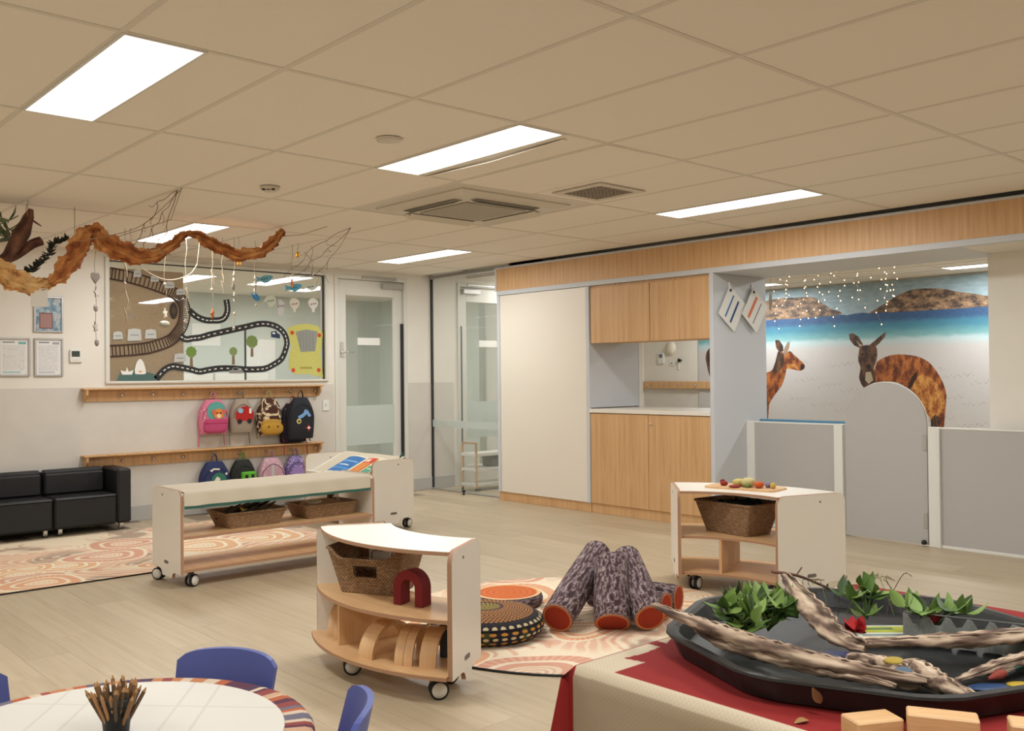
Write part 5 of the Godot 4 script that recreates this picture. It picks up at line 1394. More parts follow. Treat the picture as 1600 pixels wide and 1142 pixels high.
	# sprigs
	var leaf_d := mt("leaf_dark", Color(0.16, 0.18, 0.13), 0.7)
	var leaf_p := mt("leaf_sage", Color(0.44, 0.49, 0.36), 0.75)
	var lm := fin(leaf_shape(0.05, 0.016))
	var sp := thing("leaf_sprig", "dark dried leaf sprig hanging from the wide bark loop", "leaf sprig", Vector3.ZERO)
	var stem := smoothed([u.call(206, 226, -0.08), u.call(198, 222, -0.06), u.call(192, 219, -0.04), u.call(189, 213, -0.03), u.call(184, 206, -0.02), u.call(178, 201, 0.0), u.call(173, 198, 0.0)], 6)
	part(sp, "stem", tube(g(), stem, 0.003, 5), leaf_d)
	var r := RandomNumberGenerator.new()
	r.seed = 21
	for i in range(4, stem.size()):
		for k in 3:
			part(sp, "leaf", lm, leaf_d, TR(stem[i], Vector3(r.randf_range(-1, 1), r.randf_range(0, TAU), r.randf_range(-1.2, 1.2))))
	part(sp, "twine", tube(g(), [stem[0], Vector3(2.06, CE - 0.004, -6.68)], 0.002, 4), mats["cord"])
	var fo := thing("leaf_bunch", "sage green gum leaf bunch behind the dark bark branch", "leaf bunch", Vector3.ZERO)
	var lm2 := fin(leaf_shape(0.11, 0.035))
	part(fo, "stem", tube(g(), smoothed([u.call(138, 226, -0.15), u.call(150, 228, -0.15), u.call(162, 231, -0.14), u.call(172, 237, -0.1)], 4), 0.004, 5), leaf_p)
	for k in 46:
		part(fo, "leaf", lm2, leaf_p, TR(u.call(r.randf_range(138, 171), r.randf_range(219, 236), r.randf_range(-0.22, -0.1)), Vector3(r.randf_range(-1.2, 1.2), r.randf_range(0, TAU), r.randf_range(-1.5, 1.5))))
	part(fo, "twine", tube(g(), [u.call(160, 231, -0.14), Vector3(1.58, CE - 0.004, -6.74)], 0.002, 4), mats["cord"])
	# white card under the bark
	var wc := thing("hanging_card", "plain white card hanging below the pale bark loop", "card", Vector3(1.81, 1.835, -6.58), -0.3)
	part(wc, "card_sheet", box(g(), Vector3(0, 0, 0), Vector3(0.10, 0.12, 0.002)), mats["paper"])
	part(wc, "thread", tube(g(), [Vector3(0, 0.06, 0), Vector3(0, 0.10, 0)], 0.001, 4), mats["cord"])
	# mobiles: threads from the ceiling with shells, stars and beads. Each entry: x, z, [kind, y] ...
	var mob := [
		["mobile of silver heart, star and round charms in front of the pale wall", 2.43, -7.4, [["heart", 2.07], ["star_pale", 1.96], ["disc", 1.84], ["star_pale", 1.70], ["disc", 1.58]]],
		["mobile of knotted cord with driftwood bits over the brown paper", 2.65, -7.4, [["stick", 2.15], ["bead", 2.04], ["stick", 1.93], ["stick", 1.80]]],
		["mobile with a pale star above a clear shell over the brown paper", 2.96, -7.4, [["bead", 2.05], ["star", 1.82], ["shell", 1.735]]],
		["mobile of pale twigs ending in an orange star", 3.35, -7.4, [["stick", 2.14], ["bead", 2.03], ["star_orange", 1.83]]],
		["mobile of small pale shells beside the hook road", 3.13, -7.4, [["stick", 1.98], ["stick", 1.83], ["disc", 1.75]]],
		["mobile of white stars and beads on a long cord", 3.54, -7.4, [["star", 2.15], ["disc", 2.06], ["star_pale", 1.98], ["bead", 1.84], ["bead", 1.72]]],
		["mobile of two white stars above a bright blue fish", 3.73, -7.4, [["star", 2.13], ["star", 2.07], ["fish_blue", 1.99], ["bead", 1.92]]],
		["mobile of an orange star under a pale bead", 4.08, -7.4, [["bead", 2.20], ["star_orange", 2.12]]],
		["mobile of brown twigs and small leaves on thin cord", 3.44, -7.4, [["stick", 2.14], ["stick", 2.06]]],
		["mobile with a pale shell ring near the door corner", 4.27, -7.4, [["disc", 2.21]]],
		["mobile with a gold bell by the bark end", 3.53, -7.3, [["bell", 2.25]]],
		["mobile with a square gold bell near the ceiling lights", 4.08, -7.3, [["bell", 2.36]]]]
	var kinds := {"star": Color(0.84, 0.80, 0.74), "star_pale": Color(0.70, 0.66, 0.62), "star_orange": Color(0.76, 0.40, 0.20), "disc": Color(0.55, 0.50, 0.47), "bead": Color(0.72, 0.65, 0.56), "stick": Color(0.70, 0.62, 0.52)}
	for m in mob:
		var t := thing("shell_mobile", m[0], "mobile", Vector3(m[1], CE, m[2]), 0.5, "hanging mobiles below the ceiling")
		var last: float = m[3][-1][1]
		var pts := [Vector3(0, -0.002, 0)]
		var q := 6
		for i in q:
			pts.append(Vector3(0.012 * sin(i * 2.1 + m[1] * 9), (last - CE) * (i + 1) / q, 0.008 * cos(i * 1.7)))
		part(t, "cord", tube(g(), pts, 0.0022, 5), mats["cord"])
		for c in m[3]:
			var y: float = c[1] - CE
			var xo := 0.010 * sin(y * 20)
			match c[0]:
				"star", "star_pale", "star_orange":
					part(t, "star", prism(g(), star2(0.042), 0.010, TR(Vector3(xo, y, -0.005), Vector3(0, 0.3, 0.2))), mt("charm_" + c[0], kinds[c[0]], 0.8))
				"disc":
					part(t, "disc_charm", lathe(g(), [V(0, -0.004), V(0.026, -0.003), V(0.028, 0.0), V(0.026, 0.003), V(0, 0.004)], 14, TR(Vector3(xo, y, 0), Vector3(PI / 2, 0.2, 0))), mt("charm_disc", kinds["disc"], 0.4))
				"heart":
					part(t, "heart_charm", prism(g(), smoothed([V(0, -0.045), V(0.04, 0.0), V(0.035, 0.03), V(0.015, 0.035), V(0, 0.02), V(-0.015, 0.035), V(-0.035, 0.03), V(-0.04, 0.0), V(0, -0.045)], 3), 0.012, T(xo, y, 0)), mats["chrome"])
				"bead":
					part(t, "bead", blob(g(), Vector3(xo, y, 0), Vector3(0.012, 0.014, 0.012), 1.0, Transform3D.IDENTITY, 10, 6), mt("charm_bead", kinds["bead"], 0.6))
				"stick":
					part(t, "twig", tube(g(), [Vector3(xo - 0.01, y + 0.05, 0), Vector3(xo + 0.006, y, 0.006), Vector3(xo + 0.024, y - 0.06, 0)], [0.005, 0.006, 0.003], 6), mt("charm_stick", kinds["stick"], 0.9))
				"shell":
					part(t, "shell", blob(g(), Vector3(xo, y, 0), Vector3(0.05, 0.028, 0.03), 0.9, Transform3D.IDENTITY, 14, 8), mt("charm_shell", Color(0.66, 0.64, 0.58), 0.25))
				"fish_blue":
					part(t, "fish", prism(g(), smoothed([V(-0.07, 0.03), V(-0.03, 0.01), V(0.0, 0.03), V(0.06, -0.01), V(0.03, -0.035), V(-0.03, -0.02), V(-0.07, 0.03)], 4), 0.006, T(xo, y, 0)), mt("fish_blue", Color(0.13, 0.48, 0.68), 0.7))
				"bell":
					part(t, "bell", box(g(), Vector3(xo, y, 0), Vector3(0.035, 0.045, 0.03), 0.010), mt("gold", Color(0.80, 0.58, 0.22), 0.3, 0.7))
	# rope strung between two mobiles
	var rope := thing("rope_garland", "pale knotted rope drooping in front of the brown paper", "rope", Vector3.ZERO)
	part(rope, "rope", tube(g(), smoothed([Vector3(2.69, 2.24, -7.35), Vector3(2.79, 2.14, -7.35), Vector3(2.96, 2.08, -7.35), Vector3(3.13, 2.13, -7.35), Vector3(3.20, 2.22, -7.35)], 6), 0.0045, 6), mats["cord"])
	for p in [[Vector3(2.69, 2.24, -7.35), 2.67], [Vector3(3.20, 2.22, -7.35), 3.23]]:
		part(rope, "hanger", tube(g(), [p[0], Vector3(p[1], CE - 0.002, -7.35)], 0.002, 4), mats["cord"])
	# dry vine trailing from the ceiling
	for k in 2:
		var vine := thing("dry_vine", ["thin dry vine trailing from the ceiling over the wide bark loop", "thin dry vine trailing from the ceiling beside the bark end"][k], "vine", Vector3.ZERO, 0, "dry vines under the ceiling")
		var p0 := [Vector3(2.36, CE - 0.003, -5.7), Vector3(3.98, CE - 0.003, -6.3)][k] as Vector3
		var p1 := [Vector3(2.42, 2.20, -6.45), Vector3(3.80, 2.10, -6.9)][k] as Vector3
		var rv := RandomNumberGenerator.new()
		rv.seed = 50 + k
		for s in 3:
			var pts := []
			for i in 9:
				var tt := i / 8.0
				pts.append(p0.lerp(p1, tt) + Vector3(rv.randf_range(-0.05, 0.05) * tt + 0.06 * (s - 1) * tt, -0.08 * sin(tt * PI) * (s - 1) - rv.randf_range(0, 0.02), rv.randf_range(-0.05, 0.05) * tt))
			pts[0] = p0
			part(vine, "tendril", tube(g(), smoothed(pts, 3), 0.0022, 4), mt("vine", Color(0.42, 0.34, 0.26), 0.9))
			for i in [3, 5, 6]:
				part(vine, "side_shoot", tube(g(), [pts[i], pts[i] + Vector3(rv.randf_range(-0.05, 0.05), rv.randf_range(-0.06, 0.01), 0.01), pts[i] + Vector3(rv.randf_range(-0.08, 0.08), rv.randf_range(-0.11, -0.02), 0.02)], 0.0015, 4), mats["vine"])

func leaf_shape(l: float, w: float) -> SurfaceTool:   # pointed leaf along y with a folded midrib
	var rows := []
	for i in 6:
		var t := i / 5.0
		var ww := w * sin(PI * pow(t, 0.8)) * 0.5 + 0.0008
		var c := Vector3(0, l * t, -0.15 * l * t * t)
		rows.append([c + Vector3(-ww, 0, ww * 0.4), c, c + Vector3(ww, 0, ww * 0.4)])
	return sheet(g(), rows, Vector3(0, 0, 0.0008))

# ---------------------------------------------------------------- floor furniture
func rug_image(seed_: int, w: int, h: int, sx: float, sz: float) -> Image:
	# sand ground with wavy stipple and rings of apricot, ochre and brown
	var im := Image.create(w, h, false, Image.FORMAT_RGB8)
	var r := RandomNumberGenerator.new()
	r.seed = seed_
	var n := noise(seed_, 0.015, 256, 256, 3)
	var n2 := noise(seed_ + 5, 0.012, 256, 256, 2)
	var cs := []
	for k in int(sx * sz * 2.3):
		cs.append([r.randf() * sx, r.randf() * sz, r.randf_range(0.18, 0.36), r.randf_range(0.7, 1.0), r.randi() % 3, r.randf_range(0, 6.28)])
	var pal := [[Color(0.87, 0.71, 0.58), Color(0.82, 0.56, 0.40), Color(0.90, 0.84, 0.73)], [Color(0.87, 0.74, 0.61), Color(0.85, 0.62, 0.43), Color(0.91, 0.86, 0.76)], [Color(0.84, 0.68, 0.58), Color(0.79, 0.54, 0.44), Color(0.89, 0.82, 0.72)]]
	for y in h:
		for x in w:
			var px := x * sx / w
			var pz := y * sz / h
			var v := n.get_pixel(int(px * 90) % 256, int(pz * 90) % 256).r
			var q := n2.get_pixel(int(px * 60 + 40) % 256, int(pz * 60) % 256).r
			var c := Color(0.89, 0.82, 0.71).lerp(Color(0.85, 0.69, 0.58), smoothstep(0.45, 0.62, q))
			c = c.lerp(Color(0.58, 0.52, 0.46), smoothstep(0.62, 0.74, v) * 0.75)
			var wv := sin((px * 1.2 + 0.25 * sin(pz * 9.0)) * 46.0 + v * 16.0)
			if wv > 0.45 and q > 0.40:
				c = c.lerp(Color(0.89, 0.83, 0.72), 0.7)
			elif wv < -0.6 and v > 0.5:
				c = c.lerp(Color(0.76, 0.52, 0.42), 0.45)
			im.set_pixel(x, y, c)
	for k in cs:
		var p: Array = pal[k[4]]
		var x0 := maxi(0, int((k[0] - k[2] * 1.1) * w / sx))
		var x1 := mini(w, int((k[0] + k[2] * 1.1) * w / sx))
		for y in range(maxi(0, int((k[1] - k[2] * 1.1) * h / sz)), mini(h, int((k[1] + k[2] * 1.1) * h / sz))):
			for x in range(x0, x1):
				var dx: float = x * sx / w - k[0]
				var dz: float = (y * sz / h - k[1]) / k[3]
				var an := atan2(dz, dx)
				var d: float = sqrt(dx * dx + dz * dz) / (k[2] * (1.0 + 0.10 * sin(an * 3.0 + k[5])))
				if d >= 1.0:
					continue
				var c: Color
				if d > 0.90: c = p[2]
				elif d > 0.66: c = p[0].lerp(p[1], 0.5 + 0.3 * sin(an * 40.0))
				elif d > 0.56: c = p[2]
				elif d > 0.38: c = p[1].lerp(p[0], 0.5)
				elif d > 0.30: c = p[2].lerp(p[0], 0.3)
				else: c = p[2] if sin(d * 60.0) > 0 else p[0]
				im.set_pixel(x, y, c)
	return im

func sofa_and_rugs() -> void:
	var rg := thing("play_rug", "rectangular rug with apricot and sand ring patterns in front of the sofa", "rug", Vector3(-0.6, 0, -6.36))
	var a := g()
	quad(a, Vector3(0, 0.0105, 0), Vector3(4.75, 0.0105, 0), Vector3(4.75, 0.0105, -1.9), Vector3(0, 0.0105, -1.9))
	part(rg, "pile", a, uv_mat("rug_a", rug_image(3, 950, 380, 4.75, 1.9), 0.95))
	part(rg, "base", span(Vector3(0, 0, -1.9), Vector3(4.75, 0.01, 0), 0.002), mats["black"], Transform3D.IDENTITY, "black rubber edge")
	var rr := thing("round_rug", "round rug with apricot ring patterns under the log cushions", "rug", Vector3(3.62, 0, -3.58))
	part(rr, "pile", disc(g(), 0.985, 0.0105, 72), uv_mat("rug_b", rug_image(8, 512, 512, 2.0, 2.0), 0.95))
	part(rr, "base", lathe(g(), [V(0, 0), V(0.99, 0), V(0.992, 0.006), V(0.985, 0.010), V(0, 0.010)], 72), mats["black"], Transform3D.IDENTITY, "black rubber edge")
	# sofa: three seats, one of them with the arm
	var leather := tri_mat("leather", ramp(noise(15, 0.2, 128, 128, 3), [[0.0, Color(0.055, 0.058, 0.065)], [1.0, Color(0.085, 0.088, 0.095)]]), Vector3(0.3, 0.3, 0.3), 0.5, false)
	for k in 3:
		var x := [2.665, 2.15, 1.635][k] as float
		var s := thing("sofa_seat", ["black leatherette sofa seat with an arm beside the coat rails", "black leatherette armless sofa seat in the middle of the row", "black leatherette armless sofa seat at the far end from the arm"][k], "sofa", Vector3(x, 0.012, -8.58), 0, "children's sofa seats in a row")
		part(s, "seat", box(g(), Vector3(0, 0.175, 0.015), Vector3(0.508, 0.25, 0.40), 0.018), leather)
		part(s, "cushion", box(g(), Vector3(0 if k > 0 else -0.0, 0.292, 0.02), Vector3(0.506, 0.03, 0.395), 0.013), leather)
		part(s, "backrest", box(g(), Vector3(0, 0.41, -0.155), Vector3(0.508, 0.22, 0.10), 0.022), leather)
		part(s, "backrest_pad", box(g(), Vector3(0, 0.40, -0.098), Vector3(0.488, 0.18, 0.03), 0.014), leather)
		if k == 0:
			part(s, "arm", box(g(), Vector3(0.315, 0.285, 0.005), Vector3(0.12, 0.47, 0.42), 0.018), leather)
		for fx in [-0.20, 0.20 if k > 0 else 0.30]:
			for fz in [-0.15, 0.17]:
				var ft := part(s, "foot", box(g(), Vector3(fx, 0.027, fz), Vector3(0.035, 0.05, 0.035), 0.004), mats["chrome"])
				part(ft, "glide", box(g(), Vector3(fx, 0.002, fz), Vector3(0.04, 0.006, 0.04), 0.001), mats["rubber"])

func castor(parent: Node3D, at: Vector3, turn: float) -> void:
	# twin-wheel castor under a part at height 0.11
	var xf := TR(at, Vector3(0, turn, 0))
	var c := part(parent, "castor", lathe(g(), [V(0, 0.112), V(0.022, 0.112), V(0.022, 0.104), V(0.008, 0.102), V(0.008, 0.088), V(0, 0.088)], 12, xf), mats["chrome"])
	part(c, "fork", box(box(g(), Vector3(0.018, 0.078, 0), Vector3(0.05, 0.026, 0.020), 0.006, xf), Vector3(0.03, 0.055, 0), Vector3(0.018, 0.05, 0.014), 0.003, xf), mt("castor_grey", Color(0.30, 0.30, 0.31), 0.5))
	for s in [-1.0, 1.0]:
		var w := xf * TR(Vector3(0.03, 0.04, s * 0.017), Vector3(PI / 2 * s, 0, 0))
		part(c, "wheel", lathe(g(), [V(0.030, -0.009), V(0.037, -0.009), V(0.040, -0.005), V(0.040, 0.005), V(0.037, 0.009), V(0.031, 0.010)], 22, w), mats["rubber"])
		part(c, "wheel_disc", lathe(g(), [V(0.0, 0.012), V(0.012, 0.0125), V(0.031, 0.010), V(0.031, -0.009), V(0, -0.009)], 20, w), mt("wheel_disc", Color(0.82, 0.80, 0.75), 0.4))

func end_panel(parent: Node3D, xf: Transform3D, depth: float, h: float) -> void:
	# white laminated ply side: rounded top front corner, arched cut-out at the foot, brown edge
	var o := [V(0, 0.09), V(0.10, 0.09)]
	for i in 9:
		var a := PI / 2 * i / 8
		o.append(V(0.10 + 0.035 * sin(a), 0.09 - 0.035 * (1 - cos(a))))
	o.append(V(depth - 0.16, 0.055))
	for i in 9:
		var a := PI / 2 * i / 8
		o.append(V(depth - 0.16 + 0.045 * (1 - cos(a)), 0.055 + 0.04 * sin(a)))
	o.append(V(depth, 0.095))
	for i in 9:
		var a := PI / 2 * i / 8
		o.append(V(depth - 0.055 + 0.055 * cos(a), h - 0.055 + 0.055 * sin(a)))
	for i in 9:
		var a := PI / 2 * i / 8
		o.append(V(0.055 - 0.055 * sin(a), h - 0.055 + 0.055 * cos(a)))
	var p := part(parent, "side_panel", prism(g(), o, 0.0185, xf), mats["ply_edge"], Transform3D.IDENTITY, "side panel with a brown ply edge")
	var inner := []
	for q in Geometry2D.offset_polygon(PackedVector2Array(o), -0.0012)[0]:
		inner.append(q)
	part(p, "laminate_face", prism(g(), inner, 0.0012, xf * T(0, 0, 0.0185)), mats["laminate"])
	part(p, "laminate_face", prism(g(), inner, 0.0012, xf * T(0, 0, -0.0012)), mats["laminate"])
	part(p, "screw_cap", prism(g(), ring2(0.006, 10, V(depth * 0.62, h - 0.045)), 0.002, xf * T(0, 0, 0.0192)), mats["castor_grey"] if mats.has("castor_grey") else mats["dark"])
	part(p, "screw_cap", prism(g(), ring2(0.006, 10, V(depth * 0.62, h - 0.045)), 0.002, xf * T(0, 0, -0.0027)), mats["castor_grey"] if mats.has("castor_grey") else mats["dark"])
	for z in [0.0192, -0.0027]:
		part(p, "name_plate", prism(g(), rounded(0.065, 0.02, 0.009, 4).map(func(q): return q + V(depth * 0.42, 0.135)), 0.002, xf * T(0, 0, z)), mt("plate_grey", Color(0.42, 0.40, 0.37), 0.5))

func basket(called: String, label: String, at: Vector3, turn: float, w0: float, d0: float, w1: float, d1: float, h: float, tall := false) -> Node3D:
	# tapered woven basket, open, with real walls
	var t := thing(called, label, "basket", at, turn)
	var st := g()
	var th := 0.010
	var o := [[w0, d0, 0.0], [w1, d1, h]]
	var dip := func(sx: float, sz: float) -> float: return h - (0.05 if tall and sx == 0 else 0.0)
	var ring := func(w: float, d: float, y: float) -> Array:
		var a := []
		var ol := rounded(w, d, 0.02, 3)
		for i in ol.size():
			var q: Vector2 = ol[i]
			var q2: Vector2 = ol[(i + 1) % ol.size()]
			var n2 := 10 if q.distance_to(q2) > 0.05 else 1
			for k in n2:
				var e := q.lerp(q2, float(k) / n2)
				a.append(Vector3(e.x - w / 2, y, e.y - d / 2))
		return a
	var outs := []
	for i in 9:
		var k := i / 8.0
		outs.append(ring.call(lerpf(w0, w1, k), lerpf(d0, d1, k), h * k))
	var ins := []
	for i in 9:
		var k := i / 8.0
		ins.append(ring.call(lerpf(w0, w1, k) - 2 * th, lerpf(d0, d1, k) - 2 * th, h * k + (th if i == 0 else 0.0)))
	var n: int = outs[0].size()
	if tall:
		for j in n:
			var side := absf(outs[8][j].z) > d1 * 0.48
			var low := smoothstep(0.47, 0.30, absf(outs[8][j].x) / w1) if side else 0.0
			for L in [outs, ins]:
				L[8][j].y -= 0.045 * low
				L[7][j].y -= 0.030 * low
				L[6][j].y -= 0.012 * low
	for i in 8:
		for j in n:
			var j2 := (j + 1) % n
			var mx: float = (outs[i][j].x + outs[i][j2].x) / 2
			if tall and (i == 4 or i == 3) and absf(mx) < 0.05 and absf(outs[i][j].z) > lerpf(d0, d1, i / 8.0) * 0.45:
				continue   # open handle hole through the long sides
			quad(st, outs[i][j2], outs[i][j], outs[i + 1][j], outs[i + 1][j2])
			quad(st, ins[i][j], ins[i][j2], ins[i + 1][j2], ins[i + 1][j])
	for j in n:
		var j2 := (j + 1) % n
		quad(st, outs[8][j2], outs[8][j], ins[8][j], ins[8][j2])
		tri(st, Vector3(0, 0, 0), outs[0][j], outs[0][j2])
		tri(st, Vector3(0, th, 0), ins[0][j2], ins[0][j])
	part(t, "weave", st, mats["wicker"])
	var rim: Array = outs[8].duplicate()
	rim.append(outs[8][0])
	part(t, "rim", tube(g(), rim, 0.008, 6), mats["wicker"])
	return t

func bench_and_books() -> void:
	var lam: Material = mats["laminate"]
	var ply: Material = mats["ply"]
	var b := thing("low_shelf_bench", "long low white shelf bench on castors with a cloth runner", "shelf", Vector3(2.375, 0, -5.72))
	end_panel(b, TR(Vector3(0, 0, 0), Vector3(0, PI / 2, 0)) * T(0, 0, -0.0), 0.45, 0.61)
	end_panel(b, TR(Vector3(1.40, 0, 0), Vector3(0, PI / 2, 0)), 0.45, 0.61)
	for y in [0.11, 0.315]:
		var sh := part(b, "shelf", box(g(), Vector3(0.709, y, -0.225), Vector3(1.38, 0.018, 0.44), 0.001), ply)
		part(sh, "front_edge", box(g(), Vector3(0.709, y, -0.004), Vector3(1.378, 0.0175, 0.002)), mats["ply_edge"])
	part(b, "top", box(g(), Vector3(0.709, 0.585, -0.225), Vector3(1.40, 0.018, 0.44), 0.001), lam)
	castor(b, Vector3(0.07, 0, -0.05), 0.4)
	castor(b, Vector3(0.05, 0, -0.40), 2.2)
	castor(b, Vector3(1.35, 0, -0.05), 0.3)
	castor(b, Vector3(1.35, 0, -0.40), 0.9)
	# cloth runner over the top with a green hem
	var cl := thing("bench_cloth", "cream cloth with a green hem draped over the low shelf bench", "cloth", Vector3(2.395, 0.598, -5.72))
	var rows := []
	for i in 13:
		var row := []
		for j in 41:
			var x := 1.36 * j / 40.0
			var fold := 0.006 * sin(j * 0.9) + 0.010 * exp(-pow((j - 2.5) / 1.5, 2))
			if i < 5:
				row.append(Vector3(x, 0.0045 + 0.001 * sin(j * 1.3 + i), -0.45 + 0.45 * i / 4.0))
			elif i == 5:
				row.append(Vector3(x, -0.001, 0.010))
			else:
				row.append(Vector3(x, -0.012 * (i - 5.0), 0.012 + fold * (i - 5) / 7.0))
		rows.append(row)
	part(cl, "runner", sheet(g(), rows, Vector3(0, 0.0015, 0.0015)), cloth("cream_cloth", Color(0.82, 0.77, 0.68), 0.9, 0.04, 0.05))
	var hem := []
	for i in 2:
		var row := []
		for j in 41:
			var p: Vector3 = rows[12][j]
			row.append(p + Vector3(0, -0.001 - 0.016 * i, 0.0025))
		hem.append(row)
	part(cl, "hem", sheet(g(), hem, Vector3(0, 0, 0.004)), cloth("green_hem", Color(0.14, 0.36, 0.30), 0.8), Transform3D.IDENTITY, "dark green hem")
	# the two flat baskets with finds
	var b1 := basket("flat_basket", "flat woven basket full of bark and leaves on the bench", Vector3(2.92, 0.324, -5.93), 0.0, 0.36, 0.24, 0.44, 0.30, 0.10)
	var b2 := basket("flat_basket", "flat woven basket with tan cloth on the bench near the books", Vector3(3.50, 0.324, -5.95), 0.0, 0.36, 0.24, 0.43, 0.29, 0.09)
	var r := RandomNumberGenerator.new()
	r.seed = 4
	for k in 9:
		var t := thing("bark_piece", "curled dark bark piece heaped in the flat basket of finds", "bark", Vector3(2.78 + 0.035 * k, 0.375 + 0.014 * (k % 3), -5.99 + 0.035 * (k % 4)), r.randf_range(-0.5, 0.5), "finds in the flat basket")
		var L := r.randf_range(0.12, 0.20)
		part(t, "bark_curl", tube(g(), smoothed([Vector3(-L / 2, 0, 0), Vector3(-L / 6, 0.03, 0.01), Vector3(L / 6, 0.045, 0), Vector3(L / 2, 0.07, 0.015)], 3), [0.010, 0.014, 0.018, 0.020, 0.020, 0.018, 0.018, 0.014, 0.010, 0.006], 7, Transform3D.IDENTITY, 0.6), mt("find%d" % (k % 4), [Color(0.20, 0.12, 0.08), Color(0.13, 0.10, 0.08), Color(0.30, 0.20, 0.12), Color(0.22, 0.22, 0.15)][k % 4], 0.9))
	var yl := thing("yellow_leaf", "yellow dry leaf on top of the bark finds", "leaf", Vector3(2.83, 0.430, -5.82), 0.6)
	part(yl, "leaf_blade", leaf_shape(0.14, 0.05), mt("leaf_yellow", Color(0.78, 0.66, 0.30), 0.8), TR(Vector3.ZERO, Vector3(-1.3, 0, -1.2)))
	var tc := thing("folded_cloth", "folded tan cloth lying in the flat basket", "cloth", Vector3(3.50, 0.336, -5.95))
	part(tc, "fold", blob(g(), Vector3(-0.02, 0.052, 0), Vector3(0.15, 0.050, 0.09), 0.7), cloth("tan_cloth", Color(0.62, 0.46, 0.28), 0.9))
	part(tc, "fold", blob(g(), Vector3(-0.08, 0.088, 0.02), Vector3(0.06, 0.02, 0.06), 0.8), cloth("pale_cloth", Color(0.80, 0.72, 0.60), 0.9))
	var st := thing("dark_stick", "dark forked stick standing in the flat basket", "stick", Vector3(3.57, 0.336, -5.99))
	part(st, "stem", tube(g(), [Vector3(0, 0.0, 0), Vector3(0.02, 0.10, 0), Vector3(0.03, 0.21, -0.01)], [0.018, 0.020, 0.014], 8), mats["bark_dark"])
	part(st, "fork", tube(g(), [Vector3(0.02, 0.10, 0), Vector3(0.07, 0.16, 0.02), Vector3(0.10, 0.215, 0.02)], [0.014, 0.010, 0.008], 7), mats["bark_dark"])
	# book display: two sides, a sloping tray, an open picture book
	var d := thing("book_display", "white book display unit on castors behind the shelf bench", "book display", Vector3(4.40, 0, -6.66))
	end_panel(d, T(0, 0, -0.0185), 0.42, 0.60)
	end_panel(d, T(0, 0, -1.12), 0.42, 0.60)
	part(d, "tray", box(g(), Vector3.ZERO, Vector3(0.40, 0.016, 1.08), 0.002, TR(Vector3(0.20, 0.50, -0.56), Vector3(0, 0, 0.42))), lam)
	part(d, "tray_lip", box(g(), Vector3.ZERO, Vector3(0.016, 0.05, 1.08), 0.002, TR(Vector3(0.02, 0.43, -0.56), Vector3(0, 0, 0.42))), lam)
	part(d, "shelf", box(g(), Vector3(0.21, 0.11, -0.56), Vector3(0.40, 0.018, 1.08), 0.001), ply)
	part(d, "back_panel", box(g(), Vector3(0.40, 0.34, -0.56), Vector3(0.012, 0.44, 1.08), 0.001), lam)
	castor(d, Vector3(0.37, 0, -0.06), 0.3)
	castor(d, Vector3(0.06, 0, -0.06), 0.8)
	castor(d, Vector3(0.37, 0, -1.08), 0.5)
	castor(d, Vector3(0.06, 0, -1.08), 0.2)
	var dc := thing("display_cloth", "white cloth with a green hem lying over the sloping book tray", "cloth", Vector3(4.40, 0, -6.66))
	var cr := []
	for i in 9:
		var row := []
		for j in 15:
			var s := i / 8.0
			row.append(Vector3(0.03 + 0.35 * s, 0.453 + 0.156 * s + 0.002 * sin(j + i), -0.06 - 0.96 * j / 14.0))
		cr.append(row)
	part(dc, "runner", sheet(g(), cr, Vector3(0, 0.002, 0)), cloth("cream_cloth", Color.WHITE))
	part(dc, "hem", prism(g(), [V(0, 0), V(0.09, 0), V(0.05, 0.05)], 0.004, TR(Vector3(0.34, 0.60, -0.10), Vector3(0, 0.4, 0))), mats["green_hem"])
	var bk := thing("picture_book", "open picture book with blue and orange pages on the sloping tray", "book", Vector3(3.99, 0.606, -6.13), 0.0)
	bk.position = Vector3(4.485, 0.509, -7.08)
	bk.scale = Vector3(1.2, 1.0, 1.3)
	bk.rotation = Vector3(0, 0, 0.42)
	for k in 2:
		var pg := Image.create(128, 160, false, Image.FORMAT_RGB8)
		pg.fill(Color(0.86, 0.84, 0.74))
		if k == 0:
			pg.fill_rect(Rect2i(8, 8, 112, 120), Color(0.20, 0.42, 0.66))
			pg.fill_rect(Rect2i(20, 40, 90, 10), Color(0.45, 0.65, 0.82))
			pg.fill_rect(Rect2i(30, 70, 60, 8), Color(0.75, 0.84, 0.88))
			pg.fill_rect(Rect2i(16, 92, 100, 12), Color(0.30, 0.55, 0.78))
		else:
			pg.fill_rect(Rect2i(6, 8, 70, 110), Color(0.78, 0.22, 0.14))
			for q in 4:
				pg.fill_rect(Rect2i(14 + q * 15, 46, 7, 66), Color(0.90, 0.72, 0.30))
			pg.fill_rect(Rect2i(18, 18, 30, 20), Color(0.92, 0.86, 0.74))
			pg.fill_rect(Rect2i(84, 60, 40, 70), Color(0.36, 0.60, 0.50))
			pg.fill_rect(Rect2i(90, 78, 28, 6), Color(0.80, 0.82, 0.70))
			pg.fill_rect(Rect2i(76, 8, 4, 130), Color(0.86, 0.62, 0.20))
		var rws := []
		for i in 3:
			var row := []
			for j in 8:
				var v := j / 7.0
				row.append(Vector3(0.15 - 0.15 * i, 0.006 + 0.020 * sin(v * PI) * (1 - v * 0.5), (-0.24 * (1 - v) if k == 0 else 0.24 * v)))
			rws.append(row)
		part(bk, "page", sheet(g(), rws, Vector3(0, 0.002, 0)), uv_mat("page%d" % k, pg, 0.7))
	part(bk, "cover", box(g(), Vector3(0, 0.002, 0), Vector3(0.315, 0.003, 0.50), 0.001), mt("cover_green", Color(0.20, 0.38, 0.32), 0.6))

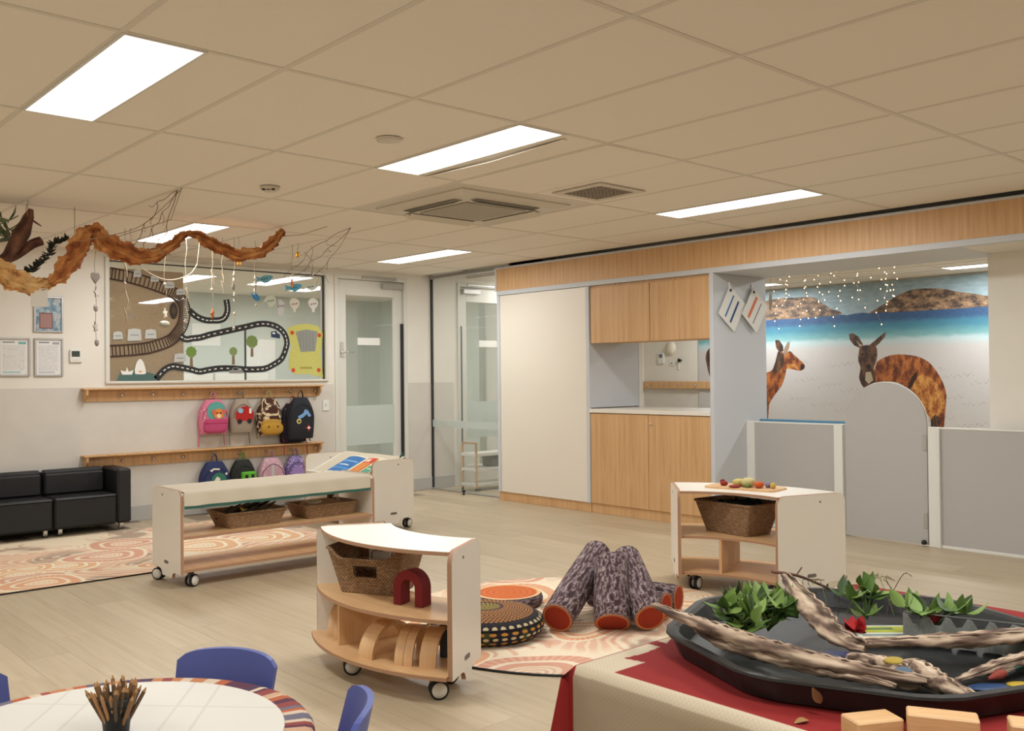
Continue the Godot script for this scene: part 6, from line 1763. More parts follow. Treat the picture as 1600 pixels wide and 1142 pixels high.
func sector(r0: float, r1: float, half: float, y: float, th: float) -> SurfaceTool:
	# flat ring sector about its centre, symmetric about +x, with thickness
	var o := []
	for i in 33:
		var a := -half + 2 * half * i / 32
		o.append(V(cos(a) * r1, sin(a) * r1))
	for i in 33:
		var a := half - 2 * half * i / 32
		o.append(V(cos(a) * r0, sin(a) * r0))
	# prism pushes along z: lay it flat so that z becomes height
	return prism(g(), o, th, TR(Vector3(0, y, 0), Vector3(-PI / 2, 0, 0)))

func curved_shelf(label: String, at: Vector3, turn: float, R0: float, R1: float, split: float) -> Node3D:
	var H := deg_to_rad(30.0)
	var t := thing("curved_shelf", label, "shelf", at, turn)
	var top := part(t, "top", sector(R0, R1, H, 0.586, 0.016), mats["laminate"])
	part(top, "top_edge", sector(R0 - 0.001, R1 + 0.001, H, 0.5855, 0.0145), mats["ply_edge"], Transform3D.IDENTITY, "brown ply edge")
	var mid := part(t, "middle_shelf", sector(R0 + 0.005, R1 + 0.02, H, 0.318, 0.017), mats["ply"])
	part(mid, "shelf_edge", sector(R0 + 0.004, R1 + 0.021, H, 0.3195, 0.013), mats["ply_edge"])
	var low := part(t, "bottom_shelf", sector(R0 + 0.005, R1 + 0.045, H, 0.100, 0.017), mats["ply"])
	part(low, "shelf_edge", sector(R0 + 0.004, R1 + 0.046, H, 0.1015, 0.013), mats["ply_edge"])
	for s in [-1.0, 1.0]:
		# side panels along the radii
		var xf := Transform3D(Basis(Vector3.UP, -s * (H + 0.008)), Vector3.ZERO) * T(R0 - 0.015, 0, -0.0092)
		end_panel(t, xf, R1 - R0 + 0.035, 0.606)
		var a: float = s * (H - 0.12)
		castor(t, Vector3(cos(a) * (R0 + 0.06), 0, sin(a) * (R0 + 0.06)), 0.9 + s)
	for a in [-0.42, 0.16 if split > 0 else 0.42]:
		castor(t, Vector3(cos(a) * (R1 - 0.03), 0, sin(a) * (R1 - 0.03)), 2.6 if split > 0 else 0.6)
	part(t, "divider", box(g(), Vector3((R0 + R1) / 2 - 0.005, 0.2175, 0), Vector3(R1 - R0 - 0.03, 0.201, 0.016), 0.001, Transform3D(Basis(Vector3.UP, -split), Vector3.ZERO)), mats["ply"])
	return t

func arch(called: String, label: String, cat: String, at: Vector3, rot: Vector3, ro: float, ri: float, leg: float, depth: float, m: Material, group := "") -> void:
	var t := thing(called, label, cat, at, 0, group)
	t.rotation = rot
	var o := []
	for i in 25:
		var a := PI * i / 24
		o.append(V(cos(a) * ro, leg + sin(a) * ro))
	for i in 25:
		var a := PI - PI * i / 24
		o.append(V(cos(a) * ri, leg + sin(a) * ri))
	if leg > 0.0:
		o.insert(25, V(-ro, 0))
		o.insert(26, V(-ri, 0))
		o.append(V(ri, 0))
		o.append(V(ro, 0))
	part(t, "bent_strip", prism(g(), o, depth, T(0, 0, -depth / 2), false), m)

func curved_shelves() -> void:
	# first shelf: bulges towards the round table; second: hollow side towards it
	var c1 := Vector3(3.131, 0, -3.476)
	var c2 := Vector3(4.093, 0, -3.157)
	curved_shelf("curved white shelf with wicker basket and wooden arches on castors", c1, -3.114, 0.614, 0.942, 0.215)
	curved_shelf("curved white shelf with the fruit tray on top near the gate", c2, 0.224, 0.60, 1.06, -0.134)
	var L1 := Transform3D(Basis(Vector3.UP, -3.114), c1)
	var L2 := Transform3D(Basis(Vector3.UP, 0.224), c2)
	# local angle a (towards +z local) and radius to world
	var w := func(L: Transform3D, a: float, r: float, y: float) -> Vector3: return L * Vector3(cos(a) * r, y, sin(a) * r)
	var b1 := basket("deep_basket", "deep woven basket with handle holes on the middle curved shelf", Vector3(2.42, 0.337, -3.63), 0.0, 0.28, 0.19, 0.38, 0.26, 0.20, true)
	b1.rotation.y = -1.093
	var card := thing("white_label", "white card with a grey outline tucked inside the deep basket", "card", Vector3(2.475, 0.46, -3.66), -1.093)
	part(card, "card_sheet", box(g(), Vector3(-0.02, 0.02, 0), Vector3(0.11, 0.07, 0.003)), mats["paper"])
	part(card, "outline", tube(g(), [Vector3(-0.06, 0.0, 0.003), Vector3(-0.06, 0.03, 0.003), Vector3(-0.045, 0.04, 0.003), Vector3(0.0, 0.04, 0.003)], 0.002, 5), mats["dark"])
	var red := cloth("red_felt", Color(0.52, 0.045, 0.05), 0.9, 0.15, 0.05)
	arch("felt_arch", "red felt arch standing on the middle curved shelf", "arch", Vector3(2.365, 0.337, -3.285), Vector3(0, -1.25, 0), 0.074, 0.036, 0.075, 0.065, red)
	var ply: Material = mats["ply"]
	var spec := [[2.36, -3.865, 0.75, 0.04], [2.355, -3.80, 0.75, 0.045], [2.33, -3.425, 0.22, 0.08], [2.357, -3.292, 0.58, 0.038], [2.379, -3.259, 0.58, 0.038], [2.424, -3.185, 0.58, 0.07]]
	var lab := ["bent plywood arch next to the basket end on the bottom curved shelf", "bent plywood arch nested second from the closed end of bottom shelf", "wide bent plywood arch beside the divider on the bottom curved shelf", "bent plywood arch paired in the middle of the open bay", "bent plywood arch touching its pair in the open bay", "bent plywood arch against the side panel on the bottom shelf"]
	for k in spec.size():
		arch("wooden_arch", lab[k], "arch", Vector3(spec[k][0], 0.117, spec[k][1]), Vector3(0, spec[k][2], 0), 0.135 if k > 1 else 0.12, 0.122 if k > 1 else 0.108, 0.0, spec[k][3], ply, "bent plywood arches on the curved shelf")
	var jar := thing("small_box", "small dark patterned box behind the plywood arches", "box", w.call(L1, -0.40, 0.70, 0.117), 0.5)
	part(jar, "box_body", box(g(), Vector3(0, 0.075, 0), Vector3(0.09, 0.15, 0.07), 0.004), mt("box_dark", Color(0.20, 0.19, 0.20), 0.6))
	part(jar, "lid", box(g(), Vector3(0, 0.158, 0), Vector3(0.095, 0.016, 0.075), 0.003), mt("box_lid", Color(0.72, 0.62, 0.52), 0.6))
	# second shelf: basket of dark green cloth, tray of play food
	var b2 := basket("deep_basket", "woven basket of dark green cloth on the shelf near the gate", Vector3(4.885, 0.337, -3.40), 0.0, 0.33, 0.22, 0.44, 0.30, 0.185)
	b2.rotation.y = 1.45
	var gc := thing("green_cloth", "crumpled dark green cloth filling the basket near the gate", "cloth", Vector3(4.885, 0.465, -3.40))
	gc.rotation.y = 1.45
	var rows := []
	for i in 13:
		var row := []
		for j in 17:
			row.append(Vector3(-0.18 + 0.36 * j / 16.0, 0.045 + 0.018 * sin(i * 1.3 + j * 0.8) + 0.012 * sin(j * 1.9 - i * 0.7) - 0.05 * pow(absf(j - 8) / 8.0, 3), -0.125 + 0.25 * i / 12.0))
		rows.append(row)
	part(gc, "crumple", sheet(g(), rows, Vector3(0, 0.003, 0)), cloth("dark_green", Color(0.06, 0.16, 0.10), 0.95, 0.25, 0.05))
	var ty := thing("serving_board", "thin pale timber board with play food on the curved shelf", "board", Vector3(4.91, 0.602, -3.36), -1.42)
	part(ty, "board", prism(g(), rounded(0.46, 0.24, 0.05, 5).map(func(q): return q - V(0.23, 0.12)), 0.010, TR(Vector3.ZERO, Vector3(-PI / 2, 0, 0))), mats["ply"])
	var food := [["red felt strawberry slice on the board", Color(0.62, 0.10, 0.09), -0.13, 0.02, 0.026, 0.014], ["yellow corn shape on the board", Color(0.85, 0.76, 0.42), -0.05, -0.02, 0.045, 0.022], ["pale yellow noodle heap on the board", Color(0.86, 0.80, 0.52), 0.02, 0.0, 0.05, 0.028], ["orange fruit half on the board", Color(0.85, 0.35, 0.12), 0.10, 0.02, 0.034, 0.02], ["flat red disc at the board edge", Color(0.60, 0.09, 0.08), -0.03, 0.08, 0.040, 0.008], ["lilac shell shape on the board", Color(0.55, 0.48, 0.60), 0.14, -0.02, 0.022, 0.016], ["small green leaf ball on the board", Color(0.45, 0.55, 0.25), 0.04, 0.05, 0.020, 0.014], ["small yellow lemon at the board end", Color(0.88, 0.74, 0.30), 0.18, 0.0, 0.020, 0.018], ["dark red berry at the far board end", Color(0.50, 0.08, 0.12), -0.17, -0.04, 0.018, 0.016]]
	for f in food:
		var p: Vector3 = Transform3D(Basis(Vector3.UP, -1.42), Vector3(4.91, 0.612, -3.36)) * Vector3(f[2], 0, f[3])
		var t := thing("play_food", f[0], "toy food", p, 0, "play food on the board")
		part(t, "food_piece", blob(g(), Vector3(0, f[5], 0), Vector3(f[4], f[5], f[4] * 0.8), 0.9, Transform3D.IDENTITY, 14, 8), cloth("food_" + str(f[1].to_html(false)), f[1], 0.85))

func campfire() -> void:
	# log cushions: printed bark sides, orange ends
	var nb := noise(131, 0.16, 128, 64, 4)
	nb.resize(128, 256, Image.INTERPOLATE_BILINEAR)
	var bk := uv_mat("log_bark", ramp(nb, [[0.0, Color(0.15, 0.10, 0.11)], [0.38, Color(0.29, 0.21, 0.22)], [0.52, Color(0.44, 0.37, 0.38)], [0.62, Color(0.66, 0.61, 0.60)], [0.72, Color(0.36, 0.27, 0.27)], [1.0, Color(0.24, 0.16, 0.16)]]), 0.95)
	var endm := func(key: String, a: Color, b: Color, rim: Color) -> StandardMaterial3D:
		if mats.has(key):
			return mats[key]
		var im := Image.create(128, 128, false, Image.FORMAT_RGB8)
		for y in 128:
			for x in 128:
				var d := Vector2(x - 64, y - 64).length() / 64.0
				var c := a.lerp(b, 0.5 + 0.5 * sin(d * 34.0 + 0.6 * sin(atan2(y - 64, x - 64) * 3.0)))
				im.set_pixel(x, y, rim if d > 0.88 else c)
		return uv_mat(key, im, 0.95)
	var en := endm.call("log_end", Color(0.62, 0.20, 0.07), Color(0.55, 0.16, 0.05), Color(0.78, 0.46, 0.26)) as StandardMaterial3D
	var log_ := func(label: String, a: Vector3, b: Vector3, r: float) -> void:
		var t := thing("log_cushion", label, "cushion", Vector3.ZERO, 0, "stuffed log cushions on the round rug")
		var xf := look(a, b)
		var L := (b - a).length()
		part(t, "cover", lathe(g(), [V(r * 0.93, 0), V(r, 0.012), V(r * 1.02, L * 0.25), V(r * 1.01, L * 0.5), V(r * 0.98, L * 0.75), V(r * 0.94, L - 0.012), V(r * 0.88, L)], 22, xf), bk)
		part(t, "end_disc", disc(g(), r * 0.93, -0.001, 22, xf, false), en, Transform3D.IDENTITY, "orange end disc")
		part(t, "end_disc", disc(g(), r * 0.88, L + 0.001, 22, xf, true), en, Transform3D.IDENTITY, "orange end disc")
		part(t, "seam", tube(g(), smoothed(range(23).map(func(k): return xf * Vector3(cos(TAU * k / 22) * r * 0.94, 0.0, sin(TAU * k / 22) * r * 0.94)), 1), 0.004, 5), mt("seam_tan", Color(0.62, 0.40, 0.26), 0.9))
	log_.call("stuffed log cushion leaning towards the round pouf", Vector3(3.335, 0.085, -3.40), Vector3(3.87, 0.318, -3.615), 0.082)
	log_.call("stuffed log cushion leaning upright in the middle of the stack", Vector3(3.545, 0.055, -3.22), Vector3(3.725, 0.325, -3.385), 0.092)
	log_.call("stuffed log cushion leaning on the side of the black tray", Vector3(3.665, 0.088, -3.075), Vector3(3.90, 0.315, -3.44), 0.080)
	log_.call("stuffed log cushion lying flat, the one farther from the leaning stack", Vector3(4.10, 0.085, -3.24), Vector3(3.95, 0.088, -3.70), 0.073)
	log_.call("stuffed log cushion lying flat right against the leaning stack", Vector3(3.92, 0.085, -3.18), Vector3(3.82, 0.09, -3.62), 0.070)
	# round slice cushion
	var sl := thing("slice_cushion", "round tree slice cushion with an orange top on the rug", "cushion", Vector3(3.56, 0.0115, -4.03))
	part(sl, "cover", lathe(g(), [V(0, 0), V(0.18, 0), V(0.198, 0.012), V(0.203, 0.035), V(0.196, 0.058), V(0.185, 0.066)], 40), bk)
	part(sl, "top", disc(g(), 0.19, 0.0665, 40), endm.call("slice_top", Color(0.80, 0.42, 0.20), Color(0.74, 0.36, 0.16), Color(0.86, 0.72, 0.54)), Transform3D.IDENTITY, "orange growth ring top")
	# patterned pouf
	var pf := thing("dotted_pouf", "round floor cushion with ochre dot rings and navy sides", "floor cushion", Vector3(3.075, 0.0115, -3.645))
	var im := Image.create(512, 512, false, Image.FORMAT_RGB8)
	for y in 512:
		for x in 512:
			var v := Vector2(x - 256, y - 256)
			var d := v.length() / 256.0
			var a := atan2(v.y, v.x)
			var c := Color(0.08, 0.07, 0.10)
			var rings := [[0.0, 0.24, Color(0.62, 0.55, 0.22), 0.05], [0.24, 0.30, Color(0.25, 0.15, 0.12), 0.0], [0.30, 0.36, Color(0.66, 0.44, 0.22), 0.03], [0.36, 0.72, Color(0.66, 0.44, 0.20), 0.045], [0.72, 0.76, Color(0.12, 0.09, 0.10), 0.0]]
			for q in rings:
				if d >= q[0] and d < q[1]:
					c = q[2]
					if q[3] > 0:
						var row := int((d - q[0]) / 0.036)
						var cnt := maxf(6.0, floor((q[0] + row * 0.036 + 0.02) * 88.0))
						var fa := fposmod(a / TAU * cnt + row * 0.5, 1.0) - 0.5
						var fd := fposmod((d - q[0]) / 0.036, 1.0) - 0.5
						if fa * fa + fd * fd > 0.15:
							c = Color(0.20, 0.13, 0.12)
			if d >= 0.76:
				var row2 := int((d - 0.76) / 0.05)
				var fa2 := fposmod(a / TAU * (40.0 - 8.0 * (row2 % 2)) + row2 * 0.5, 1.0) - 0.5
				var fd2 := fposmod((d - 0.76) / 0.05, 1.0) - 0.5
				if fa2 * fa2 + fd2 * fd2 < 0.10:
					c = Color(0.76, 0.68, 0.52) if row2 % 2 == 0 else Color(0.72, 0.50, 0.20)
				elif sin(a * 9.0) > 0.86 and d > 0.80 and d < 0.95:
					c = Color(0.22, 0.24, 0.10)
			im.set_pixel(x, y, c)
	var pm := uv_mat("pouf_print", im, 0.9)
	var st := g()
	st.set_smooth_group(1)
	# domed top mapped from above, so the rings run over the edge
	var prof := [V(0.0, 0.135), V(0.10, 0.134), V(0.19, 0.125), V(0.25, 0.108), V(0.282, 0.082), V(0.295, 0.055), V(0.288, 0.028), V(0.262, 0.004), V(0.0, 0.0)]
	var rad := [0.0, 0.34, 0.60, 0.75, 0.80, 0.86, 0.92, 0.98, 1.0]
	for i in prof.size() - 1:
		for k in 48:
			var a0 := TAU * k / 48
			var a1 := TAU * (k + 1) / 48
			var P := func(j: int, aa: float) -> Vector3: return Vector3(cos(aa) * prof[j].x, prof[j].y, sin(aa) * prof[j].x)
			var U := func(j: int, aa: float) -> Vector2: return V(0.5 + 0.5 * rad[j] * cos(aa), 0.5 + 0.5 * rad[j] * sin(aa))
			quad(st, P.call(i + 1, a1), P.call(i + 1, a0), P.call(i, a0), P.call(i, a1), U.call(i + 1, a1), U.call(i + 1, a0), U.call(i, a0), U.call(i, a1))
	part(pf, "cover", st, pm)
	var ed := range(49).map(func(k): return Vector3(cos(TAU * k / 48) * 0.283, 0.0825, sin(TAU * k / 48) * 0.283))
	part(pf, "piping", tube(g(), ed, 0.004, 5), mt("piping_navy", Color(0.06, 0.055, 0.08), 0.9))

func craft_table() -> void:
	# table under a cloth; x 1.64 to 2.95, z -1.63 to -0.45
	var t := thing("craft_table", "low rectangular timber table hidden under the red and cream cloth", "table", Vector3(2.30, 0, -1.02))
	part(t, "tabletop", box(g(), Vector3(0, 0.583, 0), Vector3(1.30, 0.025, 1.18), 0.004), mats["ply"])
	for x in [-0.58, 0.58]:
		for z in [-0.52, 0.52]:
			part(t, "leg", box(g(), Vector3(x, 0.285, z), Vector3(0.05, 0.57, 0.05), 0.006), mats["ply"])
	# cloth: red field, stepped cream border
	var N := 512
	var im := Image.create(N, N, false, Image.FORMAT_RGB8)
	var red := Color(0.56, 0.11, 0.10)
	var cream := Color(0.80, 0.74, 0.64)
	var linen := Color(0.66, 0.59, 0.49)
	for y in N:
		for x in N:
			# metres over the laid-out cloth: x from the left hem, y from the back hem
			var cx := x * 2.0 / N
			var cy := y * 1.9 / N
			var c := red
			# linen drop on one side, a thin cream fold line, stepped cream points in the corner of the red top
			var tx := cx - 0.35
			var tz := cy - 0.35
			if tx < 0.0 and tz > 0.0:
				c = linen
			if tz > 0.0 and absf(tx - 0.002) < 0.020:
				c = cream
			if tx > 0.0 and tz > 0.0:
				if tx < 0.115 + 0.02 * tz / 0.095 and tz < 0.10:
					c = cream
				elif tx < 0.265 and tz < 0.045 - 0.12 * absf(tx - 0.19) + 0.005:
					c = cream
				elif tx > 0.30 and tz < 0.05 - 0.5 * absf(fposmod(tx, 0.18) - 0.09):
					c = cream
			var k := 1.0 + 0.05 * sin(x * 2.1) * sin(y * 1.9)
			im.set_pixel(x, y, Color(c.r * k, c.g * k, c.b * k))
	var cl := thing("table_cloth", "red tablecloth with stepped cream edge and linen drop on craft table", "tablecloth", Vector3(1.645, 0.5965, -1.615))
	var rows := []
	for i in 77:
		var row := []
		var cy := 0.025 * i
		for j in 81:
			var cx := 0.025 * j
			# fold over the two visible edges at 0.35 m from the hem
			var x := cx - 0.35
			var z := cy - 0.35
			var y := 0.002
			var ox := minf(x, 0.0)
			var oz := minf(z, 0.0)
			var px := maxf(x, 0.0)
			var pz := maxf(z, 0.0)
			if ox < 0 and oz < 0:
				var dd := maxf(-ox, -oz)
				y -= dd
				px = -0.012 - 0.10 * minf(-ox, -oz)
				pz = -0.012 - 0.10 * minf(-ox, -oz)
				if -ox > -oz:
					pz = -0.03 - 0.2 * (-oz)
				else:
					px = -0.03 - 0.2 * (-ox)
			elif ox < 0:
				y += ox
				px = -0.012 - 0.010 * sin(z * 9.0) * minf(1.0, -ox * 4)
			elif oz < 0:
				y += oz
				pz = -0.012 - 0.012 * sin(x * 8.0) * minf(1.0, -oz * 4)
			px = minf(px, 1.31)
			pz = minf(pz, 1.19)
			if x > 1.31:
				y -= minf(x - 1.31, 0.34)
				px = 1.312
			if z > 1.19:
				y -= minf(z - 1.19, 0.34)
				pz = 1.192
			row.append(Vector3(px, y, pz))
		rows.append(row)
	part(cl, "cloth_sheet", sheet(g(), rows, Vector3(0.0006, 0.0012, 0.0006)), uv_mat("table_cloth", im, 0.92))
	# black octagonal tray
	var tr := thing("black_tray", "large black plastic eight sided activity tray on the red cloth", "tray", Vector3(2.21, 0.602, -1.17), -0.4)
	var st := g()
	var oct := func(ap: float, y: float) -> Array:
		var o := []
		for k in 8:
			for s in [-1, 0, 1]:
				var a: float = TAU * k / 8 + PI / 8 + s * 0.10
				var r := ap / cos(PI / 8) * (1.0 if s == 0 else 0.992)
				o.append(Vector3(cos(a) * r, y, sin(a) * r))
		return o
	var prof := [[0.40, 0.0], [0.42, 0.003], [0.438, 0.048], [0.450, 0.053], [0.449, 0.059], [0.432, 0.060], [0.420, 0.054], [0.405, 0.014], [0.0, 0.012]]
	for i in prof.size() - 1:
		var A: Array = oct.call(prof[i][0], prof[i][1])
		var B: Array = oct.call(prof[i + 1][0], prof[i + 1][1])
		for k in 24:
			var k2 := (k + 1) % 24
			quad(st, A[k2], A[k], B[k], B[k2])
	var blk := tri_mat("tray_black", ramp(noise(151, 0.05, 128, 128, 4), [[0.0, Color(0.10, 0.105, 0.105)], [0.6, Color(0.14, 0.145, 0.145)], [1.0, Color(0.21, 0.215, 0.21)]]), Vector3(0.6, 0.6, 0.6), 0.45)
	part(tr, "tray_body", st, blk)
	part(tr, "tray_floor", lathe(g(), [V(0, 0.0), V(0.40, 0.0), V(0.40, 0.008), V(0, 0.008)], 8, Transform3D(Basis(Vector3.UP, PI / 8), Vector3(0, 0.004, 0))), blk)
	# long bark pieces across the tray, each at real height on rim and floor
	var nb := noise(161, 0.07, 64, 64, 4)
	nb.resize(64, 256, Image.INTERPOLATE_BILINEAR)
	var bark := uv_mat("gum_bark", ramp(nb, [[0.0, Color(0.22, 0.16, 0.13)], [0.36, Color(0.44, 0.35, 0.29)], [0.56, Color(0.62, 0.53, 0.45)], [0.75, Color(0.76, 0.67, 0.57)], [1.0, Color(0.84, 0.77, 0.68)]]), 0.9)
	var B := func(label: String, pts: Array, rad: Array, flat := 0.55) -> void:
		var o := thing("bark_length", label, "bark", Vector3.ZERO, 0, "bark lengths in the black tray")
		var p := smoothed(pts, 7)
		var rr := []
		for i in p.size():
			var q := float(i) / (p.size() - 1) * (rad.size() - 1)
			var k := mini(int(q), rad.size() - 2)
			rr.append(lerpf(rad[k], rad[k + 1], q - k) * (1.0 + 0.12 * sin(i * 2.3)))
		part(o, "bark_curl", tube(g(), p, rr, 12, Transform3D.IDENTITY, flat, 0.16), bark)
		# a ragged inner lip along one side
		var lip := []
		for i in p.size():
			lip.append(p[i] + Vector3(0.0, rr[i] * 0.5, rr[i] * 0.55))
		part(o, "split_edge", tube(g(), lip, 0.005, 6, Transform3D.IDENTITY, 0.6, 0.12), bark)
	B.call("long pale bark length resting over the tray rim towards the logs", [Vector3(1.93, 0.698, -1.605), Vector3(1.88, 0.700, -1.487), Vector3(1.845, 0.700, -1.37), Vector3(1.845, 0.692, -1.29), Vector3(1.845, 0.685, -1.20), Vector3(1.85, 0.680, -1.10), Vector3(1.88, 0.672, -1.01), Vector3(1.95, 0.66, -0.90)], [0.010, 0.020, 0.030, 0.032, 0.034, 0.034, 0.030, 0.016])
	B.call("second bark length lying along the tray wall", [Vector3(1.87, 0.678, -1.42), Vector3(1.835, 0.672, -1.32), Vector3(1.835, 0.668, -1.21), Vector3(1.845, 0.664, -1.10), Vector3(1.865, 0.660, -1.02), Vector3(1.875, 0.658, -0.93)], [0.010, 0.020, 0.024, 0.024, 0.020, 0.008])
	B.call("broad bark slab leaning up over the back of the tray", [Vector3(2.315, 0.742, -1.455), Vector3(2.20, 0.722, -1.34), Vector3(2.12, 0.70, -1.24), Vector3(2.07, 0.675, -1.17), Vector3(2.08, 0.66, -1.10)], [0.012, 0.036, 0.044, 0.042, 0.024], 0.32)
	B.call("twisted grey bark length crossing the middle of the tray", [Vector3(2.05, 0.668, -1.16), Vector3(2.10, 0.672, -1.09), Vector3(2.175, 0.676, -1.01), Vector3(2.26, 0.680, -0.93), Vector3(2.37, 0.682, -0.86), Vector3(2.50, 0.68, -0.78)], [0.016, 0.020, 0.024, 0.032, 0.028, 0.016])
	B.call("forked bark length pointing at the paint brush", [Vector3(2.36, 0.662, -0.80), Vector3(2.285, 0.652, -0.83), Vector3(2.21, 0.645, -0.86), Vector3(2.13, 0.638, -0.88), Vector3(2.07, 0.634, -0.895)], [0.020, 0.020, 0.018, 0.012, 0.004])
	B.call("hollow half bark tube lying beside the painted bark", [Vector3(2.035, 0.655, -0.965), Vector3(2.005, 0.650, -0.915), Vector3(1.985, 0.645, -0.865), Vector3(1.985, 0.635, -0.805)], [0.036, 0.036, 0.026, 0.012], 0.6)
	B.call("bark length painted with blue and yellow patches", [Vector3(2.03, 0.648, -1.11), Vector3(2.02, 0.652, -1.03), Vector3(1.99, 0.650, -0.97), Vector3(1.95, 0.642, -0.94)], [0.018, 0.030, 0.034, 0.024])
	for q in [["yellow", Color(0.66, 0.56, 0.18), Vector3(2.005, 0.669, -0.995), 0.026], ["blue", Color(0.28, 0.38, 0.46), Vector3(1.965, 0.664, -0.955), 0.024]]:
		var o := thing("paint_patch", "dried %s paint patch on the painted bark length" % q[0], "paint", q[2], 0, "paint patches on the bark")
		part(o, "paint_film", blob(g(), Vector3.ZERO, Vector3(q[3], 0.007, q[3] * 0.8), 1.0, Transform3D.IDENTITY, 12, 6), mt("paint_" + q[0], q[1], 0.6))
	# leafy sprigs: each leaf its own piece
	var leafs := [mt("leaf_a", Color(0.38, 0.50, 0.23), 0.5), mt("leaf_b", Color(0.52, 0.63, 0.32), 0.5), mt("leaf_c", Color(0.24, 0.33, 0.16), 0.5)]
	for m in leafs:
		m.backlight_enabled = true
		m.backlight = Color(0.15, 0.22, 0.06)
	var lm := fin(leaf_shape(0.056, 0.030))
	var r := RandomNumberGenerator.new()
	r.seed = 33
	var sprig := func(label: String, at: Vector3, stems: int, leaves: int, spread: float, h: float) -> void:
		var o := thing("leafy_sprig", label, "leaves", at, 0, "leafy sprigs in the black tray")
		for s in stems:
			var a := r.randf_range(0, TAU)
			var tip := Vector3(cos(a) * spread * r.randf_range(0.3, 1.0), h * r.randf_range(0.6, 1.0), sin(a) * spread * r.randf_range(0.3, 1.0))
			var pts := smoothed([Vector3.ZERO, tip * 0.5 + Vector3(0, h * 0.22, 0), tip], 4)
			part(o, "stem", tube(g(), pts, 0.003, 5), mats["leaf_c"])
			for k in leaves:
				var p: Vector3 = pts[1 + (k * 7) % (pts.size() - 1)]
				part(o, "leaf", lm, leafs[r.randi() % 3 if k % 4 else 1], TR(p, Vector3(r.randf_range(0.2, 1.7), r.randf_range(0, TAU), r.randf_range(-0.7, 0.7))))
	sprig.call("dense leafy green branch inside the back corner of tray", Vector3(2.04, 0.632, -1.42), 13, 9, 0.13, 0.085)
	sprig.call("leafy green sprig beside the broad bark slab", Vector3(2.14, 0.632, -1.40), 6, 7, 0.10, 0.085)
	sprig.call("leafy green sprig along the far tray wall", Vector3(2.43, 0.632, -1.28), 5, 6, 0.10, 0.08)
	sprig.call("small leafy sprig near the egg carton", Vector3(2.42, 0.632, -1.10), 5, 5, 0.12, 0.085)
	# thin twigs standing at the far rim
	var tw := thing("twig_bunch", "bunch of thin budding twigs standing at the far tray rim", "twigs", Vector3(2.50, 0.625, -1.33), -0.75)
	for k in 13:
		var x := -0.14 + 0.022 * k
		var lean := r.randf_range(-0.06, 0.08)
		var hh := r.randf_range(0.07, 0.125)
		var pts := smoothed([Vector3(x, 0, 0.02), Vector3(x + lean * 0.4, hh * 0.5, 0), Vector3(x + lean, hh, -0.01), Vector3(x + lean + r.randf_range(-0.03, 0.05), hh * r.randf_range(0.85, 1.05), -0.01)], 4)
		part(tw, "twig", tube(g(), pts, 0.0011, 4), mt("twig%d" % (k % 2), [Color(0.50, 0.50, 0.28), Color(0.36, 0.27, 0.20)][k % 2], 0.8))
		for q in 4:
			part(tw, "bud", blob(g(), pts[3 + q * 2], Vector3(0.0016, 0.0024, 0.0016), 1.0, Transform3D.IDENTITY, 6, 4), mats["twig0"])
	var sk := thing("grey_twig", "bare grey twig reaching over the back rim of tray", "twig", Vector3(2.36, 0.70, -1.45))
	part(sk, "twig", tube(g(), smoothed([Vector3(-0.09, 0.055, -0.02), Vector3(0.0, 0.035, 0), Vector3(0.08, 0.0, 0.03), Vector3(0.13, -0.03, 0.06)], 4), 0.004, 6), mats["bark_dark"])
	part(sk, "side_twig", tube(g(), [Vector3(0.0, 0.035, 0), Vector3(0.02, 0.055, 0.005)], 0.002, 5), mats["bark_dark"])
	# red paper flower, cards, egg carton, brush
	var rf := thing("red_flower", "crumpled red paper flower beside the bark slab", "paper flower", Vector3(2.29, 0.632, -1.235))
	for k in 7:
		part(rf, "petal", leaf_shape(0.046, 0.036), mt("petal_red", Color(0.66, 0.09, 0.09), 0.8), TR(Vector3(0.004 * k - 0.012, 0.0, 0), Vector3(0.5 + 0.12 * k, TAU * k / 7, 0.2)))
	var rb := thing("red_pompom", "small red berry on the sprig near the egg carton", "berry", Vector3(2.375, 0.685, -1.075))
	part(rb, "berry", blob(g(), Vector3.ZERO, Vector3(0.018, 0.016, 0.018), 0.9, Transform3D.IDENTITY, 14, 8), mt("berry_red", Color(0.58, 0.10, 0.12), 0.6))
	part(rb, "stalk", tube(g(), [Vector3(0, -0.01, 0), Vector3(-0.01, -0.055, 0.01)], 0.002, 5), mats["leaf_c"])
	var fa := Image.create(128, 96, false, Image.FORMAT_RGB8)
	fa.fill(Color(0.80, 0.82, 0.78))
	fa.fill_rect(Rect2i(6, 6, 116, 36), Color(0.66, 0.68, 0.22))
	fa.fill_rect(Rect2i(16, 14, 60, 12), Color(0.35, 0.45, 0.30))
	fa.fill_rect(Rect2i(10, 52, 104, 8), Color(0.45, 0.52, 0.52))
	fa.fill_rect(Rect2i(24, 70, 70, 10), Color(0.25, 0.28, 0.30))
	var fc := thing("fact_card", "printed card with a green picture lying in the tray", "card", Vector3(2.335, 0.626, -1.165), -0.75)
	var fq := g()
	quad(fq, Vector3(-0.09, 0.0025, 0.06), Vector3(0.09, 0.0025, 0.06), Vector3(0.09, 0.012, -0.06), Vector3(-0.09, 0.012, -0.06))
	part(fc, "print", fq, uv_mat("fact_card", fa, 0.6))
	part(fc, "card_sheet", sheet(g(), [[Vector3(-0.09, 0.0, 0.06), Vector3(0.09, 0.0, 0.06)], [Vector3(-0.09, 0.0095, -0.06), Vector3(0.09, 0.0095, -0.06)]], Vector3(0, 0.003, 0)), mats["paper"])
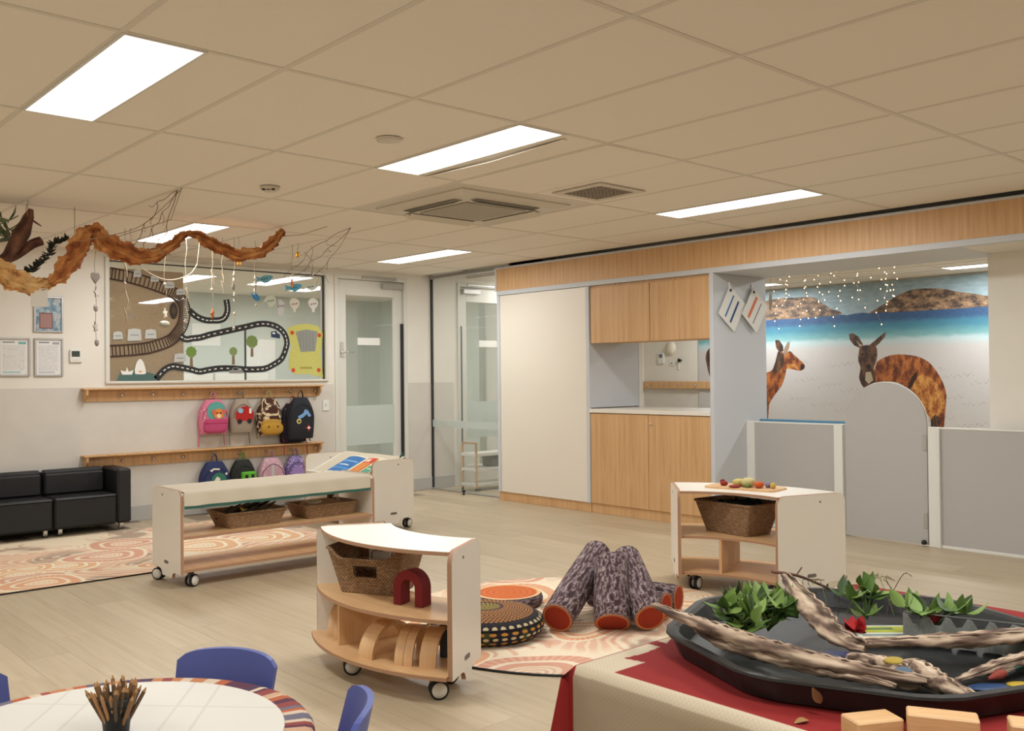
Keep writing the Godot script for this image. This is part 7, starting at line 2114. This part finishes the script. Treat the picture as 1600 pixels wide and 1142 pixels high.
	var ec := thing("egg_carton", "grey cardboard egg carton standing in the tray behind the bark", "egg carton", Vector3(2.42, 0.622, -0.98), -1.25)
	var eg := cloth("carton_grey", Color(0.56, 0.57, 0.54), 0.95, 0.08, 0.1)
	var row := []
	for i in 2:
		var l := []
		for j in 29:
			var k := j % 4
			l.append(Vector3(-0.17 + 0.34 * j / 28.0, (0.0 if i == 0 else 0.062 + (0.012 if k < 2 else -0.012)), 0.05 + (0.0 if i == 0 else 0.012 * sin(j * PI / 2))))
		row.append(l)
	part(ec, "wall", sheet(g(), row, Vector3(0, 0, 0.003)), eg)
	for j in 6:
		part(ec, "cup", lathe(g(), [V(0.012, 0.0), V(0.020, 0.002), V(0.027, 0.040), V(0.029, 0.040), V(0.022, 0.0)], 12, T(-0.14 + 0.056 * j, 0.0, 0.015)), eg)
	part(ec, "lid", sheet(g(), [[Vector3(-0.17, 0.06, -0.02), Vector3(0.17, 0.06, -0.02)], [Vector3(-0.17, 0.075, 0.04), Vector3(0.17, 0.075, 0.04)]], Vector3(0, 0.003, 0)), eg)
	var pb := thing("paint_brush", "paint brush with a dark green handle lying in the tray", "paint brush", Vector3(2.185, 0.626, -0.855), -0.45)
	part(pb, "handle", tube(g(), [Vector3(0.05, 0.012, 0), Vector3(0.14, 0.018, -0.02), Vector3(0.24, 0.022, -0.04)], [0.006, 0.009, 0.005], 8), mt("brush_green", Color(0.05, 0.16, 0.13), 0.4))
	part(pb, "ferrule", tube(g(), [Vector3(0.02, 0.009, 0.005), Vector3(0.05, 0.012, 0)], [0.009, 0.007], 8), mats["chrome"])
	part(pb, "bristles", tube(g(), [Vector3(-0.03, 0.004, 0.015), Vector3(0.0, 0.007, 0.01), Vector3(0.02, 0.009, 0.005)], [0.003, 0.011, 0.009], 8), mt("bristle_red", Color(0.55, 0.22, 0.17), 0.8))
	var po := thing("paint_blob", "blue and yellow paint smear on the tray floor", "paint", Vector3(2.15, 0.6185, -0.835), -0.6)
	part(po, "blue_smear", blob(g(), Vector3(-0.02, 0, 0), Vector3(0.05, 0.003, 0.025), 1.0, Transform3D.IDENTITY, 14, 5), mt("smear_blue", Color(0.14, 0.26, 0.42), 0.5))
	part(po, "yellow_smear", blob(g(), Vector3(0.05, 0.002, 0.0), Vector3(0.03, 0.003, 0.018), 1.0, Transform3D.IDENTITY, 12, 5), mt("smear_yellow", Color(0.72, 0.60, 0.16), 0.5))
	var bp := thing("blue_lid", "flat blue plastic lid under the bark in the tray", "lid", Vector3(2.075, 0.618, -1.17))
	part(bp, "lid_disc", lathe(g(), [V(0, 0), V(0.045, 0), V(0.045, 0.010), V(0.040, 0.012), V(0, 0.009)], 20), mt("lid_blue", Color(0.10, 0.15, 0.45), 0.4))
	# wooden blocks at the near edge and a dry leaf
	var blk_m := tri_mat("block_wood", grain(71, Color(0.78, 0.60, 0.40), Color(0.84, 0.67, 0.47), Color(0.88, 0.73, 0.54), false), Vector3(0.25, 0.25, 0.25), 0.55)
	var blocks := [["plain wooden block lying flat against the tray side", Vector3(1.733, 0.599, -0.905), -0.5, Vector3(0.10, 0.040, 0.06)], ["taller plain wooden block next to the flat one", Vector3(1.800, 0.599, -0.80), -1.09, Vector3(0.125, 0.056, 0.052)], ["wooden block standing apart at the tray corner", Vector3(1.90, 0.599, -0.655), -1.09, Vector3(0.12, 0.05, 0.06)]]
	for b in blocks:
		var o := thing("wooden_block", b[0], "block", b[1], b[2], "wooden blocks on the red cloth")
		part(o, "block_body", box(g(), Vector3(0, b[3].y / 2, 0), b[3], 0.003), blk_m)
	for k in 3:
		var dl := thing("dry_leaf", ["dry brown leaf stuck to the tray side", "dry tan leaf scrap on the red cloth below the tray", "small green leaf scrap beside the wooden blocks"][k], "leaf", [Vector3(1.762, 0.625, -1.03), Vector3(1.715, 0.602, -1.03), Vector3(1.772, 0.612, -0.945)][k], 0.6 * k)
		part(dl, "leaf_blade", leaf_shape(0.035, 0.018), mt("dry%d" % k, [Color(0.42, 0.26, 0.13), Color(0.62, 0.46, 0.28), Color(0.35, 0.38, 0.14)][k], 0.8), TR(Vector3.ZERO, [Vector3(0.1, -0.9, 0.5), Vector3(-1.45, 0, 0.6), Vector3(0.2, -0.6, 1.2)][k]))

func round_table() -> void:
	var C := Vector3(0.735, 0, -2.21)
	var t := thing("round_table", "round children's table under a striped cloth", "table", C)
	part(t, "tabletop", lathe(g(), [V(0, 0.465), V(0.445, 0.465), V(0.45, 0.478), V(0.445, 0.487), V(0, 0.487)], 64), mats["ply"])
	for k in 4:
		var a := TAU * k / 4 + 0.4
		part(t, "leg", lathe(g(), [V(0, 0), V(0.018, 0), V(0.024, 0.47), V(0, 0.47)], 12, T(cos(a) * 0.33, 0, sin(a) * 0.33)), mats["ply"])
	# striped cloth over the edge: stripes run one way across the table
	var im := Image.create(1024, 16, false, Image.FORMAT_RGB8)
	var cols := [Color(0.55, 0.24, 0.22), Color(0.78, 0.62, 0.50), Color(0.28, 0.18, 0.30), Color(0.36, 0.34, 0.40), Color(0.70, 0.36, 0.20), Color(0.82, 0.74, 0.64), Color(0.34, 0.16, 0.24), Color(0.62, 0.26, 0.22), Color(0.42, 0.40, 0.46), Color(0.74, 0.48, 0.30)]
	var x := 0
	var r := RandomNumberGenerator.new()
	r.seed = 12
	while x < 1024:
		var w := r.randi_range(5, 16)
		im.fill_rect(Rect2i(x, 0, w, 16), cols[r.randi() % cols.size()])
		x += w
	var cl := thing("striped_cloth", "multicoloured striped cloth hanging over the round table edge", "tablecloth", C)
	var prof := [V(0.0, 0.4885), V(0.30, 0.489), V(0.445, 0.489), V(0.460, 0.485), V(0.468, 0.474), V(0.473, 0.45), V(0.478, 0.38)]
	var st := g()
	st.set_smooth_group(1)
	for i in prof.size() - 1:
		for k in 72:
			var P := func(j: int, kk: int) -> Vector3:
				var a := TAU * kk / 72.0
				var wv := 1.0 + (0.02 * sin(a * 9.0) * maxf(0, j - 4) if j > 3 else 0.0)
				return Vector3(cos(a) * prof[j].x * wv, prof[j].y, sin(a) * prof[j].x * wv)
			var U := func(j: int, kk: int) -> Vector2:
				return V(float(kk) / 72.0, j / 6.0)
			quad(st, P.call(i + 1, k + 1), P.call(i + 1, k), P.call(i, k), P.call(i, k + 1), U.call(i + 1, k + 1), U.call(i + 1, k), U.call(i, k), U.call(i, k + 1))
	part(cl, "cloth_sheet", st, uv_mat("stripes", im, 0.9))
	# white vinyl disc over it
	var vi := thing("vinyl_cover", "round white vinyl cover on top of the striped cloth", "table cover", C + Vector3(-0.008, 0.4895, -0.006))
	var vim := Image.create(512, 512, false, Image.FORMAT_RGB8)
	vim.fill(Color(0.86, 0.84, 0.80))
	for y in 512:
		for xx in 512:
			for q in [[0.80, 0.60, [-120.0, -70.0, 75.0, 120.0]], [-0.72, 0.70, [-140.0, 20.0, 70.0, 170.0]]]:  # thin, slightly darker lines crossing the white in two directions
				var dd: float = (xx - 256) * q[0] + (y - 256) * q[1]
				for o in q[2]:
					if absf(dd - o) < 2.5:
						vim.set_pixel(xx, y, Color(0.815, 0.795, 0.76))
	part(vi, "disc_edge", lathe(g(), [V(0, 0), V(0.408, 0), V(0.409, 0.002), V(0.407, 0.003)], 72), mt("vinyl", Color(0.86, 0.84, 0.80), 0.5))
	part(vi, "disc_face", disc(g(), 0.407, 0.003, 72), uv_mat("vinyl_lines", vim, 0.5), Transform3D.IDENTITY, "white face with faint grey crossing lines")
	# pot of pencils
	var pt := thing("pencil_pot", "black plastic plant pot holding twig pencils", "pot", Vector3(0.775, 0.4927, -2.235))
	part(pt, "pot", lathe(g(), [V(0, 0.0), V(0.028, 0.0), V(0.034, 0.062), V(0.038, 0.062), V(0.040, 0.082), V(0.036, 0.082), V(0.034, 0.066), V(0.026, 0.006), V(0, 0.006)], 28), mt("pot_black", Color(0.11, 0.11, 0.115), 0.5))
	for k in 34:
		var a := k * 2.399
		var q := sqrt((k + 0.5) / 34.0)
		var base := Vector3(0.775, 0.50, -2.235) + Vector3(cos(a) * 0.018 * q, 0, sin(a) * 0.018 * q)
		var tip := Vector3(0.775, 0.4927, -2.235) + Vector3(cos(a) * 0.064 * q, 0.106 - 0.012 * q + 0.010 * sin(k * 1.7), sin(a) * 0.064 * q)
		var p := thing("twig_pencil", "thin twig pencil standing in the black plant pot", "pencil", Vector3.ZERO, 0, "twig pencils in the pot")
		var m := mt("twigp%d" % (k % 4), [Color(0.55, 0.40, 0.26), Color(0.42, 0.33, 0.24), Color(0.68, 0.50, 0.33), Color(0.36, 0.29, 0.21)][k % 4], 0.85)
		part(p, "shaft", tube(g(), [base, tip], 0.0044, 6), m)
		part(p, "sharpened_tip", tube(g(), [tip, tip + (tip - base).normalized() * 0.010], [0.0042, 0.001], 6), mt("twig_tip", Color(0.72, 0.54, 0.35), 0.8))
	# chairs
	chair("blue plastic children's chair facing the round table beside the curved shelf", C, Vector3(1.155, 0, -2.475))
	chair("blue plastic children's chair at the round table on the craft table side", C, Vector3(1.205, 0, -1.92))
	chair("blue plastic children's chair on the side of the table facing the sofa", C, Vector3(0.535, 0, -2.72))

func chair(label: String, table: Vector3, at: Vector3) -> void:
	# one-piece shell with curved backrest on four tube legs; +z of the chair points to the table
	var dir := (table - at)
	var t := thing("child_chair", label, "chair", at, atan2(dir.x, dir.z), "blue children's chairs at the round table")
	var blue := mt("chair_blue", Color(0.30, 0.35, 0.62), 0.45)
	var bk := []
	for i in 9:
		var v := i / 8.0
		var row := []
		for j in 17:
			var u := j / 8.0 - 1.0
			var top := 0.548 - 0.012 * u * u - 0.018 * pow(absf(u), 10)
			var y := lerpf(0.345, top, v)
			row.append(Vector3(u * (0.142 + 0.01 * v), y, 0.045 * u * u - 0.045 * v))
		bk.append(row)
	part(t, "backrest", sheet(g(), bk, Vector3(0, 0, 0.016)), blue)
	var seat := []
	for i in 9:
		var row := []
		for j in 13:
			var u := j / 6.0 - 1.0
			var v := i / 8.0
			row.append(Vector3(u * (0.15 + 0.012 * v), 0.300 + 0.012 * u * u - (0.03 * pow(maxf(0, v - 0.75) / 0.25, 2)) + 0.02 * pow(1 - v, 4), 0.02 + 0.28 * v))
		seat.append(row)
	part(t, "seat", sheet(g(), seat, Vector3(0, 0.012, 0)), blue)
	var leg := mt("chair_leg", Color(0.60, 0.60, 0.62), 0.3, 0.8)
	for s in [-1.0, 1.0]:
		part(t, "back_stay", tube(g(), [Vector3(s * 0.115, 0.30, 0.045), Vector3(s * 0.118, 0.36, 0.026), Vector3(s * 0.12, 0.42, 0.012)], 0.010, 8), blue)
		part(t, "leg", tube(g(), [Vector3(s * 0.12, 0.296, 0.06), Vector3(s * 0.15, 0.0, 0.0)], 0.010, 8), leg)
		part(t, "leg", tube(g(), [Vector3(s * 0.12, 0.292, 0.25), Vector3(s * 0.15, 0.0, 0.30)], 0.010, 8), leg)
